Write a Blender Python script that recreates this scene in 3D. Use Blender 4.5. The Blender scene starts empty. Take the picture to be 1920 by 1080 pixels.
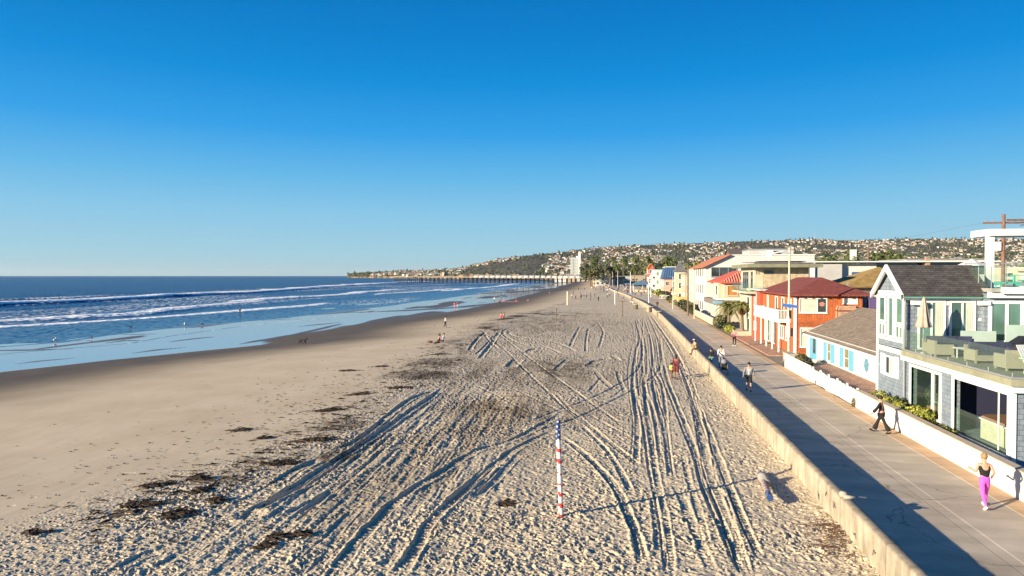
import bpy, bmesh, math, random
import numpy as np
from mathutils import Vector, Matrix
R_ = math.radians
random.seed(7)
scene = bpy.context.scene

# ---------------------------------------------------------------- camera
# world: +Y runs up the beach along the sea wall, +X inland, z = 0 dry sand
CAMH = 7.4; EXPO = 1.15
F_ = 1280.0; VPX = 1168.0; HY = 517.0
YAW = math.atan((VPX-960)/F_); PIT = math.atan((540-HY)/F_)
_c, _s = math.cos(YAW), math.sin(YAW); _cp, _sp = math.cos(PIT), math.sin(PIT)
AR = Vector((_c, _s, 0)); AF = Vector((-_s*_cp, _c*_cp, -_sp)); AU = Vector((-_s*_sp, _c*_sp, _cp))
cam = bpy.data.cameras.new('camera'); cam.sensor_width = 36; cam.lens = 24
cam.clip_start = 0.1; cam.clip_end = 60000
camo = bpy.data.objects.new('camera', cam); scene.collection.objects.link(camo)
camo.matrix_world = Matrix(((AR.x, AU.x, -AF.x, 0), (AR.y, AU.y, -AF.y, 0), (AR.z, AU.z, -AF.z, CAMH), (0, 0, 0, 1)))
scene.camera = camo

# ---------------------------------------------------------------- light
SUN_EL = 14.5; SUN_DIR = Vector((-.81, -.586, 0)).normalized()*math.cos(R_(SUN_EL)) + Vector((0, 0, math.sin(R_(SUN_EL))))
world = bpy.data.worlds.new('World'); scene.world = world; world.use_nodes = True
wn = world.node_tree.nodes; wl = world.node_tree.links
bgn = wn['Background']; SKY_STR = 0.11; bgn.inputs['Strength'].default_value = SKY_STR
sky = wn.new('ShaderNodeTexSky'); sky.sky_type = 'NISHITA'; sky.sun_disc = False
sky.sun_elevation = R_(SUN_EL); sky.sun_rotation = math.atan2(SUN_DIR.x, SUN_DIR.y)
sky.altitude = 0; sky.air_density = 1.0; sky.dust_density = 0.4; sky.ozone_density = 3.0
hs = wn.new('ShaderNodeHueSaturation'); hs.inputs['Saturation'].default_value = 1.3
wl.new(sky.outputs[0], hs.inputs['Color'])
# the deep, clear winter blue of this sky by height above the horizon, over the physical sky
tcw = wn.new('ShaderNodeTexCoord'); sxw = wn.new('ShaderNodeSeparateXYZ'); wl.new(tcw.outputs['Generated'], sxw.inputs[0])
crw = wn.new('ShaderNodeValToRGB'); wl.new(sxw.outputs[2], crw.inputs[0]); ew = crw.color_ramp.elements
def s2l(c): return tuple(((x/255+.055)/1.055)**2.4 if x > 10 else x/255/12.92 for x in c)+(1,)
SK = [(0, (176, 204, 210)), (.03, (162, 206, 223)), (.09, (136, 198, 232)), (.14, (100, 184, 233)), (.20, (50, 161, 232)), (.27, (6, 142, 220)), (.33, (0, 128, 208)), (.40, (0, 115, 196)), (1, (0, 78, 156))]
ew[0].position = 0; ew[0].color = s2l(SK[0][1]); ew[1].position = 1; ew[1].color = s2l(SK[-1][1])
for p_, c_ in SK[1:-1]: q_ = ew.new(p_); q_.color = s2l(c_)
scw = wn.new('ShaderNodeVectorMath'); scw.operation = 'SCALE'; scw.inputs['Scale'].default_value = 1/(SKY_STR*2**EXPO); wl.new(crw.outputs[0], scw.inputs[0])
mxw = wn.new('ShaderNodeMixRGB'); mxw.inputs[0].default_value = .985; wl.new(hs.outputs[0], mxw.inputs[1]); wl.new(scw.outputs[0], mxw.inputs[2]); wl.new(mxw.outputs[0], bgn.inputs['Color'])
sl = bpy.data.lights.new('sun', 'SUN'); sl.energy = 5.0; sl.angle = R_(.5); sl.color = (1, .855, .62)
so = bpy.data.objects.new('sun', sl); scene.collection.objects.link(so)
so.rotation_euler = SUN_DIR.to_track_quat('Z', 'Y').to_euler(); so.location = SUN_DIR*200
vs = scene.view_settings; vs.view_transform = 'Standard'; vs.look = 'None'; vs.gamma = 1; vs.exposure = EXPO
scene.cycles.max_bounces = 6; scene.cycles.transparent_max_bounces = 16
scene.cycles.use_denoising = True
# ---------------------------------------------------------------- helpers
col = scene.collection
def link(o, parent=None):
    col.objects.link(o)
    if parent is not None: o.parent = parent
    return o
def tag(o, label=None, cat=None, group=None, kind=None):
    if label: o['label'] = label
    if cat: o['category'] = cat
    if group: o['group'] = group
    if kind: o['kind'] = kind
    return o
def thing(name, label, cat, loc=(0, 0, 0), rz=0, group=None):
    o = bpy.data.objects.new(name, None); o.empty_display_size = .2
    link(o); o.location = loc; o.rotation_euler = (0, 0, rz)
    return tag(o, label, cat, group)
def copy_tree(o, parent=None):
    c = o.copy(); col.objects.link(c)
    if parent is not None: c.parent = parent
    for ch in list(o.children): copy_tree(ch, c)
    return c
def base(o):
    b = Vector((0, 0, 0))
    while o is not None:
        b += o.location if o.type == 'EMPTY' else Vector((0, 0, 0)); o = o.parent
    return b

class MB:
    """collects shapes, then links them as ONE mesh object"""
    def __init__(s): s.v = []; s.f = []
    def add(s, vs, fs):
        n = len(s.v); s.v += [tuple(v) for v in vs]; s.f += [tuple(i+n for i in f) for f in fs]; return s
    def box(s, x0, y0, z0, x1, y1, z1):
        if x1 < x0: x0, x1 = x1, x0
        if y1 < y0: y0, y1 = y1, y0
        if z1 < z0: z0, z1 = z1, z0
        return s.add([(x0,y0,z0),(x1,y0,z0),(x1,y1,z0),(x0,y1,z0),(x0,y0,z1),(x1,y0,z1),(x1,y1,z1),(x0,y1,z1)],
                     [(0,3,2,1),(4,5,6,7),(0,1,5,4),(1,2,6,5),(2,3,7,6),(3,0,4,7)])
    def obox(s, c, dx, dy, dz, M):
        vs = [M @ Vector((a*dx/2, b*dy/2, e*dz/2))+Vector(c) for e in (-1, 1) for a, b in ((-1,-1),(1,-1),(1,1),(-1,1))]
        return s.add(vs, [(0,3,2,1),(4,5,6,7),(0,1,5,4),(1,2,6,5),(2,3,7,6),(3,0,4,7)])
    def poly(s, pts): return s.add(pts, [tuple(range(len(pts)))])
    def slab(s, pts, t):
        """convex polygon extruded down by t along its normal"""
        p = [Vector(q) for q in pts]; n = (p[1]-p[0]).cross(p[2]-p[0]).normalized()
        q = [a-n*t for a in p]; k = len(p)
        fs = [tuple(range(k)), tuple(reversed(range(k, 2*k)))]+[(i, k+i, k+(i+1) % k, (i+1) % k) for i in range(k)]
        return s.add(p+q, fs)
    def tube(s, p0, p1, r0, r1=None, n=8, cap=True):
        r1 = r0 if r1 is None else r1; p0 = Vector(p0); p1 = Vector(p1); d = (p1-p0)
        if d.length < 1e-6: return s
        a = d.normalized(); u = a.orthogonal().normalized(); w = a.cross(u)
        vs = []
        for p, r in ((p0, r0), (p1, r1)):
            for i in range(n):
                t = 2*math.pi*i/n; vs.append(p+(u*math.cos(t)+w*math.sin(t))*r)
        fs = [(i, (i+1) % n, n+(i+1) % n, n+i) for i in range(n)]
        if cap: fs += [tuple(reversed(range(n))), tuple(range(n, 2*n))]
        return s.add(vs, fs)
    def path(s, pts, rs, n=8):
        for i in range(len(pts)-1):
            s.tube(pts[i], pts[i+1], rs[i] if hasattr(rs, '__len__') else rs, rs[i+1] if hasattr(rs, '__len__') else rs, n)
        return s
    def lathe(s, c, prof, n=16, ax=None):
        vs = []; fs = []
        for r, z in prof:
            for i in range(n):
                t = 2*math.pi*i/n; vs.append((c[0]+r*math.cos(t), c[1]+r*math.sin(t), c[2]+z))
        for j in range(len(prof)-1):
            for i in range(n): fs.append((j*n+i, j*n+(i+1) % n, (j+1)*n+(i+1) % n, (j+1)*n+i))
        return s.add(vs, fs)
    def blob(s, c, r, seed=0, sub=1, rough=.25):
        bm = bmesh.new(); bmesh.ops.create_icosphere(bm, subdivisions=sub, radius=1); rr = random.Random(seed)
        r = (r, r, r) if not hasattr(r, '__len__') else r
        vs = [(c[0]+v.co.x*r[0]*k, c[1]+v.co.y*r[1]*k, c[2]+v.co.z*r[2]*k) for v in bm.verts for k in (1+rr.uniform(-rough, rough),)]
        fs = [tuple(v.index for v in f.verts) for f in bm.faces]; bm.free()
        return s.add(vs, fs)
    def mesh(s, name, m=None, off=None, smooth=False, mats=None):
        me = bpy.data.meshes.new(name)
        v = s.v if off is None else [(a-off[0], b-off[1], c-off[2]) for a, b, c in s.v]
        me.from_pydata(v, [], s.f)
        for q in (mats or ([m] if m else [])): me.materials.append(q)
        if smooth:
            for p in me.polygons: p.use_smooth = True
        me.update(); return me
    def build(s, name, m, parent=None, smooth=False, local=False):
        off = None if (parent is None or local) else base(parent)
        return link(bpy.data.objects.new(name, s.mesh(name, m, off, smooth)), parent)

# ---------------------------------------------------------------- materials
def nodes(m): return m.node_tree.nodes, m.node_tree.links
MATS = {}
def mat(name, c, rough=.8, var=.14, scale=1.5, bump=.0, bscale=30, metal=0, spec=.4, detail=4, coat=0, dirt=0):
    if name in MATS: return MATS[name]
    m = bpy.data.materials.new(name); m.use_nodes = True; n, l = nodes(m); b = n['Principled BSDF']
    b.inputs['Roughness'].default_value = rough; b.inputs['Metallic'].default_value = metal
    b.inputs['Specular IOR Level'].default_value = spec
    if coat: b.inputs['Coat Weight'].default_value = coat
    tc = n.new('ShaderNodeTexCoord'); ns = n.new('ShaderNodeTexNoise'); ns.inputs['Scale'].default_value = scale
    ns.inputs['Detail'].default_value = detail; ns.inputs['Roughness'].default_value = .65
    ns.noise_dimensions = '4D'; oi = n.new('ShaderNodeObjectInfo'); mu = n.new('ShaderNodeMath'); mu.operation = 'MULTIPLY'; mu.inputs[1].default_value = 37
    l.new(oi.outputs['Random'], mu.inputs[0]); l.new(mu.outputs[0], ns.inputs['W'])
    l.new(tc.outputs['Object'], ns.inputs['Vector'])
    cr = n.new('ShaderNodeValToRGB'); cr.color_ramp.elements[0].position = .3; cr.color_ramp.elements[1].position = .7
    cr.color_ramp.elements[0].color = tuple(x*(1-var) for x in c)+(1,); cr.color_ramp.elements[1].color = tuple(min(1, x*(1+var)) for x in c)+(1,)
    l.new(ns.outputs[0], cr.inputs[0]); last = cr.outputs[0]
    if dirt:
        n2 = n.new('ShaderNodeTexNoise'); n2.inputs['Scale'].default_value = scale*.35; n2.inputs['Detail'].default_value = 8; n2.inputs['Roughness'].default_value = .7
        l.new(tc.outputs['Object'], n2.inputs['Vector'])
        r2 = n.new('ShaderNodeValToRGB'); r2.color_ramp.elements[0].position = .52; r2.color_ramp.elements[1].position = .72
        r2.color_ramp.elements[0].color = (0, 0, 0, 1); r2.color_ramp.elements[1].color = (dirt,)*3+(1,)
        mx = n.new('ShaderNodeMixRGB'); mx.inputs[2].default_value = (c[0]*.45, c[1]*.4, c[2]*.33, 1)
        l.new(n2.outputs[0], r2.inputs[0]); l.new(r2.outputs[0], mx.inputs[0]); l.new(last, mx.inputs[1]); last = mx.outputs[0]
    l.new(last, b.inputs['Base Color'])
    if bump:
        nb = n.new('ShaderNodeTexNoise'); nb.inputs['Scale'].default_value = bscale; nb.inputs['Detail'].default_value = 5
        l.new(tc.outputs['Object'], nb.inputs['Vector'])
        bp = n.new('ShaderNodeBump'); bp.inputs['Strength'].default_value = bump; bp.inputs['Distance'].default_value = .02
        l.new(nb.outputs[0], bp.inputs['Height']); l.new(bp.outputs[0], b.inputs['Normal'])
    MATS[name] = m; return m

def brickmat(name, c1, c2, mortar, w, h, ms=.02, axes='wall', rough=.85, bump=.4, off=.5, bias=0, var=.25):
    """coursed surface: bricks, shingles, boards"""
    m = bpy.data.materials.new(name); m.use_nodes = True; n, l = nodes(m); b = n['Principled BSDF']
    b.inputs['Roughness'].default_value = rough; b.inputs['Specular IOR Level'].default_value = .3
    tc = n.new('ShaderNodeTexCoord'); sx = n.new('ShaderNodeSeparateXYZ'); cx = n.new('ShaderNodeCombineXYZ')
    l.new(tc.outputs['Object'], sx.inputs[0])
    if axes == 'wall':
        ad = n.new('ShaderNodeMath'); l.new(sx.outputs[0], ad.inputs[0]); l.new(sx.outputs[1], ad.inputs[1]); l.new(ad.outputs[0], cx.inputs[0]); l.new(sx.outputs[2], cx.inputs[1])
    elif axes == 'xy': l.new(sx.outputs[0], cx.inputs[0]); l.new(sx.outputs[1], cx.inputs[1])
    elif axes == 'yx': l.new(sx.outputs[1], cx.inputs[0]); l.new(sx.outputs[0], cx.inputs[1])
    elif axes == 'zv':
        ad = n.new('ShaderNodeMath'); l.new(sx.outputs[0], ad.inputs[0]); l.new(sx.outputs[1], ad.inputs[1]); l.new(ad.outputs[0], cx.inputs[1]); l.new(sx.outputs[2], cx.inputs[0])
    br = n.new('ShaderNodeTexBrick'); br.offset = off; br.inputs['Scale'].default_value = 1
    br.inputs['Brick Width'].default_value = w; br.inputs['Row Height'].default_value = h; br.inputs['Mortar Size'].default_value = ms
    br.inputs['Mortar Smooth'].default_value = .2; br.inputs['Bias'].default_value = bias
    br.inputs['Color1'].default_value = c1+(1,); br.inputs['Color2'].default_value = c2+(1,); br.inputs['Mortar'].default_value = mortar+(1,)
    l.new(cx.outputs[0], br.inputs['Vector'])
    ns = n.new('ShaderNodeTexNoise'); ns.inputs['Scale'].default_value = 2.3; ns.inputs['Detail'].default_value = 7; ns.inputs['Roughness'].default_value = .7
    l.new(tc.outputs['Object'], ns.inputs['Vector'])
    mr = n.new('ShaderNodeMapRange'); mr.inputs[1].default_value = .3; mr.inputs[2].default_value = .7; mr.inputs[3].default_value = 1-var; mr.inputs[4].default_value = 1+var
    l.new(ns.outputs[0], mr.inputs[0])
    vm = n.new('ShaderNodeVectorMath'); vm.operation = 'SCALE'; l.new(br.outputs['Color'], vm.inputs[0]); l.new(mr.outputs[0], vm.inputs['Scale'])
    l.new(vm.outputs[0], b.inputs['Base Color'])
    bp = n.new('ShaderNodeBump'); bp.inputs['Strength'].default_value = bump; bp.inputs['Distance'].default_value = .02; bp.invert = True
    l.new(br.outputs['Fac'], bp.inputs['Height']); l.new(bp.outputs[0], b.inputs['Normal'])
    MATS[name] = m; return m

def glassmat(name, tint=(.75, .9, .85), alpha=.25, refl=.35):
    m = bpy.data.materials.new(name); m.use_nodes = True; n, l = nodes(m); n.remove(n['Principled BSDF'])
    out = n['Material Output']; tr = n.new('ShaderNodeBsdfTransparent'); tr.inputs[0].default_value = tint+(1,)
    gl = n.new('ShaderNodeBsdfGlossy'); gl.inputs['Roughness'].default_value = .02
    df = n.new('ShaderNodeBsdfDiffuse'); df.inputs[0].default_value = (tint[0]*.5, tint[1]*.65, tint[2]*.55, 1)
    lw0 = n.new('ShaderNodeFresnel'); lw0.inputs['IOR'].default_value = 1.45; gb = n.new('ShaderNodeNewGeometry'); lw = n.new('ShaderNodeMath'); lw.operation = 'MULTIPLY'; iv_ = n.new('ShaderNodeMath'); iv_.operation = 'SUBTRACT'; iv_.inputs[0].default_value = 1; l.new(gb.outputs['Backfacing'], iv_.inputs[1]); l.new(lw0.outputs[0], lw.inputs[0]); l.new(iv_.outputs[0], lw.inputs[1])
    m1 = n.new('ShaderNodeMixShader'); m1.inputs[0].default_value = alpha; l.new(tr.outputs[0], m1.inputs[1]); l.new(df.outputs[0], m1.inputs[2])
    m2 = n.new('ShaderNodeMixShader'); l.new(lw.outputs[0], m2.inputs[0]); l.new(m1.outputs[0], m2.inputs[1]); l.new(gl.outputs[0], m2.inputs[2])
    l.new(m2.outputs[0], out.inputs[0]); MATS[name] = m; return m

WHITE = mat('white_paint', (.66, .65, .62), .6, .06, 2, dirt=.15)
WTRIM = mat('white_trim', (.68, .68, .66), .5, .05)
STUC_W = mat('white_stucco', (.56, .54, .50), .9, .06, .8, .25, 40, dirt=.12)
STUC_C = mat('cream_stucco', (.50, .43, .32), .9, .08, .8, .25, 40, dirt=.15)
STUC_T = mat('tan_stucco', (.42, .345, .25), .9, .1, .8, .25, 40, dirt=.2)
STUC_G = mat('grey_stucco', (.42, .41, .39), .9, .08, .8, .2, 40, dirt=.15)
CORAL = mat('coral_stucco', (.58, .08, .045), .85, .1, 1, .2, 40)
PURPLE = mat('purple_stucco', (.10, .07, .17), .85, .12, 1, .2, 40)
GLASS_D = mat('dark_window_glass', (.035, .045, .05), .06, .5, .8, spec=.8)
GLASS_G = mat('green_window_glass', (.09, .175, .145), .05, .45, .7, spec=.9, detail=1)
CURTAIN = mat('pale_curtain', (.48, .50, .42), .8, .12, 3)
RAILGL = glassmat('rail_glass', (.93, .975, .95), .035)
BIGGL = glassmat('patio_glass', (.80, .92, .86), .02)
FROST = mat('frosted_glass', (.38, .48, .42), .25, .1, 1, spec=.6)
SHINGLE = brickmat('grey_cedar_shingle', (.215, .255, .30), (.17, .205, .245), (.09, .105, .13), .24, .19, .008, var=.2, bump=.6)
ROOF_A = brickmat('charcoal_roof_shingle', (.085, .075, .068), (.06, .054, .052), (.03, .028, .027), .35, .14, .012, 'xy', bump=.5, var=.45)
ROOF_B = brickmat('brown_roof_shingle', (.30, .235, .17), (.22, .17, .125), (.10, .08, .06), .30, .20, .014, 'yx', bump=.6, var=.3)
ROOF_R = brickmat('red_roof_shingle', (.24, .065, .05), (.19, .05, .04), (.10, .03, .025), .32, .16, .012, 'xy', bump=.4, var=.25)
ROOF_Y = brickmat('ochre_roof_shingle', (.40, .25, .07), (.32, .21, .07), (.16, .11, .05), .4, .2, .012, 'xy', bump=.4, var=.4)
BRICK = brickmat('red_brick', (.48, .20, .10), (.34, .13, .07), (.50, .42, .32), .24, .085, .013, bump=.5, var=.3)
BRICK_T = brickmat('red_brick_paving', (.46, .22, .12), (.30, .14, .08), (.46, .38, .30), .22, .11, .013, 'yx', bump=.5, var=.35)
ORANGE = brickmat('orange_board_siding', (.47, .135, .045), (.38, .105, .035), (.20, .045, .02), 9, .22, .012, 'zv', bump=.5, var=.3)
ORANGE_S = brickmat('orange_shingle_siding', (.47, .135, .05), (.37, .10, .038), (.22, .05, .02), .3, .16, .014, bump=.6, var=.3)
STONE = brickmat('tan_stone_veneer', (.56, .46, .32), (.44, .35, .24), (.32, .24, .15), .42, .13, .02, bump=.8, var=.3)
TERRA = mat('terracotta_tile', (.46, .17, .09), .85, .3, 4)
TERRA_D = mat('red_clay_barrel_tile', (.50, .10, .06), .8, .25, 4)
CONC = mat('concrete', (.42, .37, .30), .9, .14, .6, .3, 60, dirt=.35)
METAL_W = mat('white_metal', (.75, .75, .72), .4, .05)
METAL_G = mat('grey_metal', (.35, .35, .35), .45, .1, metal=.4)
GALV = mat('galvanised_steel', (.5, .48, .44), .5, .12, metal=.3)
WOOD_D = mat('weathered_wood', (.16, .10, .065), .85, .3, 5, .4, 20)
WOOD_L = mat('tan_wood', (.40, .29, .17), .8, .2, 4)
RATTAN = mat('tan_wicker', (.34, .29, .22), .85, .18, 25, .6, 120)
NAVY = mat('navy_cushion', (.035, .045, .085), .9, .35, 4)
BLACKM = mat('black_material', (.018, .018, .02), .6, .2)
TURQ = mat('turquoise_plastic', (.015, .50, .40), .45, .08)
BLUE_SH = mat('blue_shutter_paint', (.13, .36, .50), .6, .08)
BLUE_SIGN = mat('blue_sign', (.03, .16, .50), .5, .05)
RED_P = mat('red_paint', (.62, .05, .045), .6, .1)
NAVY_P = mat('blue_paint', (.02, .05, .16), .6, .15)
LEAF = {k: mat('leaf_'+k, c, .7, .45, 1.2, spec=.3) for k, c in dict(dark=(.022, .032, .018), mid=(.05, .068, .025), yellow=(.22, .23, .035), olive=(.13, .12, .045), grey=(.10, .11, .07)).items()}
BARK = mat('bark', (.16, .12, .085), .9, .3, 4, .5, 20)

# ---------------------------------------------------------------- noise
def _h(ix, iy, s):
    h = (ix.astype(np.int64)*374761393+iy.astype(np.int64)*668265263+s*2147483647) & 0xffffffff
    h = ((h ^ (h >> 13))*1274126177) & 0xffffffff
    h = ((h ^ (h >> 16))*2246822519) & 0xffffffff
    return ((h ^ (h >> 15)) & 0xffffff)/float(0xffffff)
def vn(x, y, s=0):
    ix = np.floor(x); iy = np.floor(y); fx = x-ix; fy = y-iy
    fx = fx*fx*(3-2*fx); fy = fy*fy*(3-2*fy)
    a = _h(ix, iy, s); b = _h(ix+1, iy, s); c = _h(ix, iy+1, s); d = _h(ix+1, iy+1, s)
    return (a*(1-fx)+b*fx)*(1-fy)+(c*(1-fx)+d*fx)*fy
def fbm(x, y, s=0, o=4):
    r = 0; a = .5; t = 0
    for i in range(o):
        r = r+a*vn(x*2**i+i*17.3, y*2**i-i*9.1, s+i); t += a; a *= .5
    return r/t
def sst(a, b, x):
    t = np.clip((x-a)/(b-a), 0, 1); return t*t*(3-2*t)
def gridmesh(name, X, Y, Z, attrs=None, m=None, smooth=True):
    Rn, Cn = X.shape; n = Rn*Cn
    me = bpy.data.meshes.new(name); me.vertices.add(n)
    co = np.empty((n, 3), np.float32); co[:, 0] = X.ravel(); co[:, 1] = Y.ravel(); co[:, 2] = Z.ravel()
    me.vertices.foreach_set('co', co.ravel())
    i = np.arange(n).reshape(Rn, Cn)
    q = np.stack([i[:-1, :-1], i[:-1, 1:], i[1:, 1:], i[1:, :-1]], -1).reshape(-1, 4)
    k = len(q); me.loops.add(4*k); me.loops.foreach_set('vertex_index', q.ravel().astype(np.int32))
    me.polygons.add(k); me.polygons.foreach_set('loop_start', np.arange(0, 4*k, 4, dtype=np.int32)); me.polygons.foreach_set('loop_total', np.full(k, 4, np.int32))
    if smooth: me.polygons.foreach_set('use_smooth', np.ones(k, bool))
    me.update(calc_edges=True)
    for a, d in (attrs or {}).items():
        at_ = me.attributes.new(a, 'FLOAT', 'POINT'); at_.data.foreach_set('value', d.ravel().astype(np.float32))
    if m: me.materials.append(m)
    return link(bpy.data.objects.new(name, me))
# ---------------------------------------------------------------- lie of the land
SH_Y = [0, 57, 70, 85, 95, 118, 140, 200, 270, 355, 513, 846, 1000, 1400, 1800, 2200, 2700, 3300]
SH_X = [-62, -59.5, -54.5, -48, -50, -50.5, -46, -42.5, -44, -46.5, -51, -64, -80, -180, -380, -620, -1000, -1350]
BM_Y = [0, 16, 20, 26, 40, 60, 75, 115, 178, 400, 1000]; BM_X = [-18, -17.2, -16.4, -14, -15, -17.5, -18.9, -20.5, -16.5, -14, -30]
WL_Y = [0, 115, 150, 174, 203, 252, 308, 420, 592, 900, 1200]; WL_X = [6.25, 6.25, 5.6, 4.7, 3.2, .2, -4, -10, -17, -24, -30]
PR_Y = [0, 150, 200, 400, 600, 900, 1200]; PR_X = [12.5, 12.5, 13, 13.5, 8, 0, -8]
SEAZ = -2.0; FILMZ = -1.88; PATHZ = .25
xs = lambda y: np.interp(y, SH_Y, SH_X); bx = lambda y: np.interp(y, BM_Y, BM_X); wx = lambda y: np.interp(y, WL_Y, WL_X); px_ = lambda y: np.interp(y, PR_Y, PR_X)
def zbase(X, Y):
    s = xs(Y); b = bx(Y); t = np.clip((X-s)/(b-s), 0, 1)
    return FILMZ*(1-t)**1.25 + np.where(X < s, (X-s)*.004, 0)
def at(px, py, z=None):
    """the point of the place that the photograph shows at (px, py): on the beach, or at height z"""
    d = AF+AR*((px-960)/F_)+AU*((540-py)/F_)
    if z is not None:
        t = (z-CAMH)/d.z; return Vector((d.x*t, d.y*t, z))
    zz = 0.
    for _ in range(30):
        t = (zz-CAMH)/d.z; zz = .5*zz+.5*float(zbase(d.x*t, d.y*t))
    return Vector((d.x*t, d.y*t, zz))

# ---------------------------------------------------------------- beach
def sandmat():
    m = bpy.data.materials.new('sand'); m.use_nodes = True; n, l = nodes(m); b = n['Principled BSDF']
    geo = n.new('ShaderNodeNewGeometry')
    def att(a):
        x = n.new('ShaderNodeAttribute'); x.attribute_name = a; return x.outputs['Fac']
    def noise(s, d=5, r=.6, sc=(1, 1, 1)):
        mp = n.new('ShaderNodeMapping'); mp.inputs['Scale'].default_value = sc; l.new(geo.outputs['Position'], mp.inputs[0])
        x = n.new('ShaderNodeTexNoise'); x.inputs['Scale'].default_value = s; x.inputs['Detail'].default_value = d; x.inputs['Roughness'].default_value = r
        l.new(mp.outputs[0], x.inputs['Vector']); return x.outputs[0]
    def mix(f, a, c2):
        x = n.new('ShaderNodeMixRGB'); l.new(f, x.inputs[0]) if not isinstance(f, float) else None
        if isinstance(f, float): x.inputs[0].default_value = f
        for i, v in ((1, a), (2, c2)):
            if isinstance(v, tuple): x.inputs[i].default_value = v+(1,)
            else: l.new(v, x.inputs[i])
        return x.outputs[0]
    def mr(v, a, b2, c=0, d=1):
        x = n.new('ShaderNodeMapRange'); l.new(v, x.inputs[0])
        for i, q in zip((1, 2, 3, 4), (a, b2, c, d)): x.inputs[i].default_value = q
        return x.outputs[0]
    fine = noise(9, 8, .75); big = noise(.25, 4)
    rough = att('rough')
    dry = mix(mr(fine, .3, .7), (.455, .365, .245), (.67, .565, .405))
    sp_ = mr(noise(15, 4, .7), .36, .43); dry = mix(sp_, (.17, .12, .07), dry)
    dry2 = mix(mr(big, .35, .65), (.52, .41, .27), (.59, .475, .325))
    dry = mix(rough, dry2, dry)
    dry = mix(att('turned'), dry, (.23, .175, .115))
    damp = mix(mr(big, .35, .65), (.105, .070, .031), (.135, .092, .043))
    c = mix(att('wet'), dry, damp)
    c = mix(att('film'), c, (.34, .34, .33)); io = n.new('ShaderNodeMapRange'); l.new(att('film'), io.inputs[0]); io.inputs[3].default_value = 1.45; io.inputs[4].default_value = 3.4; l.new(io.outputs[0], b.inputs['IOR'])  # film base paled to stand in for part of the reflected sky
    wn_ = noise(2.2, 9, .8)
    wf = n.new('ShaderNodeMath'); wf.operation = 'ADD'; l.new(att('weed'), wf.inputs[0]); l.new(wn_, wf.inputs[1])
    c = mix(mr(wf.outputs[0], .80, 1.05), c, (.075, .05, .03))
    l.new(c, b.inputs['Base Color'])
    r1 = mix(att('wet'), (.95,)*3, (.55,)*3); r2 = mix(att('film'), r1, (.07,)*3)
    l.new(r2, b.inputs['Roughness'])
    sp = mix(att('film'), (.15,)*3, (1.0,)*3); l.new(sp, b.inputs['Specular IOR Level'])
    b1 = n.new('ShaderNodeBump'); b1.inputs['Distance'].default_value = .035; l.new(noise(7, 8, .7), b1.inputs['Height']); l.new(rough, b1.inputs['Strength'])
    # faint wind streaks along the damp slope
    b2 = n.new('ShaderNodeBump'); b2.inputs['Distance'].default_value = .01; l.new(noise(1.2, 5, .6, (4, .6, 1)), b2.inputs['Height'])
    inv = mr(att('film'), 0, 1, .07, .01); l.new(inv, b2.inputs['Strength']); l.new(b1.outputs[0], b2.inputs['Normal'])
    l.new(b2.outputs[0], b.inputs['Normal'])
    return m

def seg_dist(X, Y, pts):
    """distance to a polyline and arc length, for the points given"""
    best = np.full(X.shape, 1e9); arc = np.zeros(X.shape); a = 0
    for (x0, y0), (x1, y1) in zip(pts[:-1], pts[1:]):
        dx, dy = x1-x0, y1-y0; L = math.hypot(dx, dy)+1e-9
        t = np.clip(((X-x0)*dx+(Y-y0)*dy)/(L*L), 0, 1)
        d = np.hypot(X-x0-t*dx, Y-y0-t*dy); k = d < best
        best = np.where(k, d, best); arc = np.where(k, a+t*L, arc); a += L
    return best, arc, a
def smooth_line(p, n=6):
    out = []; P = [p[0]]+list(p)+[p[-1]]
    for i in range(1, len(P)-2):
        for k in range(n):
            t = k/n; q = []
            for j in (0, 1):
                a, b, c, d = P[i-1][j], P[i][j], P[i+1][j], P[i+2][j]
                q.append(.5*(2*b+(c-a)*t+(2*a-5*b+4*c-d)*t*t+(3*b-a-3*c+d)*t**3))
            out.append(tuple(q))
    out.append(tuple(P[-1])); return out
c4 = lambda L: [(1040+x/2.076, 560+y/2.077) for x, y in L]
c3 = lambda L: [(840+x/4.8, 560+y/4.8) for x, y in L]
c2 = lambda L: [(560+x/2.7, 680+y/2.7) for x, y in L]
c1 = lambda L: [(x/2.7, 680+y/2.7) for x, y in L]
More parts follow.
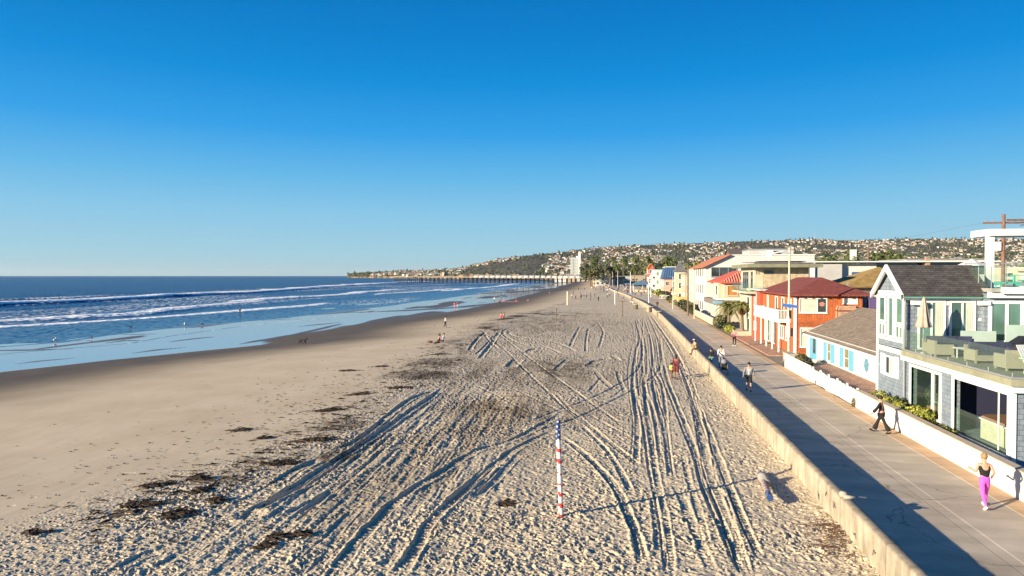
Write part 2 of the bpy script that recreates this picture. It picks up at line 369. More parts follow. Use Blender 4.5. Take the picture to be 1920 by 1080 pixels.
TRACKS = [  # polyline, half width, depth, tread
 (c4([(315,85),(330,150),(318,200),(305,290),(308,400),(322,480),(320,560),(315,650)]), .17, .10, 0),
 (c4([(345,75),(340,200),(345,300),(355,420),(375,540),(388,640),(405,740),(430,850),(450,1000),(460,1080)]), .15, .07, 1),
 (c4([(350,85),(378,180),(380,290),(392,400),(425,500),(440,600),(450,700)]), .15, .08, 0),
 (c4([(365,70),(400,150),(415,230),(408,275),(370,315),(300,360),(180,420),(60,475),(-80,520)]), .18, .09, 1),
 (c4([(322,75),(340,180),(335,250),(300,300),(230,345),(140,390),(30,430),(-100,480)]), .18, .09, 1),
 (c4([(378,70),(440,160),(485,240),(515,330),(548,430),(578,560),(604,690),(645,800),(692,930),(740,1080)]), .24, .10, 1),
 (c4([(410,150),(430,280),(480,420),(520,520),(555,620),(590,740),(650,880),(720,1060)]), .16, .09, 0),
 (c4([(390,90),(450,170),(520,300),(560,420),(600,520),(640,620),(680,730),(740,880),(800,1010)]), .16, .09, 1),
 (c4([(370,130),(385,260),(415,330),(430,420),(436,520)]), .14, .08, 0),
 (c4([(330,90),(352,160),(360,260),(350,340),(378,420),(398,520),(405,600)]), .14, .07, 0),
 (c4([(500,600),(520,700),(560,830),(600,980)]), .14, .06, 1),
 (c4([(470,720),(520,840),(570,960),(620,1080)]), .2, .07, 1),
 (c4([(380,760),(400,900),(405,1010)]), .16, .09, 0),
 (c4([(0,365),(60,430),(130,490),(230,570),(320,640),(368,650)]), .17, .06, 1),
 (c4([(100,430),(200,490),(290,540),(350,590)]), .15, .05, 1),
 (c4([(20,535),(95,588),(190,680),(250,760),(290,850),(320,930),(345,1040)]), .2, .09, 1),
 (c4([(100,490),(200,590),(260,680),(300,760)]), .16, .09, 0),
 (c4([(80,400),(160,400),(230,380),(300,320)]), .16, .05, 0),
 (c3([(290,275),(500,450),(700,650),(900,840),(1050,980),(1190,1060)]), .17, .07, 1),
 (c3([(400,270),(560,400),(740,540),(930,680),(1150,840),(1400,1020),(1560,1130)]), .17, .07, 1),
 (c3([(240,780),(420,860),(600,960),(800,1056)]), .16, .06, 1),
 (c3([(340,720),(560,800),(800,910),(1000,1010)]), .15, .05, 1),
 (c3([(340,295),(250,380),(190,470)]), .3, .14, 0), (c3([(420,330),(330,430),(255,500)]), .22, .1, 0),
 (c3([(460,300),(380,420),(285,540)]), .3, .15, 0), (c3([(320,300),(370,380),(450,450)]), .22, .1, 0),
 (c3([(900,250),(700,270),(580,290),(550,315),(640,345),(900,375),(1080,440),(1140,480)]), .3, .07, 0),
 (c3([(700,235),(540,270),(500,320),(640,400),(860,430),(1010,490)]), .3, .08, 0),
 (c3([(1190,250),(1140,340),(1100,430)]), .25, .11, 0), (c3([(1265,260),(1245,360),(1240,480)]), .2, .1, 0),
 (c3([(1350,220),(1250,290),(1230,300)]), .2, .07, 0), (c3([(1350,215),(1395,290),(1385,360),(1360,440)]), .2, .1, 0),
 (c3([(1260,610),(1350,560),(1480,535)]), .5, .16, 0), (c3([(700,490),(780,455),(890,450)]), .5, .17, 0),
 (c3([(1520,640),(1550,740),(1600,850)]), .2, .08, 0), (c3([(1310,640),(1400,740),(1500,830)]), .25, .07, 1),
 (c3([(1480,510),(1540,560)]), .4, .12, 0), (c3([(1380,710),(1260,850)]), .18, .08, 0),
 (c3([(640,540),(560,620)]), .6, .15, 0), (c3([(1080,540),(960,650)]), .3, .1, 0), (c3([(1660,800),(1690,930),(1720,1056)]), .25, .11, 0),
 (c3([(1760,760),(1780,900),(1790,1056)]), .2, .08, 0), (c3([(1840,760),(1870,860),(1900,1000)]), .22, .11, 0),
 (c2([(1340,255),(1100,385),(900,450),(700,570),(500,700),(350,850),(240,980),(150,1100)]), .24, .11, 1),
 (c2([(1300,345),(1100,440),(930,570),(780,700),(660,820),(590,950),(490,1100)]), .24, .11, 1),
 (c2([(1110,470),(1000,590),(880,700)]), .2, .12, 0), (c2([(970,510),(860,620),(720,740)]), .2, .09, 0),
 (c2([(740,125),(620,210),(500,290),(330,410),(200,490),(0,620),(-160,720)]), .26, .15, 0),
 (c2([(700,140),(560,190),(330,370),(190,440)]), .25, .15, 0), (c2([(130,480),(0,545)]), .3, .14, 0),
 (c2([(180,640),(60,730),(-40,800)]), .25, .12, 0), (c2([(300,740),(200,830),(160,900)]), .25, .1, 0),
 (c1([(1728,500),(1600,590),(1420,680),(1240,770)]), .26, .15, 0), (c1([(1640,480),(1500,540),(1370,625)]), .25, .14, 0),
 (c1([(1310,668),(1180,725)]), .3, .15, 0), (c1([(1700,640),(1560,720),(1400,790)]), .25, .14, 0),
 (c1([(870,925),(720,980),(600,1040),(500,1100)]), .22, .12, 0), (c1([(980,940),(820,1020),(690,1090)]), .22, .12, 0),
 (c1([(1700,930),(1560,1080)]), .2, .1, 0), (c1([(1620,1000),(1500,1100)]), .2, .1, 0),
]
_r = random.Random(8)
for k_ in (0, 1, 2, 5, 5, 6, 7, 7, 9, 8, 15, 13, 45, 46, 46, 49, 49, 50, 53, 54, 58):
    dx_ = _r.choice((-1, 1))*_r.uniform(5, 13); TRACKS.append(([(a+dx_+_r.uniform(-2, 2), b) for a, b in TRACKS[k_][0]], _r.uniform(.05, .09), _r.uniform(.06, .12), 0))
def build_beach():
    NR, NC = 1150, 1250
    u = np.linspace(1/12.5, 1/1150, NR); y = 1/u
    xl = np.maximum(-1.0*y-6, xs(y)-48); xl = np.minimum(xl, -8); xr = wx(y)+.12
    # beyond the first metres of sand the columns are denser to the right, where the relief is
    t = np.linspace(0, 1, NC)
    X = xl[:, None]+(xr-xl)[:, None]*t[None, :]; Y = np.repeat(y[:, None], NC, 1)
    s = xs(Y); b = bx(Y); Z = zbase(X, Y)
    inb = X-b+(fbm(X*.15, Y*.06, 3)-.5)*7
    rough = sst(-3.0, .5, inb)*.35+.65*sst(-.5, 3.5, inb+(fbm(X*.6, Y*.6, 12, 3)-.5)*4)
    near = 1/(1+(Y/120)**2)
    # footprints and churned sand
    H = np.zeros_like(Z)
    for cs, amp, seed in ((.44, .030, 17), (.24, .042, 11), (.13, .024, 23)):
        gx = np.floor(X/cs); gy = np.floor(Y/cs); acc = np.zeros_like(Z)
        for di in (-1, 0, 1):
            for dj in (-1, 0, 1):
                cx = gx+di; cy = gy+dj
                ox = (cx+.15+.7*_h(cx, cy, seed))*cs; oy = (cy+.15+.7*_h(cx, cy, seed+1))*cs
                an = _h(cx, cy, seed+2)*3.14; ca, sa = np.cos(an), np.sin(an); am = _h(cx, cy, seed+3)
                dx = X-ox; dy = Y-oy; uu = (dx*ca+dy*sa)/(cs*.36); vv = (-dx*sa+dy*ca)/(cs*.20); q = uu*uu+vv*vv
                acc += am*(-np.exp(-q*q)+.5*np.exp(-(np.sqrt(q)-1.35)**2*7))
        H += acc*amp
    H *= .55+.9*sst(.3, .7, fbm(X*.35, Y*.35, 44, 3))
    H += (fbm(X*1.1, Y*1.1, 5, 4)-.5)*.05+(fbm(X*5.5, Y*5.5, 6, 3)-.5)*.05
    # raked, streaky patch left of the striped pole
    P = at(780, 830); ang = math.atan2(at(900, 700).y-at(700, 900).y, at(900, 700).x-at(700, 900).x)
    ca, sa = math.cos(ang), math.sin(ang); ax_ = (X-P.x)*ca+(Y-P.y)*sa; bx_ = -(X-P.x)*sa+(Y-P.y)*ca
    rk = np.exp(-(bx_/4.2)**4)*np.exp(-(ax_/16)**4)
    H += rk*(fbm(ax_*.35, bx_*5.5, 31, 4)-.5)*.12
    P = at(965, 758); H += np.exp(-((X-P.x)/2.6)**4-((Y-P.y)/4.5)**4)*.03*np.sin((ax_*.9+bx_*.35+.3*np.sin(bx_*1.3))*2*math.pi/.5)*1.3
    flat = np.ones_like(Z); T = np.zeros_like(Z)
    for pts, hw, dep, tread in TRACKS:
        hw *= .74; dep *= .44
        w = smooth_line([tuple(at(a, b_).xy) for a, b_ in pts]); A = np.array(w); pad = hw*4+.3
        rr = np.where((y > A[:, 1].min()-pad) & (y < A[:, 1].max()+pad))[0]
        if len(rr) < 2: continue
        sl_ = slice(rr[0], rr[-1]+1); XX = X[sl_]; YY = Y[sl_]
        k = (XX > A[:, 0].min()-pad) & (XX < A[:, 0].max()+pad)
        xx = XX[k]; yy = YY[k]
        d, arc, L = seg_dist(xx, yy, w)
        d = d+(vn(xx*1.7, yy*1.7, 41)-.5)*hw*.5
        e = np.clip(arc/1.0, 0, 1)*np.clip((L-arc)/1.0, 0, 1)
        e = e*(.65+.5*vn(arc*.6, arc*0, 8))
        cut = 1-sst(hw*.85, hw*1.06, d)
        rim = np.exp(-((d-hw*1.3)/(hw*.26))**2)
        hh = -dep*cut+dep*.75*rim
        if tread: hh += cut*.018*np.sign(np.sin(arc*2*math.pi/.21+d*9))
        fl = flat[sl_]; fl[k] = np.minimum(fl[k], 1-.85*cut*e)
        tt = T[sl_]; tt[k] += hh*e
    # one deep hole near the lower left and one by the pole
    for (a, b_), r, dp in (((1005, 700), .5, .06), ((950, 945), .30, .05), ((470, 965), .4, .07)):
        p = at(a, b_); q = np.hypot(X-p.x, Y-p.y)/r
        T += -dp*np.exp(-q**4)+dp*.5*np.exp(-((q-1.35)/.3)**2)
    Z = Z+rough*H*(.35+.65*flat)*np.clip(1.15-(Y-70)/170, .3, 1.1)+T*np.clip(rough+.35, 0, 1)
    # sparse prints on the smooth slope
    sm = (1-rough)*sst(12, 30, X-s)
    Z += sm*(vn(X*3, Y*1.2, 77)-.5)*.006-sm*.022*sst(.90, .98, vn(X*2.3, Y*2.3, 78))*sst(-9, -1, inb)
    # sand banked a little against the wall
    Z += .16*np.exp(-(xr[:, None]-X)/.9)*(.4+fbm(Y*.3, X*.1, 9))*np.where(Y < 150, 1, 2.5)
    far = sst(150, 260, Y); Z += far*rough*.5*fbm(X*.08, Y*.02, 19)
    # wetness: damp slope, then the mirror of wet sand with low bars
    dd = X-s+(fbm(X*.02, Y*.03, 51)-.5)*8
    wet = 1-sst(9, 29, dd)
    wet = np.clip(wet, 0, 1)
    bars = fbm(X*.11+3, Y*.022+X*.01, 61, 3); film = 1-sst(-.7, .9, X-s+(fbm(X*.05, Y*.05, 71, 3)-.5)*5)
    gap = sst(.53, .565, bars)*sst(-34, -24, X-s);     # low bars of dark sand standing in the film, and the spit further up the beach
    for pts, w in (([(-40, 656), (60, 655), (135, 653)], 1.5), ([(30, 682), (80, 676), (140, 671)], .8), ([(110, 638), (175, 637)], .8), ([(200, 642), (235, 637), (275, 638)], 1.0), ([(320, 640), (360, 635), (400, 631)], 1.7), ([(250, 662), (300, 655), (350, 651)], .8), ([(215, 626), (300, 625)], .7), ([(640, 586), (760, 582), (860, 576), (940, 568), (1010, 556)], 3.2), ([(450, 645), (560, 626), (640, 607)], .9), ([(480, 600), (560, 597)], 1.2), ([(560, 612), (640, 604)], 1.0), ([(700, 566), (830, 560)], 2.0)):
        A = [tuple(at(a, b_, FILMZ).xy) for a, b_ in pts]; Aa = np.array(A); k = (X > Aa[:, 0].min()-8) & (X < Aa[:, 0].max()+8) & (Y > Aa[:, 1].min()-12) & (Y < Aa[:, 1].max()+12)
        if not k.any(): continue
        d_, arc_, L_ = seg_dist(X[k], Y[k], A); e_ = np.clip(arc_/(w*5), 0, 1)*np.clip((L_-arc_)/(w*5), 0, 1); g_ = 1-sst(.3, 1.0, d_/(w*(.25+e_)*(.6+.8*fbm(X[k]*.3, Y[k]*.2, 88, 3)))); gap[k] = np.maximum(gap[k], g_)
    film = film*(1-.93*gap)
    # weed: wrack line at the edge of the churned sand, darker turned patches
    ln = np.exp(-((inb-.5)/3.2)**2)*sst(.45, .62, fbm(X*.35, Y*.25, 91))*.55
    wd = np.zeros_like(Z)
    for (a, b_), r1, k in (((1050, 690), 5, .56), ((930, 690), 5, .46), ((860, 705), 4, .26), ((960, 760), 4.5, .50), ((1000, 605), 9, .40), ((900, 615), 9, .36), ((760, 860), 4.2, .36), ((660, 900), 3, .30), ((850, 800), 4, .36), ((1000, 735), 4, .44), ((900, 800), 4, .42), ((1075, 590), 12, .50), ((1000, 600), 12, .46)):
        p = at(a, b_); wd = np.maximum(wd, k*np.exp(-((X-p.x)/r1)**2-((Y-p.y)/(r1*1.6))**2))
    wd *= .35+.65*sst(.40, .62, fbm(X*.8+Y*.3, Y*.45-X*.2, 95, 4))
    weed = np.clip(ln*.75+wd*.9, 0, 1)*sst(-6, 0, inb)
    turned = np.zeros_like(Z)
    for (a, b_), r1, r2, k in (((1010, 700), 6.5, 9, .75), ((905, 700), 5, 8, .65), ((960, 770), 5, 5, .7), ((850, 830), 4.5, 5, .6), ((760, 900), 4, 4, .5), ((690, 960), 4, 3.5, .4), ((1000, 610), 14, 22, .55), ((880, 640), 6, 10, .5), ((640, 880), 3, 4, .45)):
        p = at(a, b_); turned = np.maximum(turned, k*np.exp(-((X-p.x)/r1)**2-((Y-p.y)/r2)**2))
    turned *= sst(-5, -1, inb)*(.25+.9*sst(.36, .62, fbm(ax_*.25, bx_*1.3, 97, 5)))*(.4+.6*flat)
    o = gridmesh('sand_beach', X, Y, Z, dict(turned=np.clip(turned, 0, .85), wet=wet, film=film, rough=rough, weed=weed), sandmat())
    tag(o, kind='structure'); return (X, Y, Z)
BX, BY, BZ = build_beach()
def beach_z(x, y):
    i = int(np.clip(np.searchsorted(BY[:, 0], y), 1, BY.shape[0]-1)); j = int(np.clip(np.searchsorted(BX[i], x), 1, BX.shape[1]-1))
    return float(BZ[max(0,i-2):i+3, max(0,j-2):j+3].mean())
def atb(px, py):
    p = at(px, py); p.z = beach_z(p.x, p.y); return p

# ---------------------------------------------------------------- sea
def seamat():
    m = bpy.data.materials.new('sea_water'); m.use_nodes = True; n, l = nodes(m); b = n['Principled BSDF']
    geo = n.new('ShaderNodeNewGeometry')
    def noise(s, d, sc):
        mp = n.new('ShaderNodeMapping'); mp.inputs['Scale'].default_value = sc; l.new(geo.outputs['Position'], mp.inputs[0])
        x = n.new('ShaderNodeTexNoise'); x.inputs['Scale'].default_value = s; x.inputs['Detail'].default_value = d; x.inputs['Roughness'].default_value = .62
        l.new(mp.outputs[0], x.inputs['Vector']); return x.outputs[0]
    fo = n.new('ShaderNodeAttribute'); fo.attribute_name = 'foam'; sh = n.new('ShaderNodeAttribute'); sh.attribute_name = 'shallow'
    m1 = n.new('ShaderNodeMixRGB'); m1.inputs[1].default_value = (.0, .048, .155, 1); m1.inputs[2].default_value = (.03, .085, .14, 1); l.new(sh.outputs['Fac'], m1.inputs[0])
    ad = n.new('ShaderNodeMath'); l.new(fo.outputs['Fac'], ad.inputs[0]); ad.operation = 'ADD'
    nz = noise(.9, 8, (1, .45, 1)); l.new(nz, ad.inputs[1])
    mr = n.new('ShaderNodeMapRange'); l.new(ad.outputs[0], mr.inputs[0]); mr.inputs[1].default_value = .73; mr.inputs[2].default_value = .80
    m2 = n.new('ShaderNodeMixRGB'); l.new(mr.outputs[0], m2.inputs[0]); l.new(m1.outputs[0], m2.inputs[1]); m2.inputs[2].default_value = (.95, .92, .86, 1)
    l.new(m2.outputs[0], b.inputs['Base Color'])
    mr2 = n.new('ShaderNodeMapRange'); l.new(mr.outputs[0], mr2.inputs[0]); mr2.inputs[3].default_value = .22; mr2.inputs[4].default_value = .85; l.new(mr2.outputs[0], b.inputs['Roughness'])
    b.inputs['IOR'].default_value = 1.333
    ms_ = n.new('ShaderNodeMapRange'); l.new(sh.outputs['Fac'], ms_.inputs[0]); ms_.inputs[3].default_value = .015; ms_.inputs[4].default_value = .6; l.new(ms_.outputs[0], b.inputs['Specular IOR Level'])
    bp = n.new('ShaderNodeBump'); bp.inputs['Strength'].default_value = 1; bp.inputs['Distance'].default_value = .28; l.new(noise(.45, 9, (1.6, .5, 1)), bp.inputs['Height'])
    bs = n.new('ShaderNodeMapRange'); l.new(sh.outputs['Fac'], bs.inputs[0]); bs.inputs[3].default_value = 1; bs.inputs[4].default_value = .12; l.new(bs.outputs[0], bp.inputs['Strength'])
    # slopes of the small waves: tilt the normal by unfiltered noise so far water keeps its roughness
    nv = n.new('ShaderNodeTexNoise'); nv.inputs['Scale'].default_value = 1.1; nv.inputs['Detail'].default_value = 4; mp2 = n.new('ShaderNodeMapping'); mp2.inputs['Scale'].default_value = (1.5, .6, 1); l.new(geo.outputs['Position'], mp2.inputs[0]); l.new(mp2.outputs[0], nv.inputs['Vector'])
    sb = n.new('ShaderNodeVectorMath'); sb.operation = 'SUBTRACT'; l.new(nv.outputs['Color'], sb.inputs[0]); sb.inputs[1].default_value = (.5, .5, .5)
    kk = n.new('ShaderNodeMapRange'); l.new(sh.outputs['Fac'], kk.inputs[0]); kk.inputs[3].default_value = 1.9; kk.inputs[4].default_value = .1
    sc_ = n.new('ShaderNodeVectorMath'); sc_.operation = 'SCALE'; l.new(sb.outputs[0], sc_.inputs[0]); l.new(kk.outputs[0], sc_.inputs['Scale'])
    av = n.new('ShaderNodeVectorMath'); l.new(sc_.outputs[0], av.inputs[0]); l.new(bp.outputs[0], av.inputs[1]); no = n.new('ShaderNodeVectorMath'); no.operation = 'NORMALIZE'; l.new(av.outputs[0], no.inputs[0])
    l.new(no.outputs[0], b.inputs['Normal']); return m
BREAK = [  # offset from the shoreline along Y: [(y, x)...], height, foam width, strength
 ([(100,-196),(186,-193.5),(228,-191),(314,-206),(348,-200),(420,-212),(493,-229),(570,-245),(800,-285),(1166,-323)], 1.1, 24, 1.2),
 ([(90,-128),(118,-123),(148,-117),(197,-127),(232,-133),(250,-138)], .40, 5, .9),
 ([(240,-139),(254,-141),(316,-137),(397,-143),(470,-150)], .45, 5, .9),
 ([(80,-116),(108,-113),(139,-104),(169,-98),(194,-97),(230,-101)], .16, 2.2, .75),
 ([(420,-110),(560,-105),(700,-115),(850,-125)], .3, 4, .8),
 ([(150,-235),(240,-228),(300,-236)], .5, 3, .35),
 ([(330,-120),(420,-116),(520,-122)], .2, 2.5, .6),
]
def build_sea():
    NR, NC = 620, 900
    u = np.linspace(1/45, 1/20000, NR); y = 1/u; t = np.linspace(0, 1, NC)
    xr = xs(np.minimum(y, 3300))-19-np.where(y > 3300, 0, 0)
    xr = np.where(y > 1000, xs(np.minimum(y, 3300))+30, xr); xr = np.where(y > 3300, 6000, xr)
    xl = np.minimum(-1.05*y-120, -360)
    near = np.maximum(xr-330, xl+1)
    k = .72  # most columns lie within the surf
    X = np.where(t[None, :] < 1-k, xl[:, None]+(near-xl)[:, None]*(t[None, :]/(1-k))**.6, near[:, None]+(xr-near)[:, None]*((t[None, :]-(1-k))/k))
    Y = np.repeat(y[:, None], NC, 1); s = xs(np.minimum(Y, 3300))
    Z = np.full_like(X, SEAZ); foam = np.zeros_like(X)
    fade = 1/(1+(Y/900)**2)
    w = X+(fbm(X*.01, Y*.006, 5)-.5)*40
    Z += fade*.16*np.sin(w*2*math.pi/26)*sst(-600, -120, X-s)*sst(5, 60, s-19-X)
    Z += fade*(fbm(X*.08, Y*.03, 3, 4)-.5)*.35*sst(0, 60, s-19-X)
    for pts, h, fw, st in BREAK:
        A = np.array(pts, float); cx = np.interp(Y, A[:, 0], A[:, 1])+(fbm(Y*.03, Y*0+pts[0][1], 7)-.5)*7
        en = sst(A[0, 0]-30, A[0, 0]+15, Y)*(1-sst(A[-1, 0]-.12*A[-1, 0], A[-1, 0], Y))
        d = X-cx
        prof = np.where(d > 0, np.exp(-(d/(1.2+h*1.6))**2), np.exp(-(d/(5+h*8))**2))
        Z += en*h*prof*(.75+.5*vn(Y*.05, Y*0, 13))
        patch = sst(.20, .42, fbm(Y*.035, X*.01+pts[0][1], 17, 3)+.12*st)
        fw_ = fw*(.45+.9*vn(Y*.04, X*0+3, 29))
        fm = st*patch*np.where(d > 0, 1-sst(1.0, 2.6, d), np.exp(-(np.maximum(-d-fw_*.5, 0)/(fw_*.6))**2))
        foam = np.maximum(foam, en*fm)
    # lace of old foam behind the breakers, and the last thin edge on the sand
    lace = .195*sst(-205, -150, X-s+40)*sst(.4, .6, fbm(X*.045, Y*.012, 37, 4)); foam = np.maximum(foam, lace*sst(100, 150, Y+60))
    edge = xr[:, None]-X; foam = np.maximum(foam, .62*np.exp(-((edge-1.0)/.8)**2)*sst(.35, .6, vn(Y*.03, Y*0, 4)))
    Z = np.where(edge < 12, np.maximum(Z, -2.0), Z); Z = Z-.0*edge
    Z += .05*np.exp(-edge/3)
    shallow = np.exp(-edge/26)*.95
    shallow = np.where(Y > 1100, shallow*.2, shallow); foam = np.where(Y > 2500, 0, foam)
    o = gridmesh('sea', X, Y, Z, dict(foam=foam, shallow=shallow), seamat()); tag(o, kind='structure')
build_sea()
# ---------------------------------------------------------------- land, promenade, walls
def strip(name, ys, f0, f1, z, m, nx=2, kind='structure'):
    t = np.linspace(0, 1, nx); ys = np.array(ys, float)
    a = f0(ys)[:, None]; b = f1(ys)[:, None]; X = a+(b-a)*t[None]; Y = np.repeat(ys[:, None], nx, 1)
    Z = np.full_like(X, z) if not callable(z) else z(X, Y)
    o = gridmesh(name, X, Y, Z, None, m, False); tag(o, kind=kind); return o
DIRT = mat('inland_ground', (.24, .20, .15), .95, .25, .05)
ys = list(range(4, 1150, 12))+[1150, 1151]+list(range(1200, 6200, 200))
strip('ground', ys, lambda y: np.where(y <= 1150, wx(y)+.25, xs(np.minimum(y, 3300))-5), lambda y: y*0+9000, .2, DIRT)
def pathmat():
    m = mat('promenade_concrete', (.53, .435, .315), .9, .16, .5, .35, 80, dirt=.3); n, l = nodes(m); b = n['Principled BSDF']
    src = b.inputs['Base Color'].links[0].from_socket
    g = n.new('ShaderNodeNewGeometry'); sx = n.new('ShaderNodeSeparateXYZ'); l.new(g.outputs['Position'], sx.inputs[0])
    mr = n.new('ShaderNodeMapRange'); mr.inputs[1].default_value = 6; mr.inputs[2].default_value = 14; l.new(sx.outputs[0], mr.inputs[0])
    cr = n.new('ShaderNodeValToRGB'); cr.color_ramp.interpolation = 'CONSTANT'; e = cr.color_ramp.elements
    pts = [(6, .92), (9.38, 1.0), (9.42, .55), (9.46, 1.0), (9.80, 1.45), (9.85, 1.02), (11.72, 1.5), (11.79, 1.0)]
    e[0].position = 0; e[0].color = (.92/2,)*3+(1,); e[1].position = 1; e[1].color = (.5,)*3+(1,)
    for x, v in pts[1:]:
        q = e.new((x-6)/8); q.color = (v/2,)*3+(1,)
    l.new(mr.outputs[0], cr.inputs[0])
    pp = n.new('ShaderNodeMath'); pp.operation = 'PINGPONG'; pp.inputs[1].default_value = 2.9; l.new(sx.outputs[1], pp.inputs[0])
    lt = n.new('ShaderNodeMath'); lt.operation = 'LESS_THAN'; lt.inputs[1].default_value = .022; l.new(pp.outputs[0], lt.inputs[0])
    k = n.new('ShaderNodeMath'); k.operation = 'MULTIPLY_ADD'; k.inputs[1].default_value = -.35; k.inputs[2].default_value = 2; l.new(lt.outputs[0], k.inputs[0])
    v = n.new('ShaderNodeVectorMath'); v.operation = 'MULTIPLY'; l.new(src, v.inputs[0]); l.new(cr.outputs[0], v.inputs[1])
    v2 = n.new('ShaderNodeVectorMath'); v2.operation = 'SCALE'; l.new(v.outputs[0], v2.inputs[0]); l.new(k.outputs[0], v2.inputs['Scale'])
    # warmer edge strip beside the garden walls
    gt = n.new('ShaderNodeMath'); gt.operation = 'GREATER_THAN'; gt.inputs[1].default_value = 11.79; l.new(sx.outputs[0], gt.inputs[0])
    mx = n.new('ShaderNodeMixRGB'); mx.blend_type = 'MULTIPLY'; mx.inputs[2].default_value = (1.12, .92, .74, 1); l.new(gt.outputs[0], mx.inputs[0]); l.new(v2.outputs[0], mx.inputs[1])
    # broad smears of tyre dust across the slabs
    w = n.new('ShaderNodeTexNoise'); w.inputs['Scale'].default_value = .5; w.inputs['Detail'].default_value = 5; mp = n.new('ShaderNodeMapping'); mp.inputs['Scale'].default_value = (.6, 2.2, 1); l.new(g.outputs['Position'], mp.inputs[0]); l.new(mp.outputs[0], w.inputs['Vector'])
    r2 = n.new('ShaderNodeMapRange'); r2.inputs[1].default_value = .35; r2.inputs[2].default_value = .7; r2.inputs[3].default_value = 1.08; r2.inputs[4].default_value = .78; l.new(w.outputs[0], r2.inputs[0])
    v3 = n.new('ShaderNodeVectorMath'); v3.operation = 'SCALE'; l.new(mx.outputs[0], v3.inputs[0]); l.new(r2.outputs[0], v3.inputs['Scale'])
    vo = n.new('ShaderNodeTexVoronoi'); vo.feature = 'DISTANCE_TO_EDGE'; vo.inputs['Scale'].default_value = .22; dn = n.new('ShaderNodeTexNoise'); dn.inputs['Scale'].default_value = 1.3; dn.inputs['Detail'].default_value = 6
    l.new(g.outputs['Position'], dn.inputs['Vector']); da = n.new('ShaderNodeVectorMath'); da.operation = 'MULTIPLY_ADD'; l.new(dn.outputs['Color'], da.inputs[0]); da.inputs[1].default_value = (1.1, 1.1, 0); l.new(g.outputs['Position'], da.inputs[2]); l.new(da.outputs[0], vo.inputs['Vector'])
    ck = n.new('ShaderNodeMapRange'); ck.inputs[1].default_value = .002; ck.inputs[2].default_value = .006; ck.inputs[3].default_value = .62; ck.inputs[4].default_value = 1; l.new(vo.outputs['Distance'], ck.inputs[0])
    v4 = n.new('ShaderNodeVectorMath'); v4.operation = 'SCALE'; l.new(v3.outputs[0], v4.inputs[0]); l.new(ck.outputs[0], v4.inputs['Scale'])
    # sand blown over the foot of the sea wall
    sn = n.new('ShaderNodeTexNoise'); sn.inputs['Scale'].default_value = .9; sn.inputs['Detail'].default_value = 7; l.new(g.outputs['Position'], sn.inputs['Vector']); ws = n.new('ShaderNodeMapRange'); ws.inputs[1].default_value = 6.5; ws.inputs[2].default_value = 8.2; ws.inputs[3].default_value = .16; ws.inputs[4].default_value = -.12; l.new(sx.outputs[0], ws.inputs[0])
    sa = n.new('ShaderNodeMath'); l.new(sn.outputs[0], sa.inputs[0]); l.new(ws.outputs[0], sa.inputs[1]); sm_ = n.new('ShaderNodeMapRange'); sm_.inputs[1].default_value = .56; sm_.inputs[2].default_value = .68; l.new(sa.outputs[0], sm_.inputs[0])
    m5 = n.new('ShaderNodeMixRGB'); m5.inputs[2].default_value = (.52, .44, .31, 1); l.new(sm_.outputs[0], m5.inputs[0]); l.new(v4.outputs[0], m5.inputs[1]); l.new(m5.outputs[0], b.inputs['Base Color']); return m
strip('promenade_path', list(range(4, 900, 4)), lambda y: wx(y)+.2, px_, PATHZ, pathmat(), 4)

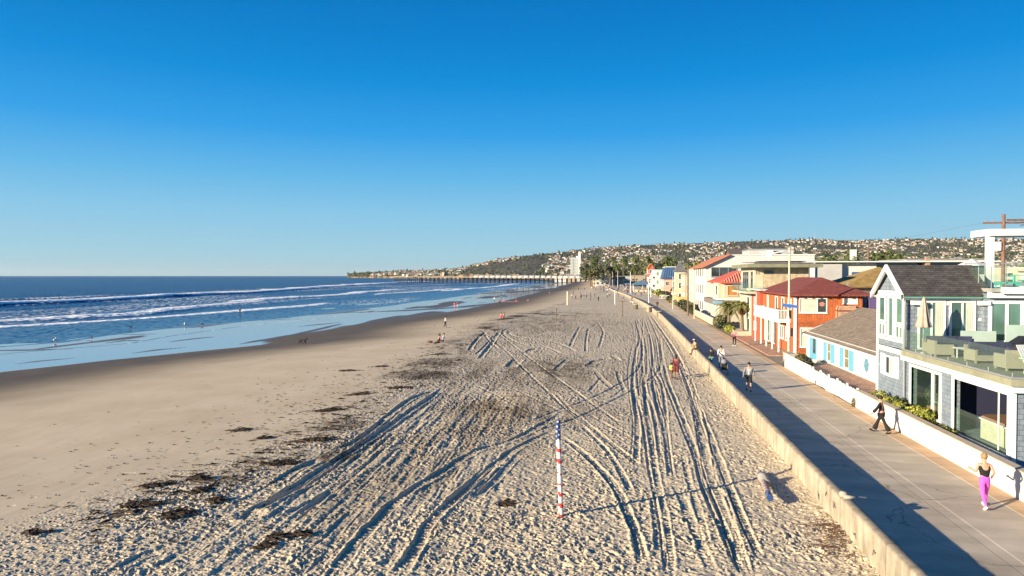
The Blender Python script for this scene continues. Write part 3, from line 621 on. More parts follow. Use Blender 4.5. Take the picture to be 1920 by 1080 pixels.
# sea wall
def sea_wall():
    ys = np.concatenate([np.arange(6, 60, .22), np.arange(60, 200, 1), np.arange(200, 900, 5)])
    prof = [(0, -.9), (0, .5), (.0, .93), (.03, .975), (.14, .985), (.25, .98), (.29, .94), (.3, .1)]
    P = np.array(prof); nY, nP = len(ys), len(P); rs = np.random.RandomState(3)
    X = wx(ys)[:, None]+P[None, :, 0]; Y = np.repeat(ys[:, None], nP, 1); Z = np.repeat(P[None, :, 1], nY, 0)
    chip = (vn(ys*1.3, ys*0, 3) > .82)[:, None]*rs.uniform(.2, 1, (nY, 1))*.03
    X = X+(rs.rand(nY, nP)-.5)*.008; Z = Z+np.where(P[None, :, 1] > .9, (rs.rand(nY, nP)-.5)*.008-chip, 0)
    m = mat('sea_wall_concrete', (.40, .33, .24), .92, .22, 1.1, .6, 30, dirt=.5)
    n, l = nodes(m); b = n['Principled BSDF']; src = b.inputs['Base Color'].links[0].from_socket; g = n.new('ShaderNodeNewGeometry'); sx = n.new('ShaderNodeSeparateXYZ'); l.new(g.outputs['Position'], sx.inputs[0])
    pp = n.new('ShaderNodeMath'); pp.operation = 'PINGPONG'; pp.inputs[1].default_value = 1.75; l.new(sx.outputs[1], pp.inputs[0]); mr = n.new('ShaderNodeMapRange'); mr.inputs[1].default_value = .012; mr.inputs[2].default_value = .035; mr.inputs[3].default_value = .55; mr.inputs[4].default_value = 1; l.new(pp.outputs[0], mr.inputs[0])
    mz = n.new('ShaderNodeMapRange'); mz.inputs[1].default_value = .90; mz.inputs[2].default_value = .97; mz.inputs[3].default_value = 1; mz.inputs[4].default_value = .72; l.new(sx.outputs[2], mz.inputs[0])
    # drips of dirt running down the face
    nt = n.new('ShaderNodeTexNoise'); nt.inputs['Scale'].default_value = 1; nt.inputs['Detail'].default_value = 6; mp = n.new('ShaderNodeMapping'); mp.inputs['Scale'].default_value = (3, 3, .7); l.new(g.outputs['Position'], mp.inputs[0]); l.new(mp.outputs[0], nt.inputs['Vector']); md = n.new('ShaderNodeMapRange'); md.inputs[1].default_value = .4; md.inputs[2].default_value = .68; md.inputs[3].default_value = 1.12; md.inputs[4].default_value = .66; l.new(nt.outputs[0], md.inputs[0])
    last = src
    for q in (mr, mz, md):
        v = n.new('ShaderNodeVectorMath'); v.operation = 'SCALE'; l.new(last, v.inputs[0]); l.new(q.outputs[0], v.inputs['Scale']); last = v.outputs[0]
    l.new(last, b.inputs['Base Color'])
    o = gridmesh('sea_wall', X, Y, Z, None, m, False)
    tag(o, 'long low weathered concrete wall between the sand and the promenade', 'wall')
    g = MB(); rr = random.Random(5)
    for k in range(5):
        y = rr.uniform(16, 26); z = rr.uniform(.3, .75); pts = []
        for i in range(6): pts.append((float(wx(y))-.012, y+i*.045+rr.uniform(-.03, .03), z+rr.uniform(-.12, .12)))
        g.path(pts, .006, 4)
    g.build('graffiti_stroke', BLACKM, o); return o
sea_wall()
m = MB(); m.lathe((6.35, 21.05, .98), [(.0, .15), (.09, .14), (.12, .09), (.12, .05), (.10, .0)], 12); m.box(6.3, 20.8, .985, 6.62, 21.0, 1.06); m.add([(6.4,20.82,1.06),(6.95,20.9,1.0),(6.95,21.0,1.0),(6.4,20.98,1.06)], [(0,1,2,3)])
tag(m.build('cap_shaped_lump', mat('pale_lump', (.36, .31, .25), .9, .1, 6), smooth=True), 'pale cap shaped lump added on top of the low concrete wall', 'cap')  # added lump, put on the wall to cast a bump in its shadow

# garden wall in front of the grey house and the cottage
gw = thing('garden_wall', 'low white plastered garden wall with tan coping beside the promenade', 'wall', (12.6, 30, .25))
m = MB(); m.box(12.5, 14, .1, 12.74, 39.5, 1.17); m.build('wall_face', STUC_W, gw)
m = MB(); m.box(12.46, 14, 1.17, 12.80, 39.52, 1.215); m.build('coping', mat('tan_coping', (.48, .38, .28), .9, .15, 3), gw)
fw_ = thing('fence_wall', 'low white wall topped with short white pickets in front of the white cottage', 'wall', (12.6, 53, .25))
m = MB(); m.box(12.5, 48.6, .1, 12.72, 56.3, .98); m.box(12.5, 56.06, .1, 15.3, 56.3, .9); m.build('wall_face', STUC_W, fw_)
m = MB()
for i in range(38):
    y = 48.7+i*.2; m.box(12.56, y, .98, 12.59, y+.11, 1.26); m.add([(12.555, y, 1.26), (12.595, y, 1.26), (12.595, y+.11, 1.26), (12.555, y+.11, 1.26), (12.575, y+.055, 1.33)], [(0,1,4),(1,2,4),(2,3,4),(3,0,4)])
m.build('picket_row', WHITE, fw_)
pf = thing('picket_fence', 'white picket fence panels leaning at odd angles along the promenade', 'fence', (12.6, 44, .25))
rr = random.Random(9)
for k in range(5):
    y0 = 39.75+k*1.77; lean = rr.uniform(-.12, .14); m = MB()
    for i in range(11):
        y = y0+i*.153; h = 1.0+rr.uniform(-.03, .03); xx = 12.56+lean*(i/10)
        m.box(xx, y, .27, xx+.025, y+.125, h+.12); m.add([(xx, y, h+.12), (xx+.025, y, h+.12), (xx+.025, y+.125, h+.12), (xx, y+.125, h+.12), (xx+.012, y+.062, h+.22)], [(0,1,4),(1,2,4),(2,3,4),(3,0,4)])
    for z in (.45, .92): m.box(12.59+max(lean, 0), y0-.02, z, 12.63+max(lean, 0), y0+1.66, z+.08)
    m.build('fence_panel', WHITE, pf)
for k in range(6):
    y0 = 39.66+k*1.77; m = MB().box(12.60, y0-.05, .24, 12.70, y0+.05, 1.28); m.build('fence_post', WHITE, pf)
bp_ = thing('brick_planter', 'red brick planter bed running below the shuttered cottage windows', 'planter', (14.4, 48, .3))
m = MB(); m.box(13.1, 40.2, .2, 15.36, 54.6, .78); m.build('brick_body', BRICK_T, bp_)
m = MB(); m.box(13.02, 40.2, .78, 13.3, 54.7, .84); m.build('brick_edge', BRICK, bp_)

# ---------------------------------------------------------------- building kit
def wallx(m, x0, x1, y0, y1, z0, z1, holes=()):
    zs = sorted({z0, z1}|{h[i] for h in holes for i in (2, 3)})
    for a, b in zip(zs[:-1], zs[1:]):
        hs_ = sorted([(h[0], h[1]) for h in holes if h[2] <= a+1e-6 and h[3] >= b-1e-6]); c = y0
        for p, q in hs_:
            if p > c: m.box(x0, c, a, x1, p, b)
            c = q
        if c < y1: m.box(x0, c, a, x1, y1, b)
def wally(m, y0, y1, x0, x1, z0, z1, holes=()):
    zs = sorted({z0, z1}|{h[i] for h in holes for i in (2, 3)})
    for a, b in zip(zs[:-1], zs[1:]):
        hs_ = sorted([(h[0], h[1]) for h in holes if h[2] <= a+1e-6 and h[3] >= b-1e-6]); c = x0
        for p, q in hs_:
            if p > c: m.box(c, y0, a, p, y1, b)
            c = q
        if c < x1: m.box(c, y0, a, x1, y1, b)
def win(par, ax, pl, a0, a1, z0, z1, fm=WTRIM, gm=GLASS_D, mull=1, bars=0, fw=.07, out=.05, name='window', sill=True, curtain=None, label=None):
    """framed window on the outside of a wall: ax 'x' faces -x, 'y' faces -y"""
    def bx_(m, d0, d1, p, q, r, s):
        if ax == 'x': m.box(pl-d1, p, r, pl-d0, q, s)
        else: m.box(p, pl-d1, r, q, pl-d0, s)
    f = MB(); bx_(f, -.02, out, a0, a0+fw, z0, z1); bx_(f, -.02, out, a1-fw, a1, z0, z1); bx_(f, -.02, out, a0+fw, a1-fw, z1-fw, z1); bx_(f, -.02, out, a0+fw, a1-fw, z0, z0+fw)
    for i in range(1, mull+0):
        c = a0+(a1-a0)*i/mull; bx_(f, 0, out-.01, c-fw*.4, c+fw*.4, z0+fw, z1-fw)
    for i in range(1, bars+1):
        c = z0+(z1-z0)*i/(bars+1); bx_(f, 0, out-.015, a0+fw, a1-fw, c-fw*.3, c+fw*.3)
    if sill: bx_(f, -.01, out+.05, a0-.04, a1+.04, z0-.05, z0-.001)
    w = f.build(name, fm, par)
    g = MB(); bx_(g, -.015, .012, a0+fw, a1-fw, z0+fw, z1-fw); g.build('pane', gm, w)
    if curtain:
        c = MB(); n = 9; p = a0+fw+(a1-a0)*curtain[0]; q = a0+fw+(a1-a0-2*fw)*curtain[1]
        for i in range(n): bx_(c, .012, .018+.006*(i % 2), p+(q-p)*i/n, p+(q-p)*(i+1)/n, z0+fw, z1-fw)
        c.build('curtain', CURTAIN, w)
    if label: w['label'] = label
    return w
def gable_x(m, x0, x1, y0, y1, z0, zr, t=.12, ov=.3):
    """roof with its ridge along x: two slabs"""
    ym = (y0+y1)/2; sl = (zr-z0)/(ym-y0); ya = y0-ov; yb = y1+ov; za = z0-ov*sl
    m.slab([(x0-ov, ya, za), (x1+ov, ya, za), (x1+ov, ym, zr), (x0-ov, ym, zr)], t)
    m.slab([(x0-ov, ym, zr), (x1+ov, ym, zr), (x1+ov, yb, za), (x0-ov, yb, za)], t)
def gable_y(m, x0, x1, y0, y1, z0, zr, t=.12, ov=.3):
    xm = (x0+x1)/2; sl = (zr-z0)/(xm-x0); xa = x0-ov; xb = x1+ov; za = z0-ov*sl
    m.slab([(xa, y0-ov, za), (xm, y0-ov, zr), (xm, y1+ov, zr), (xa, y1+ov, za)], t)
    m.slab([(xm, y0-ov, zr), (xb, y0-ov, za), (xb, y1+ov, za), (xm, y1+ov, zr)], t)
def hip(m, x0, x1, y0, y1, z0, zr, ov=.35, run=None):
    x0 -= ov; x1 += ov; y0 -= ov; y1 += ov; w = x1-x0; d = y1-y0; k = run if run else min(w, d)/2
    a, b, c, e = (x0, y0, z0), (x1, y0, z0), (x1, y1, z0), (x0, y1, z0)
    if w >= d: r0, r1 = (x0+k, (y0+y1)/2, zr), (x1-k, (y0+y1)/2, zr)
    else: r0, r1 = ((x0+x1)/2, y0+k, zr), ((x0+x1)/2, y1-k, zr)
    lo = [(q[0], q[1], q[2]-.14) for q in (a, b, c, e)]; vs = [a, b, c, e, r0, r1]+lo
    if w >= d: fs = [(0,1,5,4), (1,2,5), (2,3,4,5), (3,0,4)]
    else: fs = [(0,1,4), (1,2,5,4), (2,3,5), (3,0,4,5)]
    fs += [(6,7,1,0), (7,8,2,1), (8,9,3,2), (9,6,0,3), (9,8,7,6)]
    m.add(vs, fs)
def part(par, name, mt, *boxes, label=None, smooth=False):
    m = MB()
    for b in boxes: m.box(*b)
    o = m.build(name, mt, par, smooth)
    if label: o['label'] = label
    return o

# ---------------------------------------------------------------- A: grey shingled house with the deck
def house_a():
    H = thing('shingle_house', 'grey shingled beach house with white trim, dark gable roof and glass railed deck', 'house', (13.8, 33, .2))
    X0 = 13.8; YN = 40.15; YS = 26.75; YU = 36.43; DZ = 3.62
    m = MB()
    wallx(m, X0, X0+.22, YS, YN, .2, DZ-.14, [(32.6, 35.65, 1.05, 3.02), (27.2, 31.3, .86, 3.08)])
    m.box(X0+.22, YN-.2, .2, 24, YN, DZ-.14); wally(m, YS, YS+.2, X0+.22, 24, .2, DZ-.14, [(14.55, 16.6, .9, 3.0)])
    m.box(23.8, YS+.2, .2, 24, YN-.2, DZ-.14); m.box(X0+.22, YS+.2, .2, 23.8, YN-.2, .84)
    m.build('ground_floor_wall', SHINGLE, H)
    m = MB()
    wallx(m, X0, X0+.2, YU, YN, DZ+.1, 6.62); m.add([(X0, YU, 6.62), (X0, YN, 6.62), (X0, (YU+YN)/2, 7.86), (X0+.2, YU, 6.62), (X0+.2, YN, 6.62), (X0+.2, (YU+YN)/2, 7.86)], [(0,1,2), (3,5,4), (0,2,5,3), (1,4,5,2)])
    wally(m, YU, YU+.2, X0+.2, 17.2, DZ+.1, 6.62); wally(m, YU-.35, YU-.15, 17.2, 26, DZ+.1, 6.55); m.box(17.2, YU-.15, DZ+.1, 17.4, YU+.2, 6.55)
    m.box(X0+.2, YN-.2, DZ+.1, 26, YN, 6.5); m.box(25.8, YU-.15, DZ+.1, 26, YN-.2, 6.5)
    m.build('upper_floor_wall', SHINGLE, H)
    # interior seen through the patio openings
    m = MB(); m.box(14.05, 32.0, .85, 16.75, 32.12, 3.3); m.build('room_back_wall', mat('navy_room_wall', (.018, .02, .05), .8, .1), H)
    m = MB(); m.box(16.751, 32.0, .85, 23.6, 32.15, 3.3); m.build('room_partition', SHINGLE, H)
    # roof
    m = MB(); gable_x(m, X0+.05, 17.35, YU+.02, YN, 6.64, 7.95, .13, .28); r = m.build('gable_roof', ROOF_A, H)
    m = MB(); sl = (7.95-6.64)/((YN-YU)/2); x = X0-.27
    for sg, ya, yb in ((1, YU-.28, (YU+YN)/2), (-1, YN+.28, (YU+YN)/2)):
        m = MB(); za = 6.64-.28*sl; m.add([(x-.04, ya, za-.26), (x-.04, ya, za+.02), (x-.04, yb, 7.99), (x-.04, yb, 7.68), (x+.08, ya, za-.26), (x+.08, ya, za+.02), (x+.08, yb, 7.99), (x+.08, yb, 7.68)], [(0,1,2,3), (7,6,5,4), (1,5,6,2), (0,3,7,4)]); m.build('barge_board', WTRIM, r)
    m = MB(); m.box(X0-.24, YU-.36, 6.30, 17.6, YU-.27, 6.38); m.build('gutter', mat('green_gutter', (.12, .26, .20), .5, .1), r)
    m = MB(); m.box(X0-.06, YU-.10, 6.2, 17.3, YU-.003, 6.34); m.box(17.3, YU-.62, 6.34, 26, YU-.353, 6.62); m.build('fascia_board', WTRIM, H)
    # trim bands of the tall gable bay
    for bb in ((X0-.05, YU-.03, DZ+.12, X0-.001, YU+.16, 6.3), (X0-.05, YN-.16, .2, X0-.001, YN+.03, 6.4), (X0-.055, YU+.16, 6.35, X0-.001, YN-.16, 6.62), (X0-.05, YU, 3.42, X0-.001, YN-.161, DZ+.05), (X0-.05, YS-.05, .2, X0-.001, YS+.18, 3.25), (X0-.05, YU+.161, 4.02, X0-.002, YN-.161, 4.16)): part(H, 'trim_board', WTRIM, bb)
    for a, b in ((38.95, 39.95), (37.85, 38.65), (36.62, 37.62)):
        tall = a == 37.85
        win(H, 'x', X0, a, b, 4.2 if tall else 4.95, 6.32, WTRIM, GLASS_G, 1, 0, .09, .06, sill=False)
        if not tall: win(H, 'x', X0, a, b, 4.2, 4.90, WTRIM, GLASS_G, 2, 0, .09, .062, sill=False)
    w = win(H, 'x', X0, 37.65, 38.95, 2.2, 3.22, WTRIM, GLASS_D, 2, 0, .09, .06, curtain=(.02, .4))
    part(H, 'shutter', WTRIM, (X0-.07, 38.99, 2.16, X0-.01, 39.5, 3.26)); part(H, 'shutter', WTRIM, (X0-.07, 37.15, 2.16, X0-.01, 37.61, 3.26))
    # patio openings: frames in the depth of the wall
    for y0, y1, z0, z1, ml in ((32.6, 35.65, 1.05, 3.02, (33.5,)), (27.2, 31.3, .86, 3.08, ())):
        m = MB(); m.box(X0-.06, y0-.13, z0-.1, X0+.1, y0, z1+.12); m.box(X0-.06, y1, z0-.1, X0+.1, y1+.13, z1+.12); m.box(X0-.06, y0, z1, X0+.1, y1, z1+.12); m.box(X0-.1, y0, z0-.1, X0+.24, y1, z0)
        for y in ml: m.box(X0+.02, y-.05, z0, X0+.12, y+.05, z1)
        f = m.build('patio_window', WTRIM, H); g = MB()
        c = [y0]+list(ml)+[y1]
        for a, b in zip(c[:-1], c[1:]):
            if ml: g.box(X0+.10, a+.02, z0, X0+.112, b-.02, z1)
        if ml: g.build('pane', BIGGL, f)
        else:
            g.box(X0+.05, y0+.01, z0, X0+.062, y1-.01, z0+1.0); g.build('pane', RAILGL, f)
            k = MB(); k.tube((X0+.12, 28.1, z0), (X0+.12, 28.1, z1), .03); k.build('slim_post', METAL_W, f)
    m = MB(); m.tube((X0-.12, YU-.2, .3), (X0-.12, YU-.2, 6.25), .045); m.build('downpipe', METAL_G, H)
    # deck
    m = MB(); m.box(X0-.32, YS-.32, DZ-.12, 26, YU-.35, DZ+.13); m.build('deck_floor', mat('olive_deck_coating', (.26, .25, .17), .7, .2, 2), H)
    m = MB(); m.box(X0-.22, YS-.22, DZ-.36, X0-.14, YU-.05, DZ-.125); m.box(X0-.14, YS-.22, DZ-.36, 26, YS-.14, DZ-.125); m.box(X0-.14, YS-.14, DZ-.14, 26, YU-.05, DZ-.125); m.build('deck_fascia', WTRIM, H)
    rl = MB()
    xr = X0-.22; zt = DZ+1.16
    yy = [YS-.2+i*(YU-YS+.0)/6 for i in range(7)]; xx = [xr+i*1.55 for i in range(8)]
    for a in yy: rl.tube((xr, a, DZ+.13), (xr, a, DZ+.35), .022, n=6)
    for a in xx[1:]: rl.tube((a, YS-.2, DZ+.13), (a, YS-.2, DZ+.35), .022, n=6)
    rl.box(xr-.03, YS-.23, DZ+.131, xr+.03, YU-.2, DZ+.2); rl.box(xr+.03, YS-.23, DZ+.131, 24.6, YS-.17, DZ+.2)
    ro = rl.build('glass_railing', METAL_G, H)
    for a, b in zip(yy[:-1], yy[1:]): MB().box(xr-.007, a+.02, DZ+.2, xr+.007, b-.02, zt).build('glass_panel', RAILGL, ro)
    for a, b in zip(xx[:-1], xx[1:]): MB().box(a+.02, YS-.207, DZ+.2, b-.02, YS-.193, zt).build('glass_panel', RAILGL, ro)
    # frosted wind screens by the house wall
    m = MB(); m.box(15.95, YU-.8, DZ+.13, 17.5, YU-.78, DZ+1.15); m.box(17.55, YU-1.5, DZ+.13, 19.1, YU-1.48, DZ+1.5); m.box(19.15, YU-1.9, DZ+.13, 22, YU-1.88, DZ+1.95); m.build('wind_screen', FROST, H)
    # sliding doors of the upper floor
    for a, b in ((14.36, 15.62), (15.78, 16.96)):
        win(H, 'y', YU, a, b, DZ+.14, 6.18, WTRIM, GLASS_G, 2, 0, .1, .06, name='sliding_door', sill=False, curtain=(.55, .98))
    wd = MB(); wd.box(17.35, YU-.42, 6.05, 23.2, YU-.352, 6.2); wd.box(17.35, YU-.42, 4.3, 17.5, YU-.352, 6.05)
    for i in range(1, 7): wd.box(17.5+i*.66-.07, YU-.41, 4.3, 17.5+i*.66+.07, YU-.352, 6.05)
    wd.box(17.5, YU-.42, 4.2, 23.2, YU-.352, 4.3); wo = wd.build('window_band', WTRIM, H)
    for i in range(7): MB().box(17.5+i*.66-.04, YU-.372, 4.31, 17.5+(i+1)*.66-.1, YU-.351, 6.04).build('pane', GLASS_G, wo)
    part(H, 'wall_lamp', METAL_W, (15.66, YU-.09, 5.95, 15.76, YU-.002, 6.15)); part(H, 'number_plate', METAL_W, (16.98+.12, YU-.03, 5.2, 16.98+.3, YU-.002, 5.34))
    for x in (13.98, 16.98):
        m = MB(); m.box(x, YU-.5, 5.98, x+.42, YU-.12, 6.18); m.build('eave_heater', METAL_W, H)
    part(H, 'vent_cover', METAL_G, (X0-.035, 31.75, 1.52, X0-.002, 31.98, 1.74))
    # roof deck with glass, white overhang slabs
    m = MB(); m.box(17.3, YU-.75, 6.62, 27, YN, 6.80); m.build('roof_deck_floor', mat('grey_roof_coating', (.30, .29, .27), .8, .15), H)
    m = MB(); m.box(17.7, YU-.86, 6.55, 22.9, YU-.76, 6.86); m.box(19.3, YU-1.5, 6.84, 27, YU-.87, 7.0); m.build('roof_deck_fascia', WTRIM, H)
    m = MB(); m.slab([(19.2, YU-1.7, 7.0), (27, YU-1.7, 7.0), (27, YU-.4, 7.45), (19.9, YU-.4, 7.45)], .06); m.build('canopy_roof', ROOF_A, H)
    m = MB()
    for x in (17.3, 18.25, 19.2, 20.15, 21.1): m.tube((x, YN-1.9, 6.8), (x, YN-1.9, 8.02), .025, n=6)
    for y in (YU-.6, YU+.6): m.tube((17.36, y, 6.8), (17.36, y, 7.85), .022, n=6)
    m.box(17.3, YN-1.93, 8.02, 26, YN-1.87, 8.06); rg = m.build('roof_glass_railing', METAL_G, H)
    MB().box(17.32, YN-1.907, 6.86, 26, YN-1.893, 8.0).build('glass_panel', RAILGL, rg)
    MB().box(17.353, YU-.6, 6.86, 17.367, YN-2, 7.8).build('glass_panel', RAILGL, rg); MB().box(17.38, YU-.707, 6.86, 19.1, YU-.693, 7.5).build('glass_panel', RAILGL, rg)
    P = thing('roof_pergola', 'white boxy roof deck pergola post and beam above the grey house', 'pergola', (18.4, 38.2, 6.8))
    part(P, 'post', WHITE, (18.28, 38.1, 6.8, 18.58, 38.4, 9.42)); part(P, 'post', WHITE, (24.0, 38.1, 6.8, 24.3, 38.4, 9.42))
    m = MB(); m.box(18.25, 37.95, 9.42, 27, 39.8, 9.76); m.build('roof_slab', WHITE, P)
    part(P, 'solar_panel', mat('solar_panel', (.03, .03, .05), .2, .1, spec=.8), (20.2, 37.2, 9.98, 26, 39.0, 10.02), label='dark flat panel on the pergola roof')
    for x in (20.6, 23): part(P, 'panel_foot', METAL_G, (x, 38, 9.8, x+.1, 38.1, 9.98))
house_a()

# furniture on the deck and in the patio room
DZT = 3.75
def sofa(name, label, x, y, rz, w, d, h, cat='sofa', cush=True, group=None):
    t = thing(name, label, cat, (x, y, DZT), rz, group)
    m = MB(); m.box(-w/2, -d/2, .1, w/2, d/2, .34); m.box(-w/2, d/2-.1, .34, w/2, d/2, h); m.box(-w/2, -d/2, .34, -w/2+.1, d/2-.1, h*.78); m.box(w/2-.1, -d/2, .34, w/2, d/2-.1, h*.78)
    m.build('wicker_frame', RATTAN, t, local=True)
    for a in (-1, 1):
        for b in (-1, 1): MB().box(a*(w/2-.05)-.03, b*(d/2-.05)-.03, 0, a*(w/2-.05)+.03, b*(d/2-.05)+.03, .1).build('leg', RATTAN, t, local=True)
    n = max(1, round(w/.75))
    if cush:
        for i in range(n):
            a = -w/2+.12+(w-.24)*i/n; b = a+(w-.24)/n-.02
            MB().box(a, -d/2+.02, .342, b, d/2-.24, .47).build('seat_cushion', NAVY, t, local=True); MB().box(a, d/2-.24, .45, b, d/2-.11, h+.12).build('back_cushion', NAVY, t, local=True)
    return t
sofa('outdoor_sofa', 'tan wicker sofa with navy cushions in the middle of the deck', 15.75, 31.6, R_(4), 2.6, .85, .72)
sofa('outdoor_sofa', 'navy cushioned wicker love seat against the upper house wall', 15.1, 34.6, 0, 2.2, .8, .7)
sofa('wicker_armchair', 'tan wicker armchair at the left end of the deck by the umbrella', 14.25, 33.7, R_(90), .8, .8, .72, 'armchair')
sofa('wicker_armchair', 'tan wicker armchair with its plain back turned to the promenade, near the grill', 15.0, 29.2, R_(180), 1.05, .9, .80, 'armchair')
t = thing('side_table', 'small white topped table between the two navy sofas', 'table', (14.9, 33.2, DZT)); part(t, 'table_top', WHITE, (14.6, 33.0, DZT+.42, 15.2, 33.4, DZT+.46))
for a in (14.64, 15.12):
    for b in (33.03, 33.33): part(t, 'leg', WHITE, (a, b, DZT, a+.04, b+.04, DZT+.42))
t = thing('folded_umbrella', 'closed pale pink patio umbrella standing at the deck edge', 'umbrella', (14.02, 34.9, DZT))
m = MB(); m.tube((14.02, 34.9, DZT+.08), (14.02, 34.9, 6.42), .022); m.build('pole', METAL_G, t)
m = MB(); n = 32; prof = [(.03, 2.62), (.09, 2.45), (.17, 1.9), (.24, 1.5), (.30, 1.25), (.27, 1.22)]; vs = []; fs = []
for r, z in prof:
    for i in range(n):
        a = 2*math.pi*i/n; k = r*(1+.22*(1 if i % 4 < 2 else -1)); vs.append((14.02+k*math.cos(a), 34.9+k*math.sin(a), DZT+z))
for j in range(len(prof)-1):
    for i in range(n): fs.append((j*n+i, j*n+(i+1) % n, (j+1)*n+(i+1) % n, (j+1)*n+i))
m.add(vs, fs); m.build('canopy', mat('pale_pink_canvas', (.42, .30, .25), .9, .12, 5), t, True)
m = MB(); m.lathe((14.02, 34.9, DZT), [(.0, .1), (.05, .1), (.28, .05), (.3, 0)], 16); m.build('base_plate', METAL_G, t)
t = thing('gas_grill', 'black covered grill behind the white deck chair', 'grill', (16.2, 30.6, DZT))
m = MB(); m.box(15.75, 30.3, DZT+.1, 16.75, 30.9, DZT+.9); m.add([(15.65, 30.2, DZT+.9), (16.85, 30.2, DZT+.9), (16.85, 31, DZT+.9), (15.65, 31, DZT+.9), (15.95, 30.4, DZT+1.2), (16.55, 30.4, DZT+1.2), (16.55, 30.8, DZT+1.2), (15.95, 30.8, DZT+1.2)], [(0,1,5,4), (1,2,6,5), (2,3,7,6), (3,0,4,7), (4,5,6,7), (3,2,1,0)]); m.build('cover', BLACKM, t)
for a in (15.8, 16.62): part(t, 'leg', METAL_G, (a, 30.4, DZT, a+.06, 30.46, DZT+.1))
def slat_chair(name, label, x, y, z, rz, m_, s=1., group=None):
    t = thing(name, label, 'chair', (x, y, z), rz, group); rx = Matrix.Rotation(R_(-62), 3, 'X')
    for i in range(6): MB().obox((s*(-.27+i*.108), s*.46, s*.62), s*.085, s*.02, s*.92, Matrix.Rotation(R_(-28), 3, 'X')).build('back_slat', m_, t, local=True)
    for i in range(5): MB().obox((0, s*(-.25+i*.12), s*(.36-i*.025)), s*.58, s*.1, s*.02, Matrix.Identity(3)).build('seat_slat', m_, t, local=True)
    for a in (-1, 1):
        MB().box(a*.36*s-.07*s, -.42*s, .55*s, a*.36*s+.07*s, .45*s, .575*s).build('armrest', m_, t, local=True)
        MB().box(a*.31*s-.02, -.36*s, 0, a*.31*s+.02, -.28*s, .55*s).build('leg', m_, t, local=True)
        MB().obox((a*.31*s, .25*s, .27*s), .035*s, .08*s, .6*s, Matrix.Rotation(R_(12), 3, 'X')).build('leg', m_, t, local=True)
    return t
slat_chair('deck_chair', 'white slatted wooden deck chair at the right edge of the deck', 15.25, 28.05, DZT, R_(20), WHITE, 1)
slat_chair('adirondack_chair', 'turquoise slatted beach chair on the roof deck, left of the pair', 19.55, 37.1, 6.8, R_(-75), TURQ, 1.1, 'turquoise chairs on the roof deck')
slat_chair('adirondack_chair', 'turquoise slatted beach chair on the roof deck, right one cut by the picture edge', 20.35, 36.95, 6.8, R_(-75), TURQ, 1.1, 'turquoise chairs on the roof deck')
t = thing('sun_lounger', 'low turquoise footrest lounger on the roof deck behind the glass', 'lounger', (18.6, 36.9, 6.8)); part(t, 'seat', TURQ, (18.1, 36.6, 7.02, 19.05, 37.15, 7.08))
for a in (18.15, 18.95):
    for b in (36.64, 37.07): part(t, 'leg', TURQ, (a, b, 6.8, a+.05, b+.05, 7.02))
t = thing('hot_tub', 'cream panelled hot tub with brown cover inside the patio opening', 'hot tub', (15.4, 28.9, .84))
cx0, cx1, cy0, cy1 = 14.25, 16.4, 27.55, 30.45; b_ = .35
oc = [(cx0+b_, cy0), (cx1-b_, cy0), (cx1, cy0+b_), (cx1, cy1-b_), (cx1-b_, cy1), (cx0+b_, cy1), (cx0, cy1-b_), (cx0, cy0+b_)]
m = MB(); m.slab([(x, y, 1.64) for x, y in oc], .76); m.build('cabinet', mat('cream_panel', (.56, .52, .38), .6, .12, 3), t)
m = MB(); m.slab([(x+(x-15.5)*.04, y+(y-29)*.04, 1.70) for x, y in oc], .055); m.build('rim', WTRIM, t)
m = MB(); m.slab([(x-(x-15.5)*.03, y-(y-29)*.03, 1.78) for x, y in oc], .075); m.build('cover', mat('brown_vinyl_cover', (.22, .13, .08), .6, .2, 2), t)
t = thing('side_step', 'white plastic step beside the hot tub', 'step', (14.1, 27.45, .84)); part(t, 'tread', WTRIM, (14.04, 27.21, 1.16, 14.24, 27.75, 1.2)); part(t, 'riser', WTRIM, (14.06, 27.25, .84, 14.22, 27.7, 1.15))
m = MB(); m.blob((16.9, 28.4, 1.98), (.12, .26, .22), 4, 2, .05); tag(m.build('cushion', mat('cream_fabric', (.6, .55, .42), .9, .1), smooth=True), 'cream cushion resting above the far side of the hot tub', 'cushion')
m = MB(); m.box(16.75, 27.9, .84, 17.3, 29.3, 1.76); tag(m.build('storage_bench', WOOD_D), 'dark bench behind the hot tub', 'bench')
t = thing('patio_table', 'small patio table with plants inside the smaller glazed opening', 'table', (14.7, 34.6, .84)); part(t, 'table_top', RATTAN, (14.35, 34.2, 1.5, 15.0, 35.1, 1.55))
for a in (14.4, 14.9):
    for b in (34.25, 35.0): part(t, 'leg', RATTAN, (a, b, .84, a+.04, b+.04, 1.5))

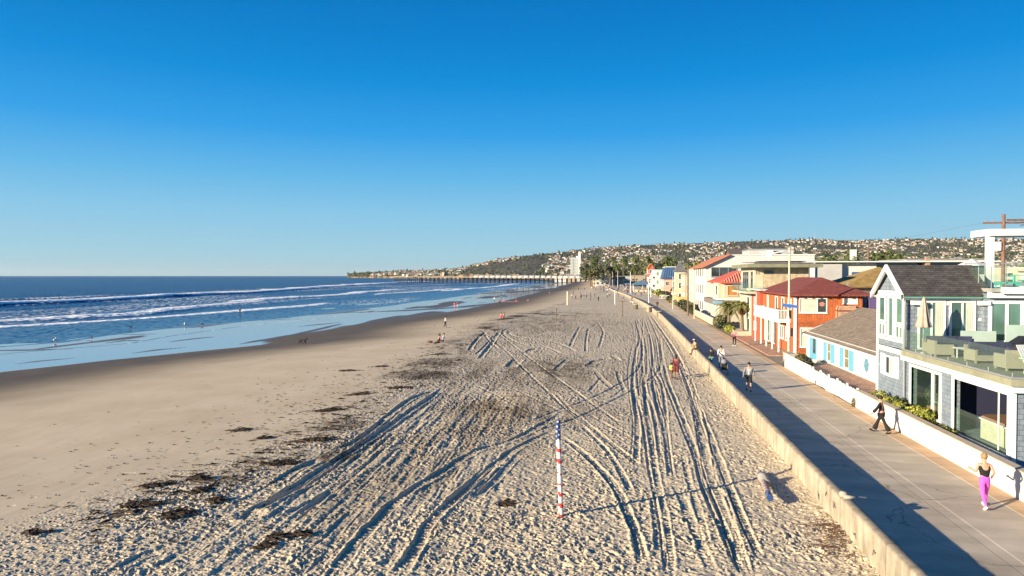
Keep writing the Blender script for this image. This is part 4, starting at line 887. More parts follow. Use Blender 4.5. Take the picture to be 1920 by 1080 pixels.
# ---------------------------------------------------------------- B: white cottage with blue shutters
def cottage():
    H = thing('white_cottage', 'low white cottage with blue shutters and wide brown shingle roof', 'house', (15.4, 50, .2))
    X0 = 15.4; Y0 = 42.2; Y1 = 61.2
    m = MB(); m.box(X0, Y0, .2, 24.4, Y1, 2.72); m.build('wall', STUC_W, H)
    m = MB(); zr = 4.75; xm = 19.75; sl = (zr-2.68)/(xm-X0)
    m.slab([(X0-.28, Y0-.3, 2.68-.28*sl), (xm, Y0-.3, zr), (xm, Y1+.3, zr), (X0-.28, Y1+.3, 2.68-.28*sl)], .1)
    m.slab([(xm, Y0-.3, zr), (24.7, Y0-.3, 2.5), (24.7, Y1+.3, 2.5), (xm, Y1+.3, zr)], .1)
    r = m.build('roof', ROOF_B, H)
    m = MB(); m.add([(X0, Y1-.01, 2.72), (24.4, Y1-.01, 2.72), (xm, Y1-.01, zr-.1), (X0, Y1-.2, 2.72), (24.4, Y1-.2, 2.72), (xm, Y1-.2, zr-.1)], [(0,2,1), (3,4,5), (0,3,5,2), (1,2,5,4)]); m.build('gable_wall', STUC_W, H)
    m = MB(); m.box(X0-.34, Y0-.3, 2.40, X0-.27, Y1+.3, 2.53); k = 0
    for i in range(30):
        y = Y0+i*.65; m.box(X0-.27, y, 2.44, X0-.003, y+.06, 2.52)
    m.build('rafter_tail', WHITE, r)
    for a, b, z0, z1 in ((54.2, 55.1, .95, 2.38), (49.98, 51.1, .95, 2.36)):
        win(H, 'x', X0, a, b, z0, z1, WTRIM, mat('tan_blind_glass', (.22, .18, .11), .15, .25, 3, spec=.7), 1, 1, .07, .05)
        for y in (a-.86, b+.04): part(H, 'shutter', BLUE_SH, (X0-.07, y, z0-.04, X0-.012, y+.82, z1+.04))
    d = part(H, 'door', BLUE_SH, (X0-.06, 58.0, .45, X0-.004, 59.0, 2.42)); part(d, 'door_pane', GLASS_D, (X0-.075, 58.15, 1.1, X0-.061, 58.85, 2.3))
    part(H, 'shutter', BLUE_SH, (X0-.07, 59.1, .6, X0-.012, 59.9, 2.38))
    m = MB(); n = 18; m.add([(X0-.05, 46.6+.36*math.cos(2*math.pi*i/n), 1.68+.42*math.sin(2*math.pi*i/n)) for i in range(n)]+[(X0-.01, 46.6+.36*math.cos(2*math.pi*i/n), 1.68+.42*math.sin(2*math.pi*i/n)) for i in range(n)], [tuple(range(n-1, -1, -1))]+[(i, (i+1) % n, n+(i+1) % n, n+i) for i in range(n)]); m.build('round_window', mat('blue_round_glass', (.12, .28, .38), .2, .4, 6), H)
    part(H, 'corner_pier', STUC_W, (X0-.45, 42.0, .2, X0+.1, 42.9, 2.55)); part(H, 'pier_cap', mat('tan_coping', (.48, .38, .28)), (X0-.5, 41.95, 2.55, X0+.1, 42.95, 2.63))
cottage()

# ---------------------------------------------------------------- C: orange-red house with the white balcony
def red_house():
    H = thing('red_house', 'orange red two storey house with hipped dark red roof and white balcony', 'house', (15.3, 70, .2))
    X0 = 15.3; Y0 = 64.8; Y1 = 79; X1 = 21.0
    m = MB(); m.box(X0, Y0, 3.35, X1, Y1, 5.62); m.build('upper_wall', ORANGE, H)
    m = MB(); m.box(X0, Y0, .2, X1, Y1, 3.35); m.build('lower_wall', ORANGE_S, H)
    m = MB(); hip(m, X0, X1+.3, Y0, Y1, 5.72, 7.25, .5, 3.2); r = m.build('hip_roof', ROOF_R, H)
    m = MB()
    for i in range(10): m.box(X0-.4+i*.68, Y0-.56, 5.52, X0-.33+i*.68, Y0-.02, 5.62)
    m.box(X0-.4, Y0-.35, 5.60, X1+.7, Y0-.3, 5.72); m.build('rafter_tail', mat('dark_red_wood', (.12, .03, .025), .8), r)
    m = MB(); m.box(19.2, 66.8, 6.15, 19.5, 67.1, 6.75); m.box(20.2, 66.5, 5.9, 20.35, 66.65, 6.8); m.build('roof_vent', METAL_G, r)
    w = win(H, 'y', Y0, 15.65, 18.05, 4.05, 5.42, WTRIM, CURTAIN, 1, 0, .1, .06)
    MB().box(17.15, Y0-.066, 4.13, 17.25, Y0-.05, 5.34).build('mullion', WTRIM, w); MB().box(17.25, Y0-.03, 4.15, 17.95, Y0-.013, 5.32).build('dark_pane', GLASS_D, w)
    m = MB(); rr = random.Random(3)
    for i in range(7):
        a = 2*math.pi*i/7; m.poly([(17.6, Y0-.036, 4.85), (17.6+.26*math.cos(a), Y0-.038, 4.85+.22*math.sin(a)), (17.6+.22*math.cos(a+.5), Y0-.037, 4.85+.2*math.sin(a+.5))])
    m.build('flower_picture', mat('peach_petal', (.75, .30, .20), .7), w)
    win(H, 'y', Y0, 15.75, 18.2, .95, 2.75, WTRIM, CURTAIN, 1, 0, .1, .06)
    win(H, 'y', Y0, 19.35, 20.6, 4.9, 5.4, WTRIM, WHITE, 1, 0, .08, .05)
    ch = part(H, 'chimney', BRICK, (18.75, Y0-.95, .2, 20.55, Y0-.001, 4.55)); part(ch, 'chimney_band', mat('dark_brick_band', (.20, .08, .05), .9, .2, 10), (18.72, Y0-.98, 4.25, 20.58, Y0-.002, 4.38)); part(ch, 'chimney_top', BRICK, (18.85, Y0-.85, 4.56, 20.2, Y0-.002, 4.75))
    part(H, 'corner_board', WTRIM, (X0-.06, Y0-.06, .2, X0+.16, Y0-.002, 5.5), (X0-.06, Y0-.002, .2, X0-.002, Y0+.16, 5.5))
    # west front
    for a, b in ((75.9, 76.6), (71.6, 72.7), (68.8, 69.9)): win(H, 'x', X0, a, b, 3.6, 5.35, WTRIM, GLASS_D, 1, 0, .1, .06, name='balcony_door', sill=False)
    win(H, 'x', X0, 66.0, 67.3, 3.9, 5.3, WTRIM, CURTAIN, 2, 0, .1, .06)
    for a, b in ((75.2, 77.8), (72.6, 74.6)): win(H, 'x', X0, a, b, .45, 2.8, WTRIM, mat('teal_glass', (.06, .20, .22), .08, .4, .8, spec=.8), 2, 0, .1, .06, name='glazed_door', sill=False)
    for a, b in ((69.0, 70.6), (66.6, 68.2)): win(H, 'x', X0, a, b, 1.3, 2.6, WTRIM, GLASS_D, 2, 0, .1, .06)
    # balcony
    bx0, by0, by1, bz = 14.15, 66.3, 78.0, 3.05
    bo = part(H, 'balcony', WHITE, (bx0, by0, bz, X0-.002, by1, bz+.32))
    part(bo, 'balcony_parapet', WHITE, (bx0, by0+.1, bz+.32, bx0+.08, by1, bz+1.12), (bx0, by1-.08, bz+.32, X0-.01, by1-.001, bz+1.1))
    part(bo, 'top_rail', WHITE, (bx0-.05, by0-.05, bz+1.12, bx0+.13, by1+.05, bz+1.2), (bx0+.13, by0-.05, bz+1.12, X0-.01, by0+.1, bz+1.2))
    m = MB()
    for i in range(9): m.box(bx0+.08+i*.13, by0+.0, bz+.32, bx0+.13+i*.13, by0+.05, bz+1.12)
    m.build('baluster_row', WHITE, bo)
    for y in (66.4, 69.2, 71.9, 74.6, 77.7): part(H, 'balcony_post', WHITE, (bx0+.06, y-.06, .25, bx0+.18, y+.06, bz))
    # coral stucco end block
    m = MB(); m.box(15.0, 79.0, .2, 21, 84.0, 5.75); m.build('coral_block_wall', CORAL, H)
    part(H, 'flat_roof_slab', mat('pale_roof_slab', (.5, .5, .46), .8), (14.45, 76.5, 5.78, 21.4, 84.4, 5.95))
    win(H, 'x', 15.0, 81.0, 82.4, 3.75, 5.35, WTRIM, GLASS_D, 2, 0, .12, .05); win(H, 'x', 15.0, 81.0, 82.4, 3.0, 3.45, WTRIM, GLASS_D, 2, 0, .1, .05); win(H, 'x', 15.0, 81.0, 82.4, 1.2, 2.2, WTRIM, GLASS_D, 2, 0, .12, .05)
    part(H, 'porch_paving', BRICK_T, (12.9, 64.0, .2, 15.28, 84, .31))
red_house()
for i, (y, x) in enumerate(((67.4, 14.7), (68.6, 14.75))):
    t = thing('potted_plant', ['small potted shrub on the white balcony near its corner post', 'second small potted shrub on the white balcony, toward the doors'][i], 'plant', (x, y, 3.37), group='pots on the balcony')
    m = MB(); m.lathe((x, y, 3.37), [(.0, .0), (.14, 0), (.18, .3), (.0, .3)], 10); m.build('pot', TERRA, t)
    m = MB(); m.blob((x, y, 3.95), (.25, .25, .3), i, 2, .35); m.build('foliage', LEAF['olive'], t)
m = MB(); m.box(13.35, 58.3, .2, 13.95, 60.4, .95); m.box(13.3, 58.25, .95, 14.0, 60.45, 1.02); tag(m.build('brick_pillar', CONC), 'low tan block pier at the corner of the brick porch', 'pillar')
# ---------------------------------------------------------------- D: tan block with stone veneer
OLIVE = mat('olive_roof_edge', (.20, .20, .13), .8, .2)
def tan_house():
    H = thing('tan_house', 'tan flat roofed house with stone veneer wall behind the red house', 'house', (15, 85, .2))
    m = MB(); m.box(15.9, 82.3, 5.6, 20.9, 92, 8.35); m.build('stone_wall', STONE, H)
    m = MB(); m.box(15.0, 82.35, 5.6, 15.898, 91.5, 8.35); m.box(15.0, 84.2, .2, 20.9, 92, 5.598); m.build('stucco_wall', STUC_C, H)
    m = MB(); m.box(14.0, 80.6, 8.35, 22.0, 92.6, 8.75); rf = m.build('roof_slab', OLIVE, H)
    m = MB(); m.slab([(14.6, 81.2, 8.9), (21.4, 81.2, 8.9), (21.0, 91, 9.15), (15, 91, 9.15)], .08); m.box(14.8, 81.4, 8.75, 21.2, 81.5, 8.82); m.build('roof_top', mat('mauve_roof', (.20, .17, .19), .8, .3), rf)
    for i in range(4): part(rf, 'solar_panel', mat('solar_panel', (.03, .03, .05)), (15.6+i*1.35, 83, 9.02, 16.8+i*1.35, 85.5, 9.06+.05))
    m = MB(); m.tube((16.2, 84, 9), (16.2, 84, 10.2), .05); m.tube((17.1, 84.5, 9), (17.1, 84.5, 9.9), .05); m.build('vent_pipe', METAL_W, rf)
    for a, b in ((15.12, 15.28), (15.4, 15.56), (15.98, 17.15)): win(H, 'y', 82.3 if a > 15.9 else 82.35, a, b, 7.55, 8.1, mat('tan_trim', (.5, .4, .28)), GLASS_D, 1, 0, .04, .04, sill=False)
    m = MB(); m.box(13.9, 81, 5.35, 15.0, 91.5, 5.6); b = m.build('balcony_slab', mat('pale_green_slab', (.40, .42, .33), .8), H)
    MB().box(13.92, 81.1, 5.6, 13.94, 91.4, 6.7).build('balcony_glass', RAILGL, b); MB().box(13.94, 81.1, 5.6, 14.98, 81.12, 6.7).build('balcony_glass', RAILGL, b)
    win(H, 'x', 15.0, 83.2, 84.6, 5.8, 7.9, METAL_G, GLASS_D, 1, 0, .06, .04, name='balcony_door', sill=False); win(H, 'x', 15, 86, 90, 5.8, 7.9, METAL_G, GLASS_D, 3, 0, .06, .04, name='balcony_door', sill=False)
    win(H, 'x', 15.0, 85.2, 87.0, 2.9, 4.9, WTRIM, GLASS_D, 1, 0, .08, .05); win(H, 'x', 15.0, 85.2, 86.6, .5, 2.3, WTRIM, GLASS_D, 1, 0, .08, .05)
    part(H, 'garden_ledge', STUC_C, (13.4, 84.4, .2, 14.99, 90.5, .75))
tan_house()

# ---------------------------------------------------------------- E and F
def big_white():
    H = thing('white_apartment_house', 'large white stucco building with terracotta roof slope and three rows of windows', 'building', (15, 140, .2))
    m = MB(); m.box(15, 130, .2, 34, 152, 9.2)
    m.add([(15, 130, 9.2), (34, 130, 9.2), (34, 130, 11.1), (19, 130, 11.1), (15, 152, 9.2), (34, 152, 9.2), (34, 152, 11.1), (19, 152, 11.1)], [(0,1,2,3), (7,6,5,4), (0,3,7,4), (1,5,6,2), (3,2,6,7)]); m.build('wall', STUC_W, H)
    m = MB(); m.slab([(14.3, 129.3, 9.05), (19.2, 129.3, 11.35), (19.2, 152.6, 11.35), (14.3, 152.6, 9.05)], .2); m.build('tile_roof', TERRA, H)
    part(H, 'parapet_cap', WTRIM, (19.2, 129.85, 11.1, 34.1, 130.1, 11.28))
    for z in (7.2, 4.0, .9):
        for y in (132.4, 136.4, 140.4, 144.4, 148.2): win(H, 'x', 15, y, y+2.5, z-.1, z+1.8, WTRIM, GLASS_D, 1, 0, .12, .06)
    win(H, 'y', 130, 16.0, 20.6, 7.15, 9.0, METAL_G, GLASS_D, 3, 0, .12, .1); win(H, 'y', 130, 22.6, 25, 7.3, 9.0, METAL_G, GLASS_D, 2, 0, .12, .1)
big_white()
def cream_house():
    H = thing('cream_house', 'cream house with red barrel tile hip roof and orange window', 'house', (15, 112, .2))
    m = MB(); m.box(15, 106, .2, 21.4, 122, 6.3); m.box(14.2, 106.6, 3.95, 14.998, 112, 6.3); m.build('wall', STUC_C, H)
    m = MB(); hip(m, 15, 21.4, 106, 122, 6.4, 8.2, .6); r = m.build('hip_roof', TERRA_D, H)
    m = MB()
    for i in range(20):
        x = 14.6+i*.38; t = min(1, min(x-14.4, 22-x)/3.4); m.tube((x, 105.5, 6.46), (x, 105.5+3.5*t, 6.44+1.78*t), .09, n=5)
    m.build('barrel_tile_row', mat('pale_red_tile', (.62, .25, .18), .8, .2), r)
    part(H, 'bay_band', WTRIM, (14.1, 105.9, 3.75, 21.45, 105.998, 3.98), (14.1, 106.0, 3.75, 14.19, 112.1, 3.98))
    w = win(H, 'y', 106, 15.4, 17.0, 4.4, 5.95, STUC_C, mat('amber_blind', (.42, .17, .035), .6, .25, 3), 1, 0, .1, .08); win(H, 'y', 106, 18.1, 20.4, 4.1, 5.95, STUC_T, GLASS_D, 2, 0, .1, .08, name='patio_door', sill=False)
    win(H, 'x', 14.2, 107.2, 109.6, 4.4, 5.95, WTRIM, GLASS_D, 1, 0, .1, .06)
    for y in (112.6, 114.6, 116.6, 118.8):
        win(H, 'x', 15, y, y+1.3, 3.6, 6.0, WTRIM, GLASS_G, 1, 0, .1, .06); win(H, 'x', 15, y, y+1.3, .6, 2.9, WTRIM, GLASS_G, 1, 0, .1, .06)
    part(H, 'dark_balcony_band', mat('grey_wood_fence', (.17, .15, .14), .9, .3, 8), (14.0, 112, 2.9, 14.99, 123.5, 3.7), (14.0, 104.9, 3.0, 21.4, 105.05, 3.7), (14.0, 105.05, 3.0, 14.1, 111.9, 3.7))
    for x in (14.2, 17.6, 21.1): part(H, 'porch_post', STUC_C, (x, 105.1, .2, x+.25, 105.35, 3.0))
cream_house()
t = thing('planter_wall', 'long white planter wall at the foot of the cream house', 'wall', (13, 118, .2)); part(t, 'wall_face', STUC_C, (12.9, 103.5, .2, 13.1, 128, 1.15)); part(t, 'wall_cap', WTRIM, (12.85, 103.4, 1.15, 13.15, 128.1, 1.22))
def simple(name, label, cat, x0, x1, y0, y1, z1, wm, roof=None, rm=None, zr=0, rows=2, wf=WTRIM, gm=GLASS_D, par=0, z0=.2, sw=3, ww=3, group=None, small=False, ov=.35):
    """house block with rows of windows toward the sea and toward the south"""
    H = thing(name, label, cat, ((x0+x1)/2, (y0+y1)/2, z0), group=group)
    MB().box(x0, y0, z0, x1, y1, z1).build('wall', wm, H)
    m = MB()
    if roof == 'gx': gable_x(m, x0, x1, y0, y1, z1, zr, .14, ov); m.add([(x0+.01, y0, z1), (x0+.01, y1, z1), (x0+.01, (y0+y1)/2, zr-.15), (x1-.01, y0, z1), (x1-.01, y1, z1), (x1-.01, (y0+y1)/2, zr-.15)], [(0,2,1), (3,4,5)])
    elif roof == 'gy': gable_y(m, x0, x1, y0, y1, z1, zr, .14, ov); m.add([(x0, y0+.01, z1), (x1, y0+.01, z1), ((x0+x1)/2, y0+.01, zr-.15), (x0, y1-.01, z1), (x1, y1-.01, z1), ((x0+x1)/2, y1-.01, zr-.15)], [(0,1,2), (3,5,4)])
    elif roof == 'hip': hip(m, x0, x1, y0, y1, z1+.02, zr, ov)
    else: m.box(x0-.2, y0-.2, z1, x1+.2, y1+.2, z1+.25)
    m.build('roof', rm or WHITE, H)
    if small: return H
    hh = (z1-z0)/rows
    for r in range(rows):
        for i in range(sw):
            a = x0+(x1-x0)*(i+.22)/sw; win(H, 'y', y0, a, a+(x1-x0)*.5/sw, z0+hh*r+hh*.3, z0+hh*r+hh*.78, wf, gm, 2, 0, .1, .05)
        for i in range(ww):
            a = y0+(y1-y0)*(i+.22)/ww; win(H, 'x', x0, a, a+(y1-y0)*.5/ww, z0+hh*r+hh*.25, z0+hh*r+hh*.8, wf, gm, 2, 0, .1, .05)
    return H
PINK = mat('salmon_stucco', (.62, .33, .24), .85, .08); BLUEROOF = mat('blue_metal_roof', (.045, .085, .19), .35, .2, 3, metal=.3)
BRN = mat('brown_flat_roof', (.13, .10, .08), .9, .3); GREYR = mat('grey_roof', (.25, .24, .23), .9, .2)
REDB = mat('brick_red_stucco', (.45, .12, .06), .85, .12); TEALR = mat('pale_blue_fascia', (.18, .36, .46), .7, .15)
t = simple('turret_house', 'tan stucco house with a pointed grey corner turret', 'house', 15, 21, 172, 190, 7.8, STUC_T, None, GREYR, 0, 2, ww=4)
MB().box(13.6, 184, .2, 16.2, 188, 8.6).build('turret', STUC_C, t); m = MB(); hip(m, 13.6, 16.2, 184, 188, 8.6, 11.2, .3); m.build('turret_roof', mat('slate_roof', (.12, .115, .12), .8, .2), t)
for z in (1.2, 4.0, 6.4): win(t, 'y', 184, 14.4, 15.5, z, z+1.6, WTRIM, GLASS_D, 1, 0, .1, .05)
for z in (1.2, 4.0, 6.4): win(t, 'x', 13.6, 185.2, 187, z, z+1.6, WTRIM, GLASS_D, 1, 0, .1, .05)
part(t, 'gate_wall', mat('ochre_stucco', (.52, .36, .15), .9, .1), (13.0, 166, .2, 13.2, 184, 2.4), (13.2, 166, .2, 15, 166.2, 2.4))
t = simple('cream_corner_house', 'narrow cream house with shaded balconies between the turret house and the large white building', 'house', 15.2, 22, 153, 165, 9.0, STUC_C, None, BRN, 0, 3, ww=3)
t = simple('brown_roof_cottage', 'small cottage with low brown roof and white posts beside the promenade', 'house', 14.6, 20, 192, 214, 2.9, mat('brown_wall', (.30, .22, .15), .9, .2), 'gx', BRN, 4.4, 1, ww=6)
t = simple('pink_base_house', 'house with steep blue metal roof above a salmon stucco storey', 'house', 13.2, 20, 228, 246, 6.2, PINK, None, GREYR, 0, 2, ww=4)
m = MB(); m.add([(12.9, 227.6, 6.3), (20.3, 227.6, 6.3), (20.3, 246.4, 6.3), (12.9, 246.4, 6.3), (13.9, 228.8, 10.2), (19.6, 228.8, 10.2), (19.6, 245.6, 10.2), (13.9, 245.6, 10.2)], [(0,1,5,4), (1,2,6,5), (2,3,7,6), (3,0,4,7), (4,5,6,7)]); m.build('mansard_roof', BLUEROOF, t); part(t, 'roof_cap', METAL_W, (13.7, 228.6, 10.2, 19.8, 245.8, 10.4))
m = MB()
for i in range(9): m.tube((13.4+i*.85, 227.62, 6.4), (14.3+i*.62, 228.78, 10.1), .05, n=4)
m.build('roof_seam', TEALR, t)
t = simple('white_beach_apartments', 'white three storey beach building with pale blue roof edge and white balconies', 'building', 12.0, 19, 262, 296, 9.6, STUC_W, None, TEALR, 0, 3, ww=7, sw=4, gm=GLASS_G)
for z in (3.2, 6.4): part(t, 'balcony', WHITE, (11.0, 262.5, z-.15, 11.99, 295, z), (11.0, 262.5, z, 11.08, 295, z+1))
t = simple('red_tower_house', 'narrow brick red house beyond the white apartments', 'house', 11.8, 14.5, 330, 350, 11.2, REDB, 'gy', REDB, 13.2, 3, sw=1)
# blue awning kiosk
t = thing('awning_kiosk', 'beach kiosk under a wide blue grey awning beside the crowd', 'kiosk', (9.5, 330, .2))
m = MB(); hip(m, 4.5, 12.5, 305, 325, 3.6, 5.4, .6); m.build('awning', mat('blue_awning', (.10, .19, .27), .8, .2, 1), t); part(t, 'counter', STUC_C, (5.5, 307, .2, 12, 323, 1.2))
for a in (4.6, 8.5, 12.3):
    for b in (305.2, 324.6): part(t, 'post', METAL_W, (a, b, .2, a+.15, b+.15, 3.6))
# ---------------------------------------------------------------- roofs behind the front row
t = thing('ochre_roof_house', 'cream house with ochre hipped roof behind the red house', 'house', (28, 84, .2)); part(t, 'wall', STUC_C, (24.5, 80, .2, 34, 90, 6.1)); m = MB(); hip(m, 24.5, 34, 80, 90, 6.2, 8.4, .6); m.build('hip_roof', ROOF_Y, t)
for x in (25.1, 26.4, 27.3): win(t, 'y', 80, x, x+.35, 4.9, 5.7, STUC_T, GLASS_D, 1, 0, .05, .04, sill=False)
t = thing('purple_wall', 'plain purple wall between the brown cottage roof and the red house', 'wall', (22, 63.5, .2)); part(t, 'wall_face', PURPLE, (21.3, 63.9, .2, 27, 64.15, 5.45)); part(t, 'wall_cap', PURPLE, (21.25, 63.86, 5.45, 27.05, 64.2, 5.52))
t = thing('modern_house', 'blocky modern white and grey house behind the red roof', 'house', (29, 105, .2))
part(t, 'grey_wall', STUC_G, (25.9, 100.2, .2, 29.8, 112, 9.0)); part(t, 'dark_wall', mat('taupe_stucco', (.17, .16, .15), .9), (23.4, 100.4, .2, 25.6, 112, 9.1)); part(t, 'white_pier', WHITE, (25.602, 99.9, .2, 26.2, 100.19, 9.25))
part(t, 'white_wall', STUC_W, (29.802, 101, .2, 34.5, 112, 9.0)); part(t, 'terrace_wall', STUC_W, (31.2, 96, .2, 36.5, 96.3, 7.6)); part(t, 'shade_cloth', mat('blue_shade_cloth', (.03, .10, .26), .6, .3, 2), (29.9, 96.4, 5.9, 31.6, 96.45, 7.9)); part(t, 'roof_edge', WTRIM, (25.4, 99.8, 9.25, 50, 113, 9.4)); part(t, 'dark_window_band', GLASS_D, (34.6, 101.5, 7.6, 49, 101.6, 9.2)); part(t, 'lower_roof', STUC_W, (34, 97.5, 6.9, 50, 98.2, 7.3))
t = thing('clerestory_block', 'boxy grey rooftop storey standing above the large white building', 'building', (31, 156, .2)); part(t, 'wall', STUC_G, (26.8, 153, .2, 35.8, 162, 12.9)); part(t, 'roof_edge', METAL_G, (26.7, 152.9, 12.9, 35.9, 162.1, 13.15)); win(t, 'y', 153, 31.6, 33, 11.9, 12.8, WTRIM, GLASS_D, 1); part(t, 'stair_box', WHITE, (30.2, 151.5, 9, 31.4, 152.8, 12.8))
t = simple('tan_rooftop_house', 'tan house with shallow brown roof just left of the grey rooftop block', 'house', 25, 29.5, 166, 176, 12.4, STUC_T, 'gx', BRN, 13.9, 3, ww=2, sw=2)
t = simple('long_white_building', 'long low white building on the skyline right of the gable roof', 'building', 57, 72, 150, 165, 10.6, STUC_W, None, GREYR, 0, 3, sw=6, ww=2)
t = thing('roof_chimney', 'slim brown chimney rising in front of the long white building', 'chimney', (41, 100, .2)); part(t, 'stack', mat('brown_chimney', (.32, .20, .12), .9, .15), (40.4, 100, .2, 40.9, 100.5, 9.9)); part(t, 'chimney_cap', METAL_G, (40.35, 99.95, 9.9, 40.95, 100.55, 10.0))
t = thing('white_parasol', 'small white parasol top showing above the dark gable roof', 'umbrella', (31, 68, .2)); m = MB(); m.lathe((31.3, 68, 0), [(1.35, 8.3), (.7, 8.62), (.02, 8.95)], 8); m.build('canopy', WHITE, t); m = MB(); m.tube((31.3, 68, .2), (31.3, 68, 8.9), .04); m.build('pole', METAL_G, t)
rr = random.Random(21); gk = 'flat roofed houses filling the blocks behind the beach front'
bl = [(24, 66, 44, 78, 5.6), (37, 66, 52, 78, 6.2), (46, 40, 62, 56, 6.6), (27, 43, 44, 60, 5.4), (38, 118, 54, 140, 7.6), (38, 82, 52, 96, 6.4), (70, 110, 95, 135, 8), (54, 82, 74, 96, 7), (64, 58, 84, 76, 7.4), (88, 160, 120, 190, 9), (24, 172, 40, 200, 8), (24, 206, 40, 236, 8.4), (44, 170, 60, 200, 8.6), (22, 250, 40, 290, 8), (44, 250, 60, 280, 8.8)]
bl_l = ['low pale flat roofed house behind the ochre roof', 'cream flat roofed house two doors behind the red house', 'grey flat roofed house behind the roof deck', 'tan flat roofed house behind the white cottage', 'white flat roofed block behind the modern house', 'small cream block right of the modern house', 'wide pale block on the right skyline', 'grey block between the gable ridge and the long white building', 'flat roofed house beyond the roof deck glass', 'far wide white block at the right', 'tan block behind the turret house', 'grey block behind the blue metal roof', 'pale block inland of the turret house', 'cream block behind the white beach apartments', 'white block inland of the beach apartments']
for (x0, y0, x1, y1, z), lb in zip(bl, bl_l):
    simple('flat_roof_house', lb, 'house', x0, x1, y0, y1, z, rr.choice([STUC_W, STUC_C, STUC_G, STUC_T]), None, rr.choice([GREYR, BRN, WHITE]), 0, 2, sw=3, ww=3, small=False)

# ---------------------------------------------------------------- lamps, poles, signs
t = thing('street_lamp', 'tall pale lamp post with long arm and blue street sign at the cottage corner', 'street lamp', (13.85, 60.6, .2))
m = MB(); m.tube((13.85, 60.6, .2), (13.85, 60.6, 9.75), .115, .075, 12); m.build('post', mat('tan_lamp_post', (.50, .42, .32), .7, .1, 3), t)
m = MB(); m.path([(13.85, 60.6, 9.3), (13.3, 60.4, 9.45), (12.6, 60.2, 9.3), (12.2, 60.1, 9.12)], [.09, .08, .07, .06], 8); m.build('arm', METAL_W, t)
m = MB(); m.box(11.85, 59.95, 9.02, 12.3, 60.2, 9.14); m.build('lamp_head', METAL_W, t)
m = MB(); m.slab([(13.35, 60.42, 5.05), (13.95, 60.42, 5.0), (14.45, 60.42, 4.9), (14.45, 60.42, 4.68), (13.35, 60.42, 4.8)], .03); m.box(13.95, 60.5, 4.62, 13.97, 61.5, 4.85); m.build('street_sign', BLUE_SIGN, t)
part(t, 'utility_box', METAL_W, (13.62, 60.3, 2.2, 13.84, 60.45, 4.0)); part(t, 'meter_box', BLACKM, (13.98, 60.35, 2.3, 14.12, 60.5, 3.0)); part(t, 'meter_box', BLACKM, (13.8, 60.3, 3.8, 13.98, 60.45, 4.5))
def util(name, label, x, y, h, arms=((.6, 1.3),), m_=WOOD_D, r=.16, group=None):
    t = thing(name, label, 'utility pole', (x, y, .2), group=group); m = MB(); m.tube((x, y, .2), (x, y, .2+h), r, r*.7, 10); m.build('post', m_, t)
    for dz, w in arms: part(t, 'crossarm', m_, (x-w, y-.06, .2+h-dz, x+w, y+.06, .2+h-dz+.14))
    m = MB()
    for dz, w in arms:
        for k in (-1, -.6, .6, 1): m.tube((x+k*w*.9, y, .2+h-dz+.14), (x+k*w*.9, y, .2+h-dz+.3), .04, n=6)
    m.build('insulator', METAL_G, t); return t
util('utility_pole', 'brown wooden utility pole beside the promenade near the turret house', 11.35, 124, 9.2, ((.5, .5),))
t = thing('street_lamp', 'slim pale lamp post standing right of the brown utility pole', 'street lamp', (11.75, 117, .2)); m = MB(); m.tube((11.75, 117, .2), (11.75, 117, 8.3), .11, .07); m.build('post', mat('tan_lamp_post', (.5, .42, .32)), t); m = MB(); m.path([(11.75, 117, 8.1), (11.2, 116.8, 8.4), (10.7, 116.6, 8.3)], .03, 6); m.box(10.4, 116.5, 8.2, 10.8, 116.7, 8.3); m.build('lamp_arm', METAL_G, t)
t = thing('street_lamp', 'thin dark lamp post at the far hedge end with a person below it', 'street lamp', (10.3, 150, .2)); m = MB(); m.tube((10.6, 150, .2), (10.6, 150, 7.2), .1, .06); m.build('post', GALV, t); m = MB(); m.path([(10.6, 150, 7.0), (10.1, 150, 7.3), (9.7, 150, 7.2)], .03, 6); m.build('lamp_arm', METAL_G, t)
t = thing('street_sign_post', 'dark sign post with blue street sign in front of the cream house', 'sign', (13.45, 103, .2)); m = MB(); m.tube((13.45, 103, .2), (13.45, 103, 3.5), .05); m.build('post', METAL_G, t); part(t, 'sign_plate', TEALR, (12.9, 102.9, 3.35, 14.3, 102.93, 3.7))
t = util('utility_pole', 'tall wooden utility pole with long crossarm rising behind the roof deck', 29.9, 60, 12.1, ((.75, 1.5),), mat('red_brown_pole', (.19, .10, .07), .85, .3, 3), .17)
m = MB(); m.path([(28.3, 60, 11.6), (24, 66, 10.6), (12, 84, 10.3)], .006, 4); m.path([(30.2, 60, 11.55), (40, 58, 11.9)], .02, 4); m.build('wire', BLACKM, t)
part(t, 'transformer', METAL_W, (29.2, 59.8, 9.4, 29.65, 60.2, 10.1)); part(t, 'angled_arm', WOOD_D, (30.1, 59.9, 11.75, 31.6, 60.0, 11.9))
util('utility_pole', 'distant utility pole standing among the palms behind the modern house', 69.5, 210, 15.5, ((.6, 1.2), (3.0, 1.6)), WOOD_D, .4)
t = thing('billboard_sign', 'small white sign board beside the distant utility pole and palms', 'sign', (66, 212, .2)); part(t, 'panel', WHITE, (65.2, 212, 12.0, 67, 212.2, 15)); part(t, 'post', METAL_G, (66, 212.25, .2, 66.3, 212.5, 14))
